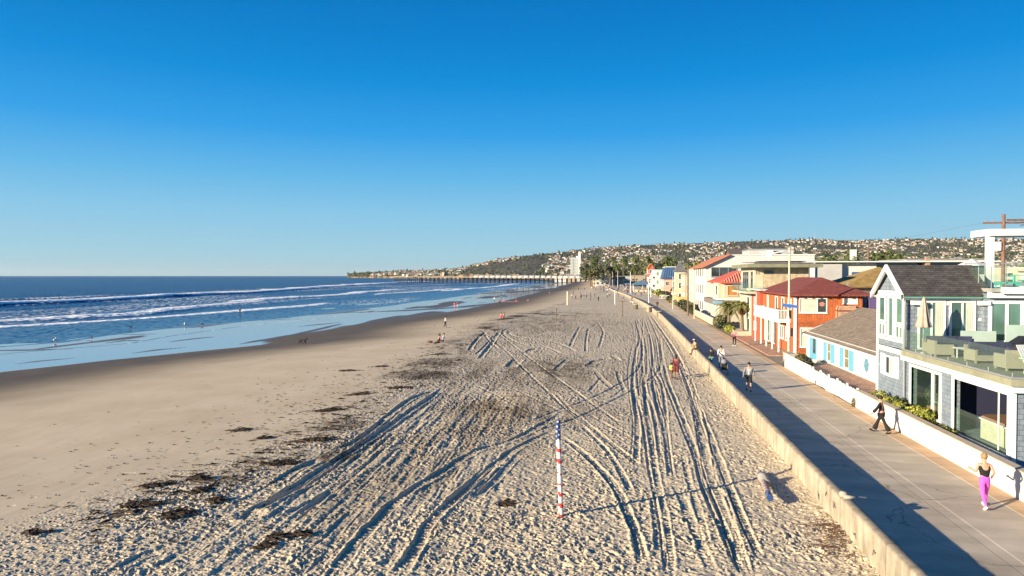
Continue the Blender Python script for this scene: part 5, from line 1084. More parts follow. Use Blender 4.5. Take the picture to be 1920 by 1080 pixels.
for i, (x, y, h) in enumerate(((6.6, 180, 7), (9.2, 232, 8), (3.0, 280, 9), (-3.0, 400, 10), (-7, 470, 10))):
    t = thing('street_lamp', ['pale lamp post by the far bend of the promenade', 'white lamp post left of the awning kiosk', 'thin pole rising above the crowd', 'tall pole beyond the crowd, nearer the pier', 'farthest tall pole before the pier entrance'][i], 'street lamp', (x, y, .2))
    m = MB(); m.tube((x, y, .2), (x, y, h), .13, .09, 6); m.build('post', METAL_W, t); m = MB(); m.path([(x, y, h-.1), (x-.9, y, h+.1)], .05, 5); m.build('lamp_arm', METAL_W, t)

# ---------------------------------------------------------------- things on the sand
def striped(par, p0, p1, r, name='pole', pale=None):
    """red and white stripes wound round the pole, blue starred end"""
    p0 = Vector(p0); p1 = Vector(p1); L = (p1-p0).length; a = (p1-p0).normalized(); u = a.orthogonal().normalized(); w = a.cross(u); n = 16
    rings = 64; me_v = []; fs = []; mi = []
    for j in range(rings+1):
        for i in range(n):
            t = 2*math.pi*i/n; me_v.append(tuple(p0+a*(L*j/rings)+(u*math.cos(t)+w*math.sin(t))*r))
    bare = [(.37, .40), (.42, .60)]
    for j in range(rings):
        for i in range(n):
            fs.append((j*n+i, j*n+(i+1) % n, (j+1)*n+(i+1) % n, (j+1)*n+i)); f = (j+.5)/rings
            ph = (f*L/.34+i/n*.5) % 1
            red = ph < .38 and not (.34 < f < .56 and (ph > .14)) and f < .8
            k = 1 if red else 0
            if f > .81: k = 2
            if f > .81 and (i*7+j*5) % 11 in (0, 4): k = 0
            mi.append(k)
    fs.append(tuple(range(rings*n, rings*n+n))); mi.append(2)
    me = bpy.data.meshes.new(name); me.from_pydata(me_v, [], fs)
    for q in (pale or WHITE, mat('faded_red_paint', (.30, .10, .09)) if pale else RED_P, NAVY_P): me.materials.append(q)
    me.polygons.foreach_set('material_index', mi); me.update()
    b = base(par); me.transform(Matrix.Translation(-b)); return link(bpy.data.objects.new(name, me), par)
g = atb(1053, 967); t = thing('striped_pole', 'upright volleyball pole painted with red and white stripes and a blue starred top', 'pole', (g.x, g.y, g.z))
striped(t, (g.x, g.y, g.z-.3), (g.x-.12, g.y, 2.95), .075)
g = atb(1443, 950); h = atb(1424, 893); t = thing('fallen_striped_pole', 'striped pole lying in the sand beside the low wall with a blue end', 'pole', (g.x, g.y, g.z))
striped(t, (h.x, h.y, h.z+.10), (h.x+(g.x-h.x)*1.05, h.y+(g.y-h.y)*1.05, g.z+.30), .10, pale=mat('dirty_white_paint', (.34, .30, .27), .8, .25, 6))
m = MB(); q = h.lerp(g, .35); m.blob((q.x, q.y, q.z+.26), (.2, .2, .2), 2, 2, .2); m.blob((q.x+.1, q.y-.2, q.z+.16), (.13, .18, .14), 4, 2, .2); m.build('tied_net_bundle', mat('grey_net', (.28, .26, .24), .9, .3, 9), t, True)
def vpole(px, py, h, label, m_=WHITE, r=.07, cap=None, lean=0):
    g = atb(px, py); t = thing('volleyball_pole', label, 'pole', (g.x, g.y, g.z)); m = MB(); m.tube((g.x, g.y, g.z-.2), (g.x+lean, g.y, g.z+h), r, r, 10); m.build('post', m_, t)
    m = MB(); m.tube((g.x+lean, g.y, g.z+h), (g.x+lean, g.y, g.z+h+.04), r*1.15, r*1.15, 10); m.build('end_cap', METAL_G, t)
    if cap: m = MB(); m.box(g.x+lean-.5, g.y-.05, g.z+h-.35, g.x+lean+.35, g.y+.05, g.z+h-.2); m.build('net_arm', WOOD_D, t)
    return g
PW = mat('pale_yellow_post', (.62, .60, .42), .7, .1)
vpole(1064, 572, 3.4, 'thick pale yellow volleyball pole in the middle of the far sand', PW, .17)
vpole(1043, 603, 2.2, 'dark thin post holding one end of a low line', WOOD_D, .07)
vpole(1167, 596, 3.2, 'dark post with a short arm left of the trash barrels', WOOD_D, .08, True)
vpole(1153, 571, 3.6, 'white post beyond the dark post with the short arm', WHITE, .11)
vpole(1088, 563, 2.6, 'dark post at the left of the volleyball players', WOOD_D, .1); vpole(1107, 565, 2.6, 'dark post at the right of the volleyball players', WOOD_D, .1)
a = atb(1043, 603); m = MB(); m.path([(a.x, a.y, a.z+2.15), (a.x+5.5, a.y+3, a.z+2.05)], .03, 4); tag(m.build('boundary_line', METAL_W), 'thin pale line strung from the low dark post', 'rope')
BARREL = mat('olive_barrel', (.13, .12, .07), .8, .3, 3)
for i, (px, py, lb) in enumerate(((1236, 596, 'olive trash barrel nearest the low wall'), (1222, 586, 'dark trash barrel in the pair before the nearest one'), (1217, 585, 'paler trash barrel in the pair by the wall'), (1192, 580, 'olive trash barrel standing alone, farthest left on the sand'))):
    g = atb(px, py); t = thing('trash_barrel', lb, 'trash can', (g.x, g.y, g.z), group='trash barrels on the sand'); r = .42 if i < 1 else .5
    m = MB(); m.lathe((g.x, g.y, g.z-.05), [(r*.92, 0), (r, .15), (r*.97, .5), (r, .85), (r*1.02, 1.1), (r*.9, 1.1), (r*.85, .7)], 16); m.build('barrel', [BARREL, BLACKM, WOOD_L, BARREL][i], t)
    m = MB(); m.lathe((g.x, g.y, g.z-.05), [(r*1.03, 1.06), (r*1.06, 1.08), (r*1.06, 1.13), (r*.95, 1.13)], 16); m.build('rim', GALV, t)

# kelp
KELP = mat('dried_kelp', (.045, .028, .016), .8, .5, 6)
def kelp(px, py, L, W, n, label, rz, seed, group='kelp heaps along the edge of the churned sand', spread=1.):
    L *= .75; W *= .7
    g = atb(px, py); rr = random.Random(seed); m = MB()
    for i in range(n):
        t = rr.gauss(0, .42); x = t*L*.5; y = rr.gauss(0, .25)*W; a = rr.uniform(-.7, .7); ln = rr.uniform(.12, .42)
        c, s = math.cos(rz), math.sin(rz); X = x*c-y*s; Y = x*s+y*c; z = abs(rr.gauss(0, .05))*(1-min(1, abs(t)))+.02
        pts = []; d = rz+a; px0, py0 = X, Y
        for k in range(4): pts.append((g.x+px0, g.y+py0, g.z+z+rr.uniform(0, .05))); d += rr.uniform(-.6, .6); px0 += math.cos(d)*ln/3; py0 += math.sin(d)*ln/3
        m.path(pts, [.012, .02, .016, .006], 4)
    for i in range(n//9):
        t = rr.gauss(0, .3); x = t*L*.5; y = rr.gauss(0, .2)*W; m.blob((g.x+x*math.cos(rz)-y*math.sin(rz), g.y+x*math.sin(rz)+y*math.cos(rz), g.z+.02), (rr.uniform(.04, .11), rr.uniform(.04, .11), rr.uniform(.03, .09)), rr.random(), 1, .4)
    q = []; z0 = beach_z(g.x, g.y)
    for i in range(12):
        a = i*math.pi/6; u_ = math.cos(a)*L*.24*rr.uniform(.7, 1.2); v_ = math.sin(a)*W*.4*rr.uniform(.6, 1.2); q.append((g.x+u_*math.cos(rz)-v_*math.sin(rz), g.y+u_*math.sin(rz)+v_*math.cos(rz), z0+.035))
    m.add(q+[(g.x, g.y, z0+.09)]+[(a, b, c-.1) for a, b, c in q], [(i, (i+1) % 12, 12) for i in range(12)]+[(13+i, 13+(i+1) % 12, (i+1) % 12, i) for i in range(12)])
    o = m.build('kelp_heap', KELP); return tag(o, label, 'kelp', group)
KL = [(650, 696, 3.0, .5, 60, 'long flat dark kelp heap alone on the smooth sand'), (712, 688, 2.2, .45, 45, 'flat dark kelp heap right of the longest one on the smooth sand'), (675, 740, 2.4, .6, 60, 'kelp heap below the two flat ones at the edge of the tracks'), (447, 808, 1.6, .7, 45, 'loose kelp strands left of the small dark kelp lump'), (490, 823, 1.0, .45, 40, 'small dark kelp lump on smooth sand'),
      (523, 870, 1.9, .9, 150, 'bushy dark kelp heap beside the deep double ruts'), (284, 912, 1.5, .4, 70, 'narrow kelp heap pointing at the sea, left of a similar one'), (368, 900, 1.3, .4, 70, 'narrow kelp heap above the round ones'), (370, 924, 1.0, .4, 60, 'small kelp heap just below a narrow one'), (262, 949, 1.9, .5, 110, 'long kelp heap nearest the lower left corner'), (400, 942, .9, .45, 40, 'shallow kelp ring near the ruts'),
      (328, 967, 1.3, .8, 170, 'thick round kelp heap near the lower left corner'), (620, 770, 3.5, .9, 90, 'scattered kelp line beside the long rut'), (590, 826, 3.0, .9, 90, 'brown kelp line above the double ruts'), (515, 1010, .9, .4, 40, 'small kelp scrap among the lower tracks'), (560, 1005, .8, .4, 40, 'second small kelp scrap among the lower tracks'), (490, 1026, .9, .3, 30, 'thin kelp scrap below the small ones'), (948, 945, .9, .6, 50, 'small dark kelp tangle left of the striped pole'),
      (745, 728, 2.4, .5, 60, 'kelp scraps at the upper edge of the churned sand'), (60, 1000, 1.2, .4, 30, 'thin kelp scrap near the left picture edge'), (820, 665, 2.5, .5, 60, 'dark kelp heap below the seated couple')]
for i, k in enumerate(KL): kelp(*k, R_(28+((i*37) % 25)-12), i)
# brown twigs by the wall
rr = random.Random(4); m = MB()
for i in range(230):
    g = at(1560+rr.gauss(0, 26), 1000+rr.gauss(0, 26)); z = .04+rr.random()*.12; a = rr.uniform(-.6, 1.3); L = rr.uniform(.15, .6)
    if g.x > 6.1: continue
    m.path([(g.x, g.y, z), (g.x+math.cos(a)*L*.5, g.y+math.sin(a)*L*.5, z+rr.uniform(0, .07)), (g.x+math.cos(a+.3)*L, g.y+math.sin(a+.3)*L, z)], [.009, .008, .004], 4)
tag(m.build('dry_twigs', mat('dry_twig', (.13, .065, .035), .9, .3, 8)), 'reddish brown tangle of dry twigs in the sand against the low wall', 'twigs')
# scattered small wrack: nobody could count it
m = MB(); rr = random.Random(14); CL = [(1050, 690, 40, 22), (930, 690, 50, 20), (860, 700, 40, 30), (1000, 610, 60, 12), (900, 620, 50, 14), (620, 840, 70, 50), (700, 790, 70, 40), (380, 950, 110, 40), (960, 760, 60, 30), (840, 770, 70, 30), (1075, 592, 50, 10), (330, 890, 130, 50), (520, 800, 90, 40), (250, 980, 150, 40), (620, 740, 70, 30), (780, 690, 40, 20)]
for i in range(4200):
    c = rr.choice(CL); x, y = c[0]+rr.gauss(0, c[2]), c[1]+rr.gauss(0, c[3])
    if y < 545 or y > 1075: continue
    g = at(x, y)
    if g.x > 5.8: continue
    z = beach_z(g.x, g.y)+.015; s = rr.uniform(.02, .085)*(1+g.y/90); a = rr.uniform(0, 3.1); c_, s_ = math.cos(a)*s, math.sin(a)*s
    m.add([(g.x-c_, g.y-s_, z), (g.x+s_*.4, g.y-c_*.4, z+s*.2), (g.x+c_, g.y+s_, z), (g.x-s_*.4, g.y+c_*.4, z+s*.3)], [(0, 1, 2, 3)])
for i in range(620):
    t = rr.random()**.8; x = 150+t*720+rr.gauss(0, 26); y = 985-t*345-40*math.sin(t*3.1)*-1+rr.gauss(0, 17)
    g = at(x, y); z = beach_z(g.x, g.y)+.02; L = rr.uniform(.05, .24)*(1+g.y/120); a = R_(28)+rr.gauss(0, .45); c_, s_ = math.cos(a), math.sin(a); w = L*rr.uniform(.12, .3)
    m.add([(g.x-c_*L, g.y-s_*L, z), (g.x+s_*w, g.y-c_*w, z+w*.3), (g.x+c_*L, g.y+s_*L, z), (g.x-s_*w*.6, g.y+c_*w*.6, z+w*.9)], [(0, 1, 2, 3)])
tag(m.build('kelp_scraps', KELP), 'countless small dark kelp scraps strewn over the churned sand', 'kelp', kind='stuff')
# ---------------------------------------------------------------- people
SKIN = mat('skin', (.50, .28, .18), .6, .06); SKIN_D = mat('tanned_skin', (.26, .13, .08), .6, .06)
HAIR_D = mat('dark_hair', (.02, .013, .01), .6, .3, 20); HAIR_B = mat('blond_hair', (.30, .175, .075), .6, .25, 20)
CLO = {k: mat('cloth_'+k, c, .85, .15, 8) for k, c in dict(black=(.012, .011, .012), pink=(.70, .10, .52), grey=(.20, .20, .22), lgrey=(.42, .42, .46), white=(.7, .7, .7), navy=(.03, .05, .12), teal=(.08, .22, .26), maroon=(.14, .025, .03), red=(.55, .04, .06), tan=(.45, .32, .18), yellow=(.65, .45, .10), rose=(.55, .20, .25), brown=(.13, .07, .045), blue=(.06, .16, .4)).items()}
DEPS = None
def skin(name, V, E, R, mt, parent=None, sub=2, smooth=True):
    """one continuous surface grown round a skeleton"""
    me = bpy.data.meshes.new(name); me.from_pydata([tuple(v) for v in V], E, [])
    o = bpy.data.objects.new(name, me); col.objects.link(o)
    md = o.modifiers.new('s', 'SKIN'); md.use_smooth_shade = True
    sd = me.skin_vertices[0].data
    for i, r in enumerate(R): sd[i].radius = (r, r) if not hasattr(r, '__len__') else r
    sd[0].use_root = True
    if sub: m2 = o.modifiers.new('u', 'SUBSURF'); m2.levels = sub; m2.render_levels = sub
    dg = bpy.context.evaluated_depsgraph_get(); nm = bpy.data.meshes.new_from_object(o.evaluated_get(dg)); nm.name = name
    bpy.data.objects.remove(o); bpy.data.meshes.remove(me)
    nm.materials.clear(); nm.materials.append(mt)
    q = bpy.data.objects.new(name, nm); link(q, parent); return q
def rot(v, a, ax='X'): return Matrix.Rotation(R_(a), 3, ax) @ Vector(v)
def skel(h=1.72, lean=0, legs=((0, 0), (0, 0)), arms=((0, 0, 8), (0, 0, 8)), twist=0, head=0, sit=0, w=1.):
    """joints facing +y. legs: (swing forward, knee bend); arms: (swing forward, elbow bend, out)"""
    k = h/1.72; J = {}
    pel = Vector((0, 0, .93))
    J['pelvis'] = pel; J['waist'] = pel+rot((0, 0, .17), -lean); J['chest'] = pel+rot((0, 0, .38), -lean); J['neck'] = pel+rot((0, 0, .54), -lean)
    J['head'] = J['neck']+rot((0, .015, .115), -lean*.5-head); J['crown'] = J['neck']+rot((0, .02, .225), -lean*.5-head)
    for s, sg in (('l', -1), ('r', 1)):
        i = 0 if s == 'l' else 1; sw, kn = legs[i]; hip_ = pel+Vector((sg*.095*w, 0, -.04)); J['hip'+s] = hip_
        J['knee'+s] = hip_+rot((sg*.01, 0, -.43), sw); J['ankle'+s] = J['knee'+s]+rot((0, 0, -.40), sw-kn)
        J['toe'+s] = J['ankle'+s]+rot((0, .15, -.045), min(30, max(-60, (sw-kn)*.8)))
        a, e, o = arms[i]; sh = pel+rot((sg*.185*w, 0, .475), -lean); J['sho'+s] = sh
        d = rot(rot((0, 0, -.28), -sg*o, 'Y'), a); J['elb'+s] = sh+d
        f = rot(rot((0, 0, -.25), -sg*o*.6, 'Y'), a+e); J['wri'+s] = J['elb'+s]+f; J['hand'+s] = J['wri'+s]+f*.34
    J = {q: v*k for q, v in J.items()}
    low = min(J['toel'].z, J['toer'].z, J['anklel'].z-.05, J['ankler'].z-.05)-.02
    for v in J.values(): v.z -= low
    return J
BODY = ['pelvis', 'waist', 'chest', 'neck', 'head', 'crown'] + [a+s for s in 'lr' for a in ('hip', 'knee', 'ankle', 'toe')] + [a+s for s in 'lr' for a in ('sho', 'elb', 'wri', 'hand')]
BR = dict(pelvis=(.135, .10), waist=(.115, .09), chest=(.145, .10), neck=.05, head=(.075, .09), crown=(.06, .07), hip=.085, knee=.052, ankle=.036, toe=.034, sho=.052, elb=.038, wri=.026, hand=(.034, .02))
def rad(n, f=1, add=0):
    r = BR.get(n) or BR[n[:-1]]
    return tuple(x*f+add for x in r) if hasattr(r, '__len__') else r*f+add
EDG = [('pelvis', 'waist'), ('waist', 'chest'), ('chest', 'neck'), ('neck', 'head'), ('head', 'crown')]+[(a, b) for s in 'lr' for a, b in (('pelvis', 'hip'+s), ('hip'+s, 'knee'+s), ('knee'+s, 'ankle'+s), ('ankle'+s, 'toe'+s), ('chest', 'sho'+s), ('sho'+s, 'elb'+s), ('elb'+s, 'wri'+s), ('wri'+s, 'hand'+s))]
def sub_skin(name, J, names, mt, par, f=1., add=.012, sub=2, over=None, root=None):
    nm = list(names); ed = [(nm.index(a), nm.index(b)) for a, b in EDG if a in nm and b in nm]
    R = [(over or {}).get(n) or (over or {}).get(n[:-1]) or rad(n, f, add) for n in nm]
    return skin(name, [J[n] for n in nm], ed, R, mt, par, sub)
def person(label, loc, rz, J, skin_m=SKIN, parts=(), hair=None, group=None, fingers=False, sc=1, shoes=None, face=False, w=1.):
    t = thing('person', label, 'person', loc, rz, group)
    V = [J[n] for n in BODY]; E_ = [(BODY.index(a), BODY.index(b)) for a, b in EDG]; R = [rad(n) for n in BODY]
    if w != 1: R = [tuple(x*w for x in r) if hasattr(r, '__len__') and BODY[i] in ('pelvis', 'waist', 'chest') else r for i, r in enumerate(R)]
    if fingers:
        for s, sg in (('l', -1), ('r', 1)):
            wv = (J['hand'+s]-J['wri'+s]).normalized(); sd = Vector((0, 1, 0)) if abs(wv.y) < .7 else Vector((0, 0, 1)); sd = (sd-wv*sd.dot(wv)).normalized(); cu = wv.cross(sd)*sg; b = BODY.index('hand'+s)
            for q, (off, ln) in enumerate(((-.03, .06), (-.01, .075), (.01, .07), (.03, .055))):
                n = len(V); p = J['hand'+s]+sd*off; V += [p+wv*.02, p+wv*(.02+ln*.55)+cu*.006, p+wv*(.02+ln)*.9+cu*.022]; R += [.0095, .0088, .0078]; E_ += [(b, n), (n, n+1), (n+1, n+2)]
            n = len(V); p = J['wri'+s].lerp(J['hand'+s], .5); V += [p+sd*.04, p+sd*.06+wv*.035]; R += [.011, .009]; E_ += [(BODY.index('hand'+s), n), (n, n+1)]
    bd = skin('body', V, E_, R, skin_m, t, 2)
    if face:
        h = J['head']; fwd = Vector((0, 1, 0)); m = MB(); m.add([tuple(h+Vector(v)) for v in ((-.014, .085, -.02), (.014, .085, -.02), (0, .113, -.022), (0, .088, .03))], [(0,1,2), (0,2,3), (1,3,2)]); m.build('nose', skin_m, bd, local=True)
        m = MB()
        for s in (-1, 1): m.blob(h+Vector((s*.031, .082, .022)), .011, 1, 1, 0)
        m.build('eyes', BLACKM, bd, local=True); m = MB(); m.box(h.x-.024, h.y+.078, h.z-.052, h.x+.024, h.y+.088, h.z-.043); m.build('mouth', CLO['maroon'], bd, local=True)
        m = MB()
        for s in (-1, 1): m.blob(h+Vector((s*.078, .0, .0)), (.012, .02, .03), 1, 1, 0)
        m.build('ears', skin_m, bd, local=True)
    for p in parts: sub_skin(p[0], J, p[1], p[2], t, **(p[3] if len(p) > 3 else {}))
    if hair:
        m = MB(); h = J['head']; c = J['crown']; m.blob(h.lerp(c, .55)+Vector((0, -.012, .015)), (.094, .112, .098), 3, 3, .04)
        if hair[1] == 'bun': m.blob(c+Vector((0, -.07, .03)), .05, 4, 2, .1)
        if hair[1] == 'long': m.blob(h+Vector((0, -.07, -.06)), (.09, .06, .16), 4, 2, .08)
        if hair[1] == 'tail': m.blob(h+Vector((0, -.10, -.03)), (.04, .045, .12), 4, 2, .1)
        m.build('hair', hair[0], t, True, local=True)
    if shoes:
        for s in 'lr':
            a, b = J['ankle'+s], J['toe'+s]; d = (b-a); m = MB(); c = a.lerp(b, .5)+Vector((0, 0, -.015)); m.blob(c, (.052, .135, .05), 2, 2, .03); sh = m.build('shoe', shoes, t, True, local=True)
            for v in sh.data.vertices: v.co = c+Matrix.Rotation(math.atan2(d.z+.045, d.y), 3, 'X') @ (v.co-c)
    return t
LEGS = ['pelvis', 'hipl', 'kneel', 'anklel', 'hipr', 'kneer', 'ankler']; TORSO = ['chest', 'waist', 'pelvis']
SL = ['shol', 'shor', 'elbl', 'elbr', 'wril', 'wrir']
PZ = PATHZ+.0
def ppos(px, py): p = at(px, py, PZ); return (p.x, p.y, PZ)
# runner in pink
J = skel(1.66, 6, ((-14, 22), (20, 12)), ((8, 88, 12), (-30, 80, 12)), w=.88)
t = person('blonde runner in bright pink leggings and black tank top seen from behind', ppos(1846, 952), R_(-3), J, SKIN, (
    ('leggings', LEGS+['waist'], CLO['pink'], dict(add=.008, over=dict(waist=(.118, .096), pelvis=(.14, .115), hip=.094, knee=.06, ankle=.042))), ('tank_top', ['pelvis', 'waist', 'chest', 'shol', 'shor'], CLO['black'], dict(add=.012, over=dict(pelvis=(.125, .10), waist=(.135, .112), chest=(.158, .118), sho=.058)))),
    (HAIR_B, 'bun'), fingers=True, shoes=CLO['white'], face=True)
# woman in black flares
J = skel(1.70, 3, ((-24, 4), (23, 2)), ((26, 12, 30), (-14, 18, 16)), w=.9)
t = person('woman in black off shoulder top and flared trousers striding past the white wall', ppos(1652, 812), R_(62), J, SKIN, (
    ('flared_trousers', LEGS, CLO['black'], dict(over=dict(pelvis=(.14, .11), hip=.095, knee=.066, ankle=.155))), ('bell_sleeved_top', ['waist', 'chest', 'pelvis']+SL, CLO['black'], dict(over=dict(waist=(.118, .095), chest=(.15, .108), sho=.062, elb=.06, wri=.085)))),
    (HAIR_D, 'short'), fingers=True, shoes=CLO['black'], face=True)
m = MB(); c = J['pelvis']+Vector((0, 0, .1)); n = 16; m.lathe(c, [(.128, -.03), (.135, 0), (.128, .03)], 16); m.build('pale_belt', CLO['rose'], t, True, local=True)
# man walking toward the camera
J = skel(1.78, 2, ((14, 6), (-16, 8)), ((-12, 16, 16), (14, 20, 18)))
t = person('man in open grey jacket and black shorts walking toward the viewer in the wall shadow', ppos(1404, 733), R_(172), J, SKIN, (
    ('shorts', ['pelvis', 'hipl', 'kneel', 'hipr', 'kneer'], CLO['black'], dict(over=dict(pelvis=(.15, .12), hip=.105, knee=.085))), ('open_jacket', ['waist', 'chest', 'pelvis']+SL, CLO['grey'], dict(over=dict(waist=(.16, .12), chest=(.175, .125), sho=.075, elb=.06, wri=.05))), ('shirt', ['pelvis', 'waist', 'chest', 'shol', 'shor'], CLO['lgrey'], dict(over=dict(pelvis=(.12, .135), waist=(.09, .14), chest=(.07, .14))))),
    (HAIR_D, 'short'), fingers=True, shoes=CLO['black'], face=True)
h = J['head']; m = MB(); m.box(h.x-.06, h.y+.078, h.z+.008, h.x+.06, h.y+.102, h.z+.038); m.build('sunglasses', BLACKM, t, local=True)
# parent with stroller
J = skel(1.72, 6, ((12, 6), (-14, 8)), ((38, 30, 6), (38, 30, 6)))
person('adult in white jacket pushing a baby stroller along the shaded promenade', ppos(1352, 690), R_(172), J, SKIN, (('trousers', LEGS, CLO['grey']), ('jacket', ['waist', 'chest', 'pelvis']+SL, CLO['white'], dict(add=.02))), (HAIR_D, 'short'), shoes=CLO['black'], fingers=True, face=True)
sx, sy, sz = ppos(1358, 702); t = thing('stroller', 'black baby stroller with grey hood pushed in front of the adult in white', 'stroller', (sx, sy, sz), R_(172))
m = MB(); m.path([(-.22, -.45, 1.02), (-.22, .0, .62), (-.22, .42, .14)], .016, 6); m.path([(.22, -.45, 1.02), (.22, .0, .62), (.22, .42, .14)], .016, 6); m.path([(-.22, -.45, 1.02), (.22, -.45, 1.02)], .018, 6); m.path([(-.24, .1, .5), (-.25, -.32, .14)], .014, 6); m.path([(.24, .1, .5), (.25, -.32, .14)], .014, 6); m.build('frame', METAL_G, t, local=True)
m = MB(); m.box(-.2, -.15, .36, .2, .32, .46); m.add([(-.2, -.15, .46), (.2, -.15, .46), (.2, -.28, .92), (-.2, -.28, .92), (-.2, -.09, .46), (.2, -.09, .46), (.2, -.22, .92), (-.2, -.22, .92)], [(0,1,2,3), (7,6,5,4), (0,3,7,4), (1,5,6,2)]); m.build('seat', CLO['black'], t, local=True)
m = MB(); m.blob((0, -.08, .92), (.23, .27, .2), 2, 2, .02); m.build('hood', CLO['grey'], t, True, local=True)
for a in (-.25, .25):
    for b, r in ((.42, .11), (-.32, .14)):
        m = MB(); m.tube((a-.02, b, r), (a+.02, b, r), r, r, 14); m.build('wheel', BLACKM, t, local=True)
J = skel(1.0, 0, ((30, 60), (30, 60)), ((20, 40, 8), (20, 40, 8)))
J = skel(1.45, 3, ((12, 6), (-14, 8)), ((10, 20, 8), (-10, 20, 8)), w=.85)
person('child in dark jacket and jeans walking close to the low wall', ppos(1333, 688), R_(172), J, SKIN, (('jeans', LEGS, CLO['teal']), ('jacket', ['waist', 'chest', 'pelvis']+SL, CLO['black'], dict(add=.02))), (HAIR_D, 'short'), shoes=CLO['black'], face=True)
J = skel(1.74, 0, ((12, 4), (-12, 6)), ((18, 60, 8), (18, 60, 8)))
t = person('person with a pink top and backpack walking near the red house', ppos(1377, 649), R_(175), J, SKIN, (('trousers', LEGS, CLO['black']), ('top', ['waist', 'chest', 'pelvis']+SL, CLO['rose'], dict(add=.02))), (HAIR_D, 'short'), shoes=CLO['white'], face=True)
m = MB(); m.blob(J['chest']+Vector((0, -.18, -.02)), (.15, .09, .2), 3, 2, .05); m.build('backpack', CLO['maroon'], t, True, local=True)
# seated on the wall, legs to the sand
J = skel(1.72, 22, ((84, 62), (80, 78)), ((30, 40, 8), (20, 60, 8))); off = Vector((0, 0, -J['hipl'].z+.08))
for v in J.values(): v += off
w0 = at(1303, 655, .98); t = person('person in white cap sitting on the low wall with feet toward the sand', (6.38, w0.y, .98), R_(112), J, SKIN, (('trousers', LEGS, CLO['brown']), ('jacket', ['waist', 'chest', 'pelvis']+SL, CLO['tan'], dict(add=.02))), (HAIR_D, 'short'), shoes=CLO['brown'], face=True)
m = MB(); m.blob(J['crown']+Vector((0, .0, .02)), (.10, .11, .06), 3, 2, .02); m.add([tuple(J['crown']+Vector(v)) for v in ((-.07, .08, .0), (.07, .08, .0), (.06, .19, -.02), (-.06, .19, -.02))], [(0,1,2,3)]); m.build('cap', CLO['white'], t, True, local=True)
# hooded person with a yellow-clad child on the sand
g = atb(1268, 711); J = skel(1.72, 14, ((10, 6), (-10, 8)), ((30, 50, 6), (10, 70, 6)), head=14)
person('person in dark maroon hooded robe walking on the sand with head bowed', (g.x, g.y, g.z), R_(165), J, SKIN_D, (('robe', ['pelvis', 'waist', 'chest', 'hipl', 'hipr', 'kneel', 'kneer']+SL, CLO['maroon'], dict(over=dict(pelvis=(.17, .14), waist=(.16, .13), chest=(.17, .13), hip=.12, knee=.12, sho=.07, elb=.065, wri=.05))), ('hood', ['neck', 'head', 'crown'], CLO['maroon'], dict(add=.03))), (HAIR_D, 'short'), shoes=CLO['black'], face=True)
g2 = atb(1259, 708); J = skel(1.0, 5, ((12, 6), (-14, 8)), ((60, 20, 12), (-10, 20, 8)), w=.8)
person('small child in a yellow top beside the person in the maroon robe', (g2.x, g2.y, g2.z), R_(150), J, SKIN, (('trousers', LEGS, CLO['brown']), ('top', ['waist', 'chest', 'pelvis']+SL, CLO['yellow'], dict(add=.02))), (HAIR_D, 'short'), shoes=CLO['rose'])
# beach walkers large enough to dress
def walker(label, px, py, rz, top, bot, h=1.72, beach=True, legs=((16, 6), (-16, 10)), hair=(HAIR_D, 'short'), sit=False, sk=SKIN, arms=((-10, 14, 8), (12, 16, 8)), group=None):
    g = atb(px, py) if beach else Vector(ppos(px, py)); J = skel(h, 3, legs, arms)
    return person(label, (g.x, g.y, g.z), rz, J, sk, (('trousers', LEGS, bot), ('top', ['waist', 'chest', 'pelvis']+SL, top, dict(add=.018))), hair, shoes=None, group=group)
walker('lone walker in pale top and dark trousers on the smooth sand', 835, 615, R_(-60), CLO['lgrey'], CLO['black'])
def sitter(label, px, py, rz, top, bot, group=None):
    g = atb(px, py); J = skel(1.7, -14, ((74, 96), (66, 80)), ((30, 30, 14), (-30, 10, 14))); z = J['hipl'].z
    for v in J.values(): v.z += .1-z
    return person(label, (g.x, g.y, g.z), rz, J, SKIN, (('trousers', LEGS, bot), ('top', ['waist', 'chest', 'pelvis']+SL, top, dict(add=.02))), (HAIR_D, 'short'), group=group)
sitter('seated person in dark jacket on the sand, left of the pair', 822, 643, R_(120), CLO['maroon'], CLO['black']); sitter('seated person in pale shirt on the sand, right of the pair', 830, 640, R_(110), CLO['lgrey'], CLO['navy'])
g = atb(806, 643); m = MB(); m.blob((g.x, g.y, g.z+.1), (.3, .2, .18), 3, 2, .2); tag(m.build('beach_bag', CLO['brown'], smooth=True), 'small brown bag on the sand left of the seated pair', 'bag')
walker('person in red top at the water edge, left of the pair', 852, 578, R_(170), CLO['red'], CLO['rose']); walker('person in dark red top at the water edge, right of the pair', 857.5, 577, R_(175), CLO['maroon'], CLO['lgrey'])
walker('person in dark clothes on the wet sand right of a similar pale walker', 937, 571, R_(170), CLO['maroon'], CLO['black']); walker('person in white top with dark trousers on the wet sand bar', 927, 566, R_(160), CLO['white'], CLO['black'])
sitter('person in red sitting on the sand, left of a close pair', 939, 596, R_(150), CLO['red'], CLO['rose']); sitter('person in brown sitting on the sand, right of a close pair', 944, 596, R_(140), CLO['maroon'], CLO['rose'])
walker('dark clothed person walking on the far promenade beside the low wall', 1232.5, 577, R_(175), CLO['black'], CLO['black'], beach=False); walker('person with dark top walking on the far promenade, left of another walker', 1217, 562, R_(175), CLO['black'], CLO['grey'], beach=False)
walker('person standing in the shallow water at the film edge, reflected below', 450, 589, R_(30), CLO['black'], CLO['navy'])
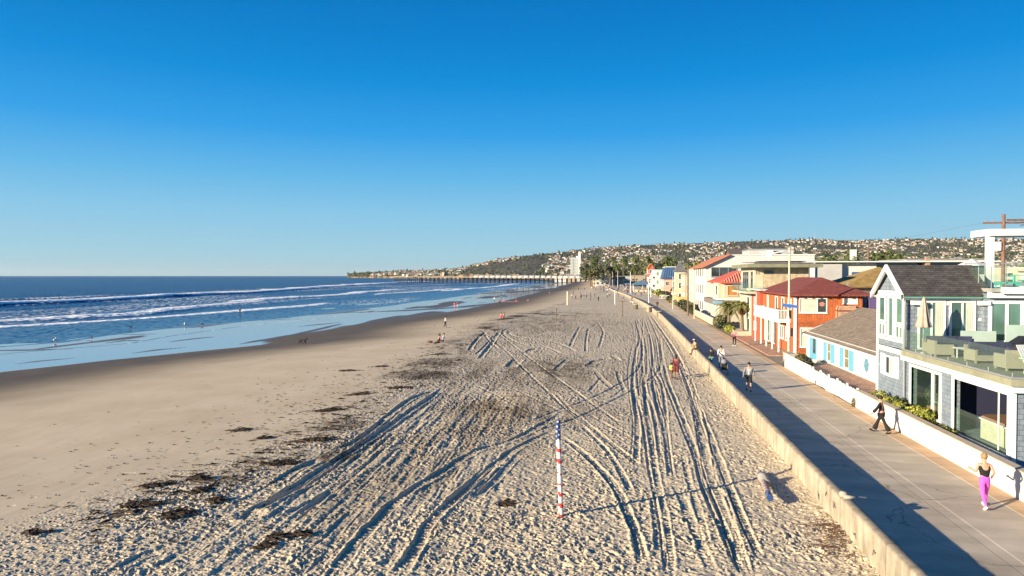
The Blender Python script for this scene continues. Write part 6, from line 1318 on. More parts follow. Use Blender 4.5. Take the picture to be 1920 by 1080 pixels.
# dog
g = atb(568, 646); t = thing('dog', 'black dog trotting to the right along the wet sand', 'dog', (g.x, g.y, g.z), R_(-6))
V = [(-.36, 0, .52), (-.05, 0, .52), (.28, 0, .55), (.45, 0, .66), (.56, 0, .76), (.70, 0, .72),  # trunk, neck, head, muzzle
     (-.55, 0, .60), (-.75, 0, .62),  # tail
     (.28, .08, .40), (.36, .08, .22), (.30, .08, .05), (.28, -.08, .40), (.16, -.08, .24), (.10, -.08, .06),  # front legs
     (-.36, .08, .40), (-.24, .08, .26), (-.34, .08, .16), (-.28, .08, .03), (-.36, -.08, .40), (-.46, -.08, .28), (-.58, -.08, .20), (-.56, -.08, .05)]
E_ = [(0, 1), (1, 2), (2, 3), (3, 4), (4, 5), (0, 6), (6, 7), (2, 8), (8, 9), (9, 10), (2, 11), (11, 12), (12, 13), (0, 14), (14, 15), (15, 16), (16, 17), (0, 18), (18, 19), (19, 20), (20, 21)]
R = [.12, .115, .14, .08, .085, .04, .03, .02, .06, .035, .026, .06, .035, .026, .075, .045, .028, .026, .075, .045, .028, .026]
b = skin('body', V, E_, R, CLO['black'], t, 2); m = MB()
for s in (-1, 1): m.blob((.53, s*.07, .80), (.035, .015, .05), 1, 1, .1)
m.build('ears', CLO['black'], b, True, local=True)
m = MB(); m.tube((.44, 0, .62), (.47, 0, .60), .075, .075, 10); m.build('collar', CLO['red'], b, local=True)

# ---------------------------------------------------------------- distant people, one mesh each
def far_mesh(pose, sub=1):
    J = pose; o = skin('person', [J[n] for n in BODY], [(BODY.index(a), BODY.index(b)) for a, b in EDG], [rad(n, 1.12) for n in BODY], SKIN, None, sub)
    me = o.data; bpy.data.objects.remove(o); me.materials.clear()
    for q in (SKIN, CLO['black'], CLO['grey'], HAIR_D): me.materials.append(q)
    hd = J['head'].z; hp = J['pelvis'].z; an = J['anklel'].z
    for p in me.polygons:
        z = p.center.z; x = p.center.x
        p.material_index = 3 if z > hd+.03 or (z > hd-.04 and p.center.y < J['head'].y-.02) else 0 if z > J['neck'].z-.02 else 1 if (z > hp+.05 and not (abs(x) > .2 and z < J['elbl'].z)) else 2 if z > an+.02 and abs(x) < .2 else 0
    return me
s_off = skel(1.7, 8, ((85, 85), (80, 80)), ((20, 50, 8), (20, 60, 8))); zz = s_off['hipl'].z
for v in s_off.values(): v.z += .1-zz
FM = [far_mesh(skel(1.72, 2, ((16, 8), (-16, 12)), ((-14, 14, 8), (14, 20, 8)))), far_mesh(skel(1.72, 0, ((3, 2), (-3, 2)), ((6, 20, 8), (-4, 14, 8)))), far_mesh(skel(1.66, 8, ((24, 14), (-20, 26)), ((50, 40, 14), (-20, 50, 14)))), far_mesh(s_off), far_mesh(skel(1.75, 4, ((5, 4), (-6, 4)), ((150, 10, 12), (30, 30, 10))))]
CK = [CLO[k_] for k_ in ('black', 'black', 'grey', 'white', 'navy', 'maroon', 'lgrey', 'brown', 'tan', 'black', 'red', 'blue', 'teal', 'white')]; prng = random.Random(33)
def far_person(x, y, z, rz, k, label, group, top=None, bot=None, sc=1.):
    o = bpy.data.objects.new('person', FM[k]); link(o); o.location = (x, y, z); o.rotation_euler = (0, 0, rz); o.scale = (sc,)*3
    for i, mt in ((1, top or prng.choice(CK)), (2, bot or prng.choice([CLO['black'], CLO['navy'], CLO['grey'], CLO['tan'], CLO['blue']]))):
        o.material_slots[i].link = 'OBJECT'; o.material_slots[i].material = mt
    return tag(o, label, 'person', group)
for i in range(95):   # the crowd on the widening promenade
    y = prng.uniform(235, 520); lo = float(wx(y))+.8; x = lo+abs(prng.gauss(0, .5))*(float(px_(y))-lo)*.8
    far_person(x, y, PATHZ, prng.uniform(0, 6.3), prng.choice([0, 0, 1, 1, 2]), 'tiny figure in the dense crowd on the far promenade', 'crowd on the far promenade')
for i in range(24):
    y = prng.uniform(195, 430); x = float(wx(y))-prng.uniform(.2, 5); far_person(x, y, beach_z(x, y), prng.uniform(0, 6.3), prng.choice([1, 1, 3]), 'tiny figure on the sand just outside the far wall', 'people on the sand by the far wall')
for i in range(6):
    y = 180+i*2.2; x = float(wx(y))-.9-prng.random()*1.4; far_person(x, y, beach_z(x, y), prng.uniform(0, 6.3), [3, 1, 3, 0, 3, 1][i], 'member of the small group gathered at the outside of the wall bend', 'group gathered at the wall bend')
VB = [(1073, 561), (1079, 563), (1090, 561), (1095, 562), (1100, 560), (1108, 563), (1115, 561), (1122, 566), (1139, 560), (1143, 558), (1075, 553), (1092, 549), (1096, 546)]
for px, py in VB:
    g = atb(px, py); far_person(g.x, g.y, g.z, prng.uniform(0, 6.3), prng.choice([1, 4, 2]), 'small figure playing around the volleyball posts', 'volleyball players')
for i in range(30):
    g = atb(prng.uniform(1108, 1140), prng.uniform(538, 545)); far_person(g.x, g.y, g.z, prng.uniform(0, 6.3), prng.choice([3, 3, 1]), 'tiny figure resting on the far sand before the pier', 'people resting on the far sand')
for px, py, k, lb in ((1026, 552, 0, 'left of two dark figures at the far water edge'), (1030, 552, 1, 'right of two dark figures at the far water edge'), (1085, 545, 1, 'lone dark figure on the far sand below the pier'), (1074, 534, 0, 'lone figure near the pier on the far sand'), (1117, 548, 1, 'dark figure standing apart on the far sand')):
    g = atb(px, py); far_person(g.x, g.y, g.z, prng.uniform(0, 6), k, lb, None, CLO['black'])
g = atb(968, 566)
for i, (dx, dy) in enumerate(((-4, 0), (0, .5), (4, 0))): far_person(g.x+dx, g.y+dy, g.z, i, 3, 'small figure in pink lounging on the sand by the wet edge', 'loungers in pink by the wet sand', CLO['rose'], CLO['red'])
m = MB(); m.box(g.x-6, g.y-.8, g.z+.02, g.x+6.5, g.y+.6, g.z+.08); tag(m.build('beach_blanket', CLO['rose']), 'long pink blanket under the lounging figures', 'blanket')
for px, py in ((925, 548), (900, 553), (943, 551), (948, 548), (963, 557), (968, 550), (940, 558), (958, 545), (1010, 545), (1048, 541), (930, 543)):
    p = at(px, py, FILMZ-.06); far_person(p.x, p.y, FILMZ-.08, prng.uniform(0, 6.3), prng.choice([0, 1, 2]), 'tiny wader standing in the shallow water before the pier', 'waders before the pier', CLO['black'])
for px, py, lb in ((296, 566, 'surfer standing in the white water left of a floating board'), (735, 545.5, 'far surfer low in the waves')):
    p = at(px, py, SEAZ); far_person(p.x, p.y, SEAZ-.7, prng.uniform(0, 6), 4, lb, None, CLO['black'], CLO['black'])
p = at(306, 566, SEAZ); m = MB(); m.blob((p.x, p.y, SEAZ+.05), (1.1, .3, .06), 1, 3, 0); tag(m.build('surfboard', BLACKM, smooth=True), 'dark surfboard floating beside the surfer', 'surfboard')
# gulls
def gull(px, py, label, m_, sc=1.):
    p = at(px, py); t = thing('gull', label, 'bird', (p.x, p.y, p.z), prng.uniform(0, 6)); m = MB(); m.blob((0, 0, .22*sc), (.11*sc, .22*sc, .1*sc), 1, 2, .02); m.blob((0, .2*sc, .34*sc), (.055*sc, .07*sc, .06*sc), 1, 2, 0); m.tube((0, .15*sc, .26*sc), (0, .2*sc, .33*sc), .05*sc); b = m.build('body', m_, t, True, local=True)
    for s in (-1, 1): MB().tube((s*.04*sc, 0, 0), (s*.04*sc, 0, .16*sc), .012*sc, n=5).build('leg', CLO['yellow'], t, local=True)
    MB().tube((0, .26*sc, .33*sc), (0, .34*sc, .31*sc), .018*sc, .004, 5).build('beak', CLO['yellow'], b, local=True)
gull(103, 642, 'white gull standing on the wet sand near the left edge', WHITE, 1.7); gull(347, 611, 'white gull standing far out on the wet sand', WHITE, 1.8); gull(245, 617, 'small dark bird on the wet sand', BLACKM, 1.3); gull(379, 611, 'dark bird on the wet sand right of the far white gull', BLACKM, 1.3); gull(172, 637, 'dark bird beside a low sand bar', BLACKM, 1.2)
# ---------------------------------------------------------------- leaves
def leaf_mesh(name, blobs, n, size, mt, seed=0, mats=None):
    """leaf faces spread through the volume of the given ellipsoids; mats picks a tone clump by clump"""
    rs = np.random.RandomState(seed); vs = []; fs = []; mi = []
    W = np.array([b[1][0]*b[1][1]*b[1][2] for b in blobs])**.67; W /= W.sum()
    for b, w in zip(blobs, W):
        k = max(4, int(n*w)); d = rs.normal(size=(k, 3)); d /= np.linalg.norm(d, axis=1)[:, None]; r = rs.uniform(.45, 1.02, (k, 1))**.6
        P = np.array(b[0])+d*r*np.array(b[1]); nn = d+rs.normal(0, .55, (k, 3)); nn /= np.linalg.norm(nn, axis=1)[:, None]
        u = np.cross(nn, rs.normal(size=(k, 3))); u /= np.linalg.norm(u, axis=1)[:, None]+1e-9; v = np.cross(nn, u); s = size*rs.uniform(.6, 1.4, (k, 1))
        q = np.stack([P-u*s-v*s*.55, P+u*s*.9-v*s*.5, P+u*s+v*s*.6, P-u*s*.8+v*s*.5], 1)
        tone = rs.randint(0, 3)
        for a in q:
            i = len(vs); vs += [tuple(x) for x in a]; fs.append((i, i+1, i+2, i+3)); mi.append(tone if rs.rand() < .7 else rs.randint(0, 3))
    me = bpy.data.meshes.new(name); me.from_pydata(vs, [], fs)
    for q in (mats or [mt]): me.materials.append(q)
    if mats: me.polygons.foreach_set('material_index', [min(x, len(mats)-1) for x in mi])
    me.update(); return me
def foliage(name, par, blobs, n, size, mats, seed=0):
    b = base(par); bl = [((p[0]-b.x, p[1]-b.y, p[2]-b.z), r) for p, r in blobs]
    return link(bpy.data.objects.new(name, leaf_mesh(name, bl, n, size, None, seed, mats)), par)
YL = [LEAF['yellow'], LEAF['mid'], mat('leaf_lime', (.34, .33, .05), .7, .3, 2)]
GL = [LEAF['mid'], LEAF['dark'], LEAF['olive']]; OL = [LEAF['olive'], LEAF['dark'], LEAF['grey']]
rr = random.Random(2)
t = thing('hedge', 'yellow green leafy hedge growing behind the white garden wall', 'hedge', (13.2, 36, .3))
bl = [((13.15+rr.uniform(-.12, .2), 32.9+i*.42, .98+rr.uniform(-.12, .15)), (.42, .38, .42)) for i in range(13)]; foliage('foliage', t, bl, 5200, .05, YL, 1)
m = MB()
for i in range(20): m.tube((13.2, 33+i*.28, .25), (13.15+rr.uniform(-.2, .2), 33+i*.28, .9), .015, n=4)
m.build('stem', BARK, t)
t = thing('hedge', 'smaller yellow green hedge below the grey shingled patio wall', 'hedge', (13.2, 30.8, .3)); bl = [((13.2, 30.3+i*.4, .78+rr.uniform(-.1, .1)), (.36, .33, .35)) for i in range(5)]; foliage('foliage', t, bl, 1700, .05, YL, 2)
m = MB()
for i in range(8): m.tube((13.2, 30.3+i*.22, .25), (13.2, 30.3+i*.22, .7), .015, n=4)
m.build('stem', BARK, t)
t = thing('potted_bush', 'leafy potted plant with flowers inside the smaller patio opening', 'plant', (14.6, 35.0, .9)); m = MB(); m.lathe((14.5, 35.0, .85), [(0, 0), (.2, 0), (.26, .4), (0, .4)], 12); m.build('pot', TERRA, t); foliage('foliage', t, [((14.5, 35.0, 1.75), (.35, .4, .5)), ((14.4, 34.8, 2.1), (.2, .2, .25))], 700, .05, GL, 3)
m = MB(); m.tube((14.5, 35, 1.2), (14.45, 34.9, 1.9), .03); m.build('stem', BARK, t)
t = thing('wall_plant', 'small dark weed growing at the end of the picket fence', 'plant', (12.45, 39.6, .25)); foliage('foliage', t, [((12.42, 39.6, .5), (.10, .12, .28))], 120, .035, GL, 5); m = MB(); m.tube((12.45, 39.6, .2), (12.42, 39.6, .7), .012, n=5); m.build('stem', BARK, t)
# pots and blooms in the cottage corner
t = thing('planter_shrub', 'brown potted shrub cluster behind the short white pickets', 'plant', (13.3, 54.5, .3)); foliage('foliage', t, [((13.3, 54.2, 1.1), (.5, .7, .45)), ((13.5, 53.2, .95), (.4, .5, .35))], 900, .06, [mat('rust_leaf', (.22, .09, .05), .8, .4, 4), LEAF['olive'], LEAF['dark']], 6); m = MB(); m.lathe((13.3, 54.2, .25), [(0, 0), (.3, 0), (.38, .5), (0, .5)], 12); m.build('pot', TERRA, t)
def bush(label, c, blobs, n, s, mats, seed, name='shrub', group=None):
    t = thing(name, label, 'bush', c, group=group); foliage('foliage', t, [((c[0]+p[0], c[1]+p[1], c[2]+p[2]), r) for p, r in blobs], n, s, mats, seed)
    m = MB(); m.tube(c, (c[0], c[1], c[2]+blobs[0][0][2]), .08, .04, 6); m.build('stem', BARK, t); return t
bush('rounded grey green shrub mass in front of the cream house patio', (13.2, 98, .3), [((0, 0, .55), (.9, 1.8, .6)), ((.5, 2.4, .8), (.8, 1.2, .8)), ((-.2, -2.6, .4), (.6, 1.3, .45)), ((.6, 5, .7), (.7, 1.4, .6)), ((.4, -4.6, .5), (.6, 1.0, .5))], 3000, .1, OL, 7)
bush('low yellow green shrub at the foot of the two palms', (13.3, 89.5, .3), [((0, 0, .4), (.7, 2.0, .45))], 900, .09, YL, 8)
bush('low shrub by the long planter wall, near the brown pole', (13.2, 130, .3), [((0, 0, .6), (.8, 2.5, .7)), ((0, 3.5, .5), (.7, 2.0, .6))], 1200, .13, OL, 9)
for i, (y, x) in enumerate(((140, 13.3), (150, 13.4), (162, 13.6), (172, 13.4), (186, 13.2), (200, 13.4), (214, 13.2))):
    bush('low roadside shrub in the row beside the far promenade', (x, y, .2), [((0, 0, .6), (1.2, 3.5, .8)), ((.5, 2.5, .9), (1.0, 2.2, .8))], 700, .2, [OL, GL, OL][i % 3], 20+i, group='shrubs along the far promenade')
t = thing('hedge', 'clipped green hedge behind a cream wall at the far promenade corner', 'hedge', (14.5, 250, .2)); foliage('foliage', t, [((13.2+.3*(i % 3), 228+i*6, 1.2), (2.0, 4.2, 1.3)) for i in range(14)], 5200, .25, [LEAF['mid'], LEAF['dark'], LEAF['yellow']], 31); part(t, 'wall_face', STUC_C, (12.3, 222, .2, 12.6, 312, 1.3), (12.6, 222, .2, 16, 222.3, 1.3))
for z in (.7, 1.1, 1.5): part(t, 'rail', WHITE, (10.5, 206, z, 16.5, 206.12, z+.14))

# ---------------------------------------------------------------- palms and trees
def palm_parts(h, R, n, seed, fan=False, tr=.22, leafm=None, drop=1.):
    r = random.Random(seed); tm = MB(); lean = r.uniform(-.3, .3); pts = [(lean*math.sin(t)*.5, lean*t*.3, h*t) for t in (0, .25, .5, .75, 1)]
    tm.path(pts, [tr*1.25, tr, tr*.9, tr*.85, tr*1.05], 8); top = Vector(pts[-1]); f = MB()
    for k in range(n):
        a = 2*math.pi*k/n*2.618; el = R_(r.uniform(-35, 75)); L = R*r.uniform(.8, 1.1); d = Vector((math.cos(a), math.sin(a), 0)); s = Vector((-math.sin(a), math.cos(a), 0))
        P = [top+d*(L*t*math.cos(el))+Vector((0, 0, L*t*math.sin(el)-drop*L*.75*t*t)) for t in (0, .2, .4, .6, .8, 1)]
        for i in range(5):
            for q in range(3):
                u = (q+.5)/3; c0 = P[i].lerp(P[i+1], u); w = L*.20*math.sin(math.pi*min(1, (i+u)/5*.85+.12)); fw = (P[i+1]-P[i]).normalized()
                for sg in (-1, 1):
                    tip = c0+s*sg*w+fw*w*.7+Vector((0, 0, -w*.45)); b = fw*(L*.035)
                    f.add([c0-b, c0+b, tip], [(0, 1, 2)])
            f.add([P[i]-s*.02, P[i]+s*.02, P[i+1]+s*.015, P[i+1]-s*.015], [(0, 1, 2, 3)])
    sk = MB()
    for k in range(n):   # skirt of dead fronds
        a = k*1.1; sk.add([top+Vector((math.cos(a)*.1, math.sin(a)*.1, -.1)), top+Vector((math.cos(a)*R*.28, math.sin(a)*R*.28, -R*.5)), top+Vector((math.cos(a+.4)*R*.16, math.sin(a+.4)*R*.16, -R*.65))], [(0, 1, 2)])
    return tm, f, sk
PALMG = mat('palm_frond', (.11, .14, .035), .6, .35, .6, spec=.4); PALMD = mat('dry_palm_frond', (.24, .18, .08), .9, .3, 1)
PROTO = {}
def palm(label, x, y, z, h, R, seed, group=None, n=22, rz=0, sc=1., leafm=None):
    key = (seed, h, R)
    if key in PROTO: t = copy_tree(PROTO[key])
    else:
        t = thing('palm_tree', label, 'palm tree'); a, b, c = palm_parts(h, R, n, seed); a.build('trunk', BARK, t, local=True); b.build('crown', leafm or PALMG, t, local=True); c.build('dry_skirt', PALMD, t, local=True); PROTO[key] = t
    t.location = (x, y, z); t.rotation_euler = (0, 0, rz); t.scale = (sc,)*3; tag(t, label, 'palm tree', group); return t
YP = mat('yellow_palm_frond', (.17, .17, .055), .6, .35, .6)
palm('short bushy palm with dense drooping fronds left of the coral wall', 13.9, 94, .3, 3.2, 2.1, 101, n=40, leafm=YP); palm('taller palm of the two beside the coral wall, with paired pale trunks', 14.3, 86.0, .3, 3.5, 1.8, 102, n=34, leafm=YP)
pr = random.Random(77)
for i, (px, top, Y) in enumerate(((1592, 468, 215), (1602, 470, 225), (1640, 470, 230), (1655, 472, 215), (1672, 470, 240), (1688, 474, 230), (1548, 476, 235), (1562, 478, 245), (1835, 478, 210))):
    d = AF+AR*((px-960)/F_)+AU*((540-top)/F_); k = Y/d.y; palm('palm in the inland row beyond the modern house roofs', d.x*k, Y, .2, 12, 3.6, 110+i % 3, 'palms in the inland row', n=26, rz=pr.uniform(0, 6), sc=(CAMH+d.z*k)/13.4)
for i in range(40):
    px = pr.uniform(1095, 1300); Y = pr.uniform(420, 1050); top = pr.uniform(478, 503); d = AF+AR*((px-960)/F_)+AU*((540-top)/F_); k = Y/d.y; hh = (CAMH+d.z*k)
    palm('tall thin palm in the far grove behind the crowd', d.x*k, Y, .2, 12, 3.6, 113+i % 3, 'palms in the far grove', n=24, rz=pr.uniform(0, 6), sc=max(.55, hh/13.4))
def tree_proto(seed, mats):
    r = random.Random(seed); t = thing('tree', 'tmp', 'tree'); m = MB(); m.tube((0, 0, 0), (0, 0, 3), .3, .2, 7)
    for k in range(5): a = k*1.3; m.tube((0, 0, 2.6), (math.cos(a)*2, math.sin(a)*2, 5), .14, .05, 5)
    m.build('trunk', BARK, t, local=True)
    bl = [((r.uniform(-2.2, 2.2), r.uniform(-2.2, 2.2), r.uniform(3.2, 7)), (r.uniform(1.1, 2.1), r.uniform(1.1, 2.1), r.uniform(.9, 1.6))) for _ in range(9)]
    link(bpy.data.objects.new('crown', leaf_mesh('crown', bl, 1500, .24, None, seed, mats)), t); return t
TP = [tree_proto(1, GL), tree_proto(2, OL), tree_proto(3, [LEAF['mid'], LEAF['yellow'], LEAF['dark']])]
used = [False]*3
def tree(label, x, y, z, sc, group, k, rz=0, sz=None):
    t = TP[k] if not used[k] else copy_tree(TP[k]); used[k] = True; t.location = (x, y, z); t.rotation_euler = (0, 0, rz); t.scale = (sc, sc, sz or sc); return tag(t, label, 'tree', group)
for i in range(110):
    px = pr.uniform(1100, 1420) if i < 75 else pr.uniform(1500, 1760); Y = pr.uniform(420, 1250); top = pr.uniform(492, 508) if px < 1230 else pr.uniform(486, 502)
    d = AF+AR*((px-960)/F_)+AU*((540-top)/F_); k = Y/d.y; hh = CAMH+d.z*k
    tree('broad leafed tree standing among the far beach town roofs', d.x*k, Y, .1, hh/8.0*pr.uniform(.95, 1.15), 'trees among the far town roofs', pr.randrange(3), pr.uniform(0, 6), hh/8.2)

# ---------------------------------------------------------------- far town, hotel tower, pier
TW = [mat('far_white_wall', (.46, .44, .41), .9, .15), mat('far_cream_wall', (.42, .35, .25), .9, .15), STUC_T, STUC_G, mat('far_tan_wall', (.32, .25, .18), .9, .15), mat('far_rose_wall', (.36, .24, .19), .9, .15), mat('far_pale_wall', (.52, .50, .46), .8, .1)]; RFM = [GREYR, BRN, STUC_G, mat('pale_roof', (.45, .43, .4), .9, .2)]
def house_mesh(w, d, h, kind, seed):
    m = MB(); m.box(-w/2, -d/2, -4, w/2, d/2, h); n0 = len(m.f); r = MB()
    if kind == 0: gable_x(r, -w/2, w/2, -d/2, d/2, h, h+d*.2, .3, .6)
    elif kind == 1: hip(r, -w/2, w/2, -d/2, d/2, h+.05, h+d*.2, .6)
    else: r.box(-w/2-.4, -d/2-.4, h, w/2+.4, d/2+.4, h+.5)
    g = MB(); q = random.Random(seed)
    for fl in range(int(h//3)):
        for i in range(int(w//3)):
            if q.random() < .75: x = -w/2+1+i*3; g.box(x, -d/2-.06, .9+fl*3, x+1.5, -d/2+.02, 2.3+fl*3)
        for i in range(int(d//3)):
            if q.random() < .75: y = -d/2+1+i*3; g.box(-w/2-.06, y, .9+fl*3, -w/2+.02, y+1.5, 2.3+fl*3)
    me = bpy.data.meshes.new('house'); vs = m.v+r.v+g.v; a = len(m.v); b = a+len(r.v)
    me.from_pydata(vs, [], m.f+[tuple(i+a for i in f) for f in r.f]+[tuple(i+b for i in f) for f in g.f])
    for q in (STUC_W, GREYR, GLASS_D): me.materials.append(q)
    me.polygons.foreach_set('material_index', [0]*len(m.f)+[1]*len(r.f)+[2]*len(g.f)); me.update(); return me
HM = [house_mesh(14, 10, 5, 0, 1), house_mesh(16, 11, 6, 1, 2), house_mesh(12, 12, 8, 2, 3), house_mesh(20, 12, 6, 2, 4), house_mesh(12, 9, 6, 0, 5), house_mesh(10, 14, 9, 2, 6)]
def far_house(x, y, z, rz, k, sc, label, group, wallm=None, roofm=None):
    o = bpy.data.objects.new('house', HM[k]); link(o); o.location = (x, y, z); o.rotation_euler = (0, 0, rz); o.scale = (sc,)*3
    for i, mt in ((0, wallm or pr.choice(TW)), (1, roofm or pr.choice(RFM))): o.material_slots[i].link = 'OBJECT'; o.material_slots[i].material = mt
    return tag(o, label, 'house', group)
for i in range(70):
    px = pr.uniform(1040, 1215) if i < 45 else pr.uniform(1215, 1420); Y = pr.uniform(980, 1400) if px < 1120 else pr.uniform(480, 1200)
    p = at(px, 530, .1); k = Y/p.y;  far_house(p.x*k+(0 if px > 1120 else 8), Y, .2, pr.uniform(-.2, .2), pr.randrange(6), pr.uniform(.8, 1.1), 'small building of the beach town beyond the crowd', 'far beach town buildings')
# hotel tower
HY_ = 1480; t = thing('hotel_tower', 'pale high rise hotel tower with a taller white stair shaft standing above the shore trees', 'tower', (-100, HY_, 0))
TWG = mat('pale_green_facade', (.46, .48, .44), .7, .06); part(t, 'tower_slab', TWG, (-112.5, HY_, 0, -96.5, HY_+22, 46)); part(t, 'stair_shaft', WHITE, (-95.5, HY_-3, 0, -90.2, HY_+12, 57)); part(t, 'tower_wing', TWG, (-96.5, HY_+4, 0, -95.5, HY_+18, 44)); part(t, 'roof_box', WHITE, (-100, HY_+2, 46, -96.6, HY_+12, 50), (-95, HY_-2, 57, -91, HY_+8, 59.5))
g = MB()
for fl in range(13):
    for i in range(5):
        g.box(-111.9+i*3.1, HY_-.1, 4+fl*3.2, -110.2+i*3.1, HY_-.02, 5.9+fl*3.2)
g.build('window_grid', mat('grey_window_band', (.22, .25, .26), .4, .1), t); part(t, 'recess_shade_strip', GLASS_D, (-105.6, HY_-.3, 0, -104.8, HY_-.12, 44))  # dark strip on the facade stands in for a shaded recess
# pier
def pier():
    A = Vector((-312, 905, 0)); B = Vector((-32, 885, 0)); L = (B-A).length; d = (B-A)/L; n = Vector((-d.y, d.x, 0)); zt = lambda s: 5.9-1.5*s/L
    t = thing('pier', 'long timber pier on dark piles reaching from the far beach out into the sea', 'pier', (B.x, B.y, 0))
    m = MB(); k = 60
    for i in range(k):
        s0, s1 = L*i/k, L*(i+1)/k-.01; w = 4.2 if i > 6 else 8.5; p0, p1 = A+d*s0, A+d*s1
        m.slab([p0-n*w+Vector((0, 0, zt(s0))), p1-n*w+Vector((0, 0, zt(s1))), p1+n*w+Vector((0, 0, zt(s1))), p0+n*w+Vector((0, 0, zt(s0)))], .7)
    m.build('deck', mat('pier_timber', (.34, .25, .17), .9, .2, .3), t)
    PD = mat('wet_pile_timber', (.045, .033, .028), .9, .3, 1)
    for i in range(44):
        s = 4+i*(L-20)/43; w = 3.6 if i > 5 else 7.4; m = MB()
        for q in (-1, 0, 1):
            p = A+d*s+n*w*q; m.tube((p.x, p.y, -5), (p.x, p.y, zt(s)-.7), .52, .46, 6)
        p0, p1 = A+d*s-n*w, A+d*s+n*w; m.tube((p0.x, p0.y, zt(s)-1.1), (p1.x, p1.y, zt(s)-1.1), .35, n=4)
        if i % 3 == 0 or 18 < i < 34: m.tube((p0.x, p0.y, -1.5), (p1.x, p1.y, zt(s)-1.3), .2, n=4); m.tube((p1.x, p1.y, -1.5), (p0.x, p0.y, zt(s)-1.3), .2, n=4)
        m.build('pile_bent', PD, t)
    m = MB()
    for q in (-1, 1):
        for i in range(60):
            s = L*(i+.5)/60; p = A+d*s+n*q*(4.0 if i > 6 else 8.3); p2 = A+d*(L*(i+1.5)/60)+n*q*(4.0 if i > 6 else 8.3); m.tube((p.x, p.y, zt(s)), (p.x, p.y, zt(s)+1.1), .07, n=4)
            if i < 59 and i != 6: m.tube((p.x, p.y, zt(s)+1.1), (p2.x, p2.y, zt(s)+1.08), .07, n=4)
    m.build('railing', METAL_W, t)
    for i in range(21):
        s = L*.42+i*L*.57/21
        for q in (-1, 1):
            p = A+d*s+n*q*2.9; z = zt(s)+.02; c = thing('pier_cottage', 'small white cottage with grey roof in the row on the landward half of the pier', 'cottage', (p.x, p.y, z), math.atan2(d.y, d.x), 'cottages on the pier')
            m = MB(); m.box(-2.2, -1.15, 0, 2.2, 1.15, 2.5); m.build('wall', WHITE, c, local=True); m = MB(); gable_x(m, -2.2, 2.2, -1.15, 1.15, 2.5, 3.4, .1, .25); m.build('roof', GREYR, c, local=True); m = MB(); m.box(-1.6, -1.2, .9, -.6, -1.14, 1.9); m.box(.4, -1.2, .1, 1.3, -1.14, 2.0); m.build('window', BLUE_SH, c, local=True)
    c = thing('pier_gatehouse', 'larger pale arched gate building at the landward end of the pier', 'building', (B.x, B.y, .2)); m = MB(); m.box(B.x-5, B.y-5, .2, B.x+6, B.y+5, 4.6); m.build('wall', STUC_T, c); m = MB(); gable_x(m, B.x-5, B.x+6, B.y-5, B.y+5, 4.6, 6.6, .3, .6); m.build('roof', mat('pale_roof', (.45, .43, .4)), c); part(c, 'gate_shade_sheet', GLASS_D, (B.x-2, B.y-6.1, .2, B.x+3, B.y-6.02, 5))  # dark sheet before the wall stands in for the shaded gateway
pier()

# ---------------------------------------------------------------- hills
HX = [560, 640, 655, 700, 750, 800, 850, 870, 900, 940, 1000, 1060, 1100, 1160, 1250, 1350, 1450, 1520, 1600, 1700, 1800, 1900, 2100, 2500, 3000]
HE = [0, 1.5, 4, 6, 8, 9, 12, 15, 23, 32, 39, 45, 51, 55, 58, 60, 61, 63, 59, 60, 58, 56, 56, 52, 50]
HD = [3300, 3250, 3200, 3100, 3000, 2800, 2600, 2600, 2600, 2700, 2800, 3000, 3100, 3200, 3300, 3400, 3500, 3600, 3600, 3700, 3700, 3700, 3700, 3700, 3700]
HF = [3150, 3120, 3050, 2850, 2500, 2250, 2050, 2000, 1900, 1780, 1680, 1560, 1500, 1480, 1500, 1600, 1700, 1750, 1800, 1800, 1800, 1800, 1800, 1800, 1800]
HC = [0, 0, 1.5, 2.5, 3, 3, 5, 7, 8.5, 8.5, 7, 2, .3, 0, 0, 0, 0, 0, 0, 0, 0, 0, 0, 0, 0]
def hill_z(px, r):
    ang = (px-960)/F_; el = np.interp(px, HX, HE); D = np.interp(px, HX, HD); f0 = np.interp(px, HX, HF); cl = np.interp(px, HX, HC)
    top = (el)*D/F_+7.4; c = cl*f0/F_; low = np.where(cl > 1, c, .25)
    t = np.clip((r-f0)/(D-f0), 0, 1.0); z = low+(top-low)*(t**1.15*(1-.25*np.sin(t*math.pi)))
    x = px*2.2; z = z+(fbm(x*.012, r*.004, 3, 4)-.5)*22*sst(.05, .4, t)*(1-.75*t)*sst(3, 14, el)
    return np.where(r > D, top-(r-D)*.02, z)
def hpos(px, r):
    d = AF.copy(); a = (px-960)/F_; v = Vector((AF.x, AF.y, 0)).normalized()+Vector((AR.x, AR.y, 0))*a; v.normalize(); return v.x*r, v.y*r
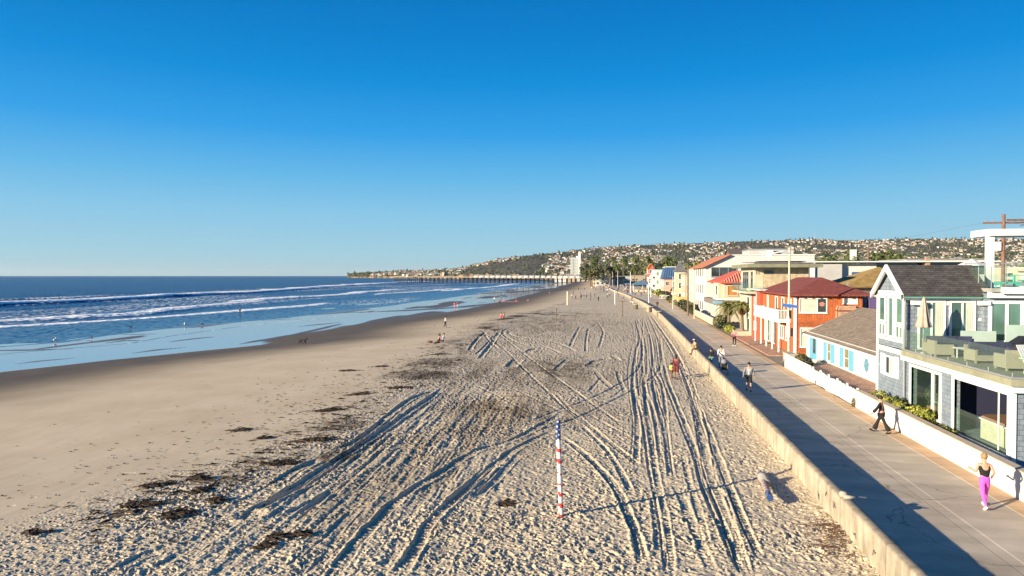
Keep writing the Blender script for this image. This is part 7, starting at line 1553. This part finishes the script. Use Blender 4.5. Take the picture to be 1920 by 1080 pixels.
def build_hills():
    pa = np.concatenate([np.linspace(651, 2000, 560), np.linspace(2010, 3000, 40)]); n = 90
    a = (pa-960)/F_; vx = AF.x/_cp+AR.x*a; vy = AF.y/_cp+AR.y*a; ln = np.hypot(vx, vy); vx /= ln; vy /= ln
    f0 = np.interp(pa, HX, HF); D = np.interp(pa, HX, HD); t = np.linspace(0, 1.25, n)
    wob = (fbm(pa*.06, pa*0, 8, 4)-.5)*70
    r = f0[:, None]+(D-f0)[:, None]*t[None]+wob[:, None]*(1-np.minimum(t, 1))[None]; PX = np.repeat(pa[:, None], n, 1)
    Z = hill_z(PX, r-wob[:, None]*(1-np.minimum(t, 1))[None])
    jag = (fbm(PX*.35, PX*0, 14, 3)-.5)*12*(np.interp(PX, HX, HC) > 3); Z = Z+jag*(1-sst(0, .12, t))[None]
    # foot of the cliff at the water
    r0 = r[:, :1]-3-8*np.abs(fbm(pa*.4, pa*0, 12, 3)-.5)[:, None]; z0 = np.full_like(r0, -3.0); rm = r[:, :1]-1.5; zm = Z[:, :1]*.55
    r = np.concatenate([r0, rm, r], 1); Z = np.concatenate([z0, zm, Z], 1)
    m = mat('hill_ground', (.075, .062, .045), .95, .5, .012, detail=8); n_, l = nodes(m); b = n_['Principled BSDF']; src = b.inputs['Base Color'].links[0].from_socket
    g = n_.new('ShaderNodeNewGeometry'); sx = n_.new('ShaderNodeSeparateXYZ'); l.new(g.outputs['Normal'], sx.inputs[0]); mr = n_.new('ShaderNodeMapRange'); mr.inputs[1].default_value = .55; mr.inputs[2].default_value = .8; mr.inputs[3].default_value = 1; mr.inputs[4].default_value = 0
    l.new(sx.outputs[2], mr.inputs[0]); mx = n_.new('ShaderNodeMixRGB'); cn = n_.new('ShaderNodeTexNoise'); cn.inputs['Scale'].default_value = .025; cn.inputs['Detail'].default_value = 5; l.new(g.outputs['Position'], cn.inputs['Vector']); cc = n_.new('ShaderNodeValToRGB'); cc.color_ramp.elements[0].position = .42; cc.color_ramp.elements[1].position = .58; cc.color_ramp.elements[0].color = (.05, .042, .03, 1); cc.color_ramp.elements[1].color = (.22, .15, .08, 1); l.new(cn.outputs[0], cc.inputs[0]); l.new(cc.outputs[0], mx.inputs[2]); l.new(mr.outputs[0], mx.inputs[0]); l.new(src, mx.inputs[1]); l.new(mx.outputs[0], b.inputs['Base Color'])
    X = r*vx[:, None]; Y = r*vy[:, None]
    o = gridmesh('hills', X, Y, Z, None, m, True); tag(o, kind='structure')
build_hills()
hr = np.random.RandomState(5)
def scatter(n, x0, x1, t0=0.0, t1=1.0, pw=1.):
    px = hr.uniform(x0, x1, n); t = t0+(t1-t0)*hr.rand(n)**pw; f0 = np.interp(px, HX, HF); D = np.interp(px, HX, HD); r = f0+(D-f0)*t; return px, r, hill_z(px, r), t
# nearest houses: things of their own
px, r, z, t_ = scatter(600, 700, 1900, .02, .42); kk_ = (px < 860) | (px > 1020); px, r, z, t_ = px[kk_][:300], r[kk_][:300], z[kk_][:300], t_[kk_][:300]
for i in range(300):
    x, y = hpos(px[i], r[i]); far_house(x, y, z[i], hr.uniform(-.6, .9), hr.randint(6), hr.uniform(.8, 1.15), 'small house on the lower slope of the far hillside town', 'houses on the far hillside')
# the rest of the hillside town, built as one mass
px, r, z, t_ = scatter(5200, 660, 2150, .12, .99, .85); dens = fbm(px*.018, r*.006, 66, 3); keep = (dens > .45) & ~((px > 868) & (px < 1000+40*t_) & (t_ < .86)); m = MB(); mi = []
for q, rad_, zz_ in zip(px[keep], r[keep], z[keep]):
    x, y = hpos(q, rad_); w, d, h = hr.uniform(7, 16), hr.uniform(6, 10), hr.uniform(2.5, 5); M_ = Matrix.Rotation(hr.uniform(-.6, .9), 3, 'Z'); n0 = len(m.f); m.obox((x, y, zz_+h/2-2), w, d, h+4, M_); mi += [hr.randint(0, 4)]*(len(m.f)-n0); n0 = len(m.f)
    c = [M_ @ Vector(v)+Vector((x, y, zz_+h)) for v in ((-w/2-.5, -d/2-.5, 0), (w/2+.5, -d/2-.5, 0), (w/2+.5, d/2+.5, 0), (-w/2-.5, d/2+.5, 0), (-w*.35, 0, d*.2), (w*.35, 0, d*.2))]; m.add(c, [(0,1,5,4), (1,2,5), (2,3,4,5), (3,0,4)]); mi += [4+hr.randint(0, 4)]*4
me = m.mesh('hillside_town', None, mats=[TW[0], TW[6], TW[1], TW[4], GREYR, BRN, TERRA, MATS['pale_roof']]); me.polygons.foreach_set('material_index', mi); tag(link(bpy.data.objects.new('hillside_town', me)), 'countless pale houses covering the upper far hillside', 'houses', kind='stuff')
# hillside trees and scrub
px, r, z, t_ = scatter(16000, 652, 2150, .0, 1.0, .9); V = []; Fc = []
bm = bmesh.new(); bmesh.ops.create_icosphere(bm, subdivisions=1, radius=1); iv = np.array([v.co[:] for v in bm.verts]); fi = [tuple(v.index for v in f.verts) for f in bm.faces]; bm.free(); nv = len(iv)
mi = []
for k in range(len(px)):
    scrub = 868 < px[k] < 1000+40*t_[k] and t_[k] < .86
    if scrub and hr.rand() < .6: continue
    x, y = hpos(px[k], r[k]); s = hr.uniform(1.6, 3.9); hgt = s*hr.uniform(.6, 1.3) if hr.rand() < .95 and not scrub else s*(.45 if scrub else 2.2)
    v = iv*(1+hr.uniform(-.35, .35, (nv, 1)))*np.array([s*hr.uniform(.7, 1.5), s, hgt])+np.array([x, y, z[k]+hgt*.5]); b0 = len(V); V += v.tolist(); Fc += [tuple(i+b0 for i in f) for f in fi]; mi += [hr.randint(0, 4)]*len(fi)
me = bpy.data.meshes.new('hillside_trees'); me.from_pydata(V, [], Fc)
for q in (LEAF['dark'], LEAF['mid'], LEAF['olive'], LEAF['grey']): me.materials.append(q)
me.polygons.foreach_set('material_index', mi); me.update(); tag(link(bpy.data.objects.new('hillside_trees', me)), 'dark trees and scrub massed over the far hillside', 'trees', kind='stuff')
# skyline trees one can tell apart
for i in range(70):
    q = hr.uniform(670, 1880); D = float(np.interp(q, HX, HD)); x, y = hpos(q, D-10); zz_ = float(hill_z(np.array([q]), np.array([D-10.]))[0]); tree('tree standing on the skyline of the far hill', x, y, zz_-1, hr.uniform(.5, 1.1), 'skyline trees', int(hr.randint(3)), hr.uniform(0, 6), hr.uniform(.7, 1.7))
# mast on the ridge
x, y = hpos(1526, 3560); zz_ = float(hill_z(np.array([1526.]), np.array([3560.]))[0]); m = MB(); m.tube((x, y, zz_-2), (x, y, zz_+34), 1.0, .3, 5); tag(m.build('radio_mast', METAL_G), 'thin radio mast rising from the highest part of the hill ridge', 'mast')
# ---------------------------------------------------------------- the air
hz = MB().box(-20400, -300, -8, 20400, 20600, 190).build('haze', None); hz.data.materials.clear()
hm = bpy.data.materials.new('haze_air'); hm.use_nodes = True; n, l = nodes(hm); n.remove(n['Principled BSDF']); pv = n.new('ShaderNodeVolumePrincipled')
pv.inputs['Color'].default_value = (.80, .88, .97, 1); pv.inputs['Density'].default_value = 1.6e-5; pv.inputs['Anisotropy'].default_value = .2; l.new(pv.outputs[0], n['Material Output'].inputs['Volume'])
hz.data.materials.append(hm); tag(hz, kind='stuff'); hz['label'] = 'thin pale blue haze in the distant air'
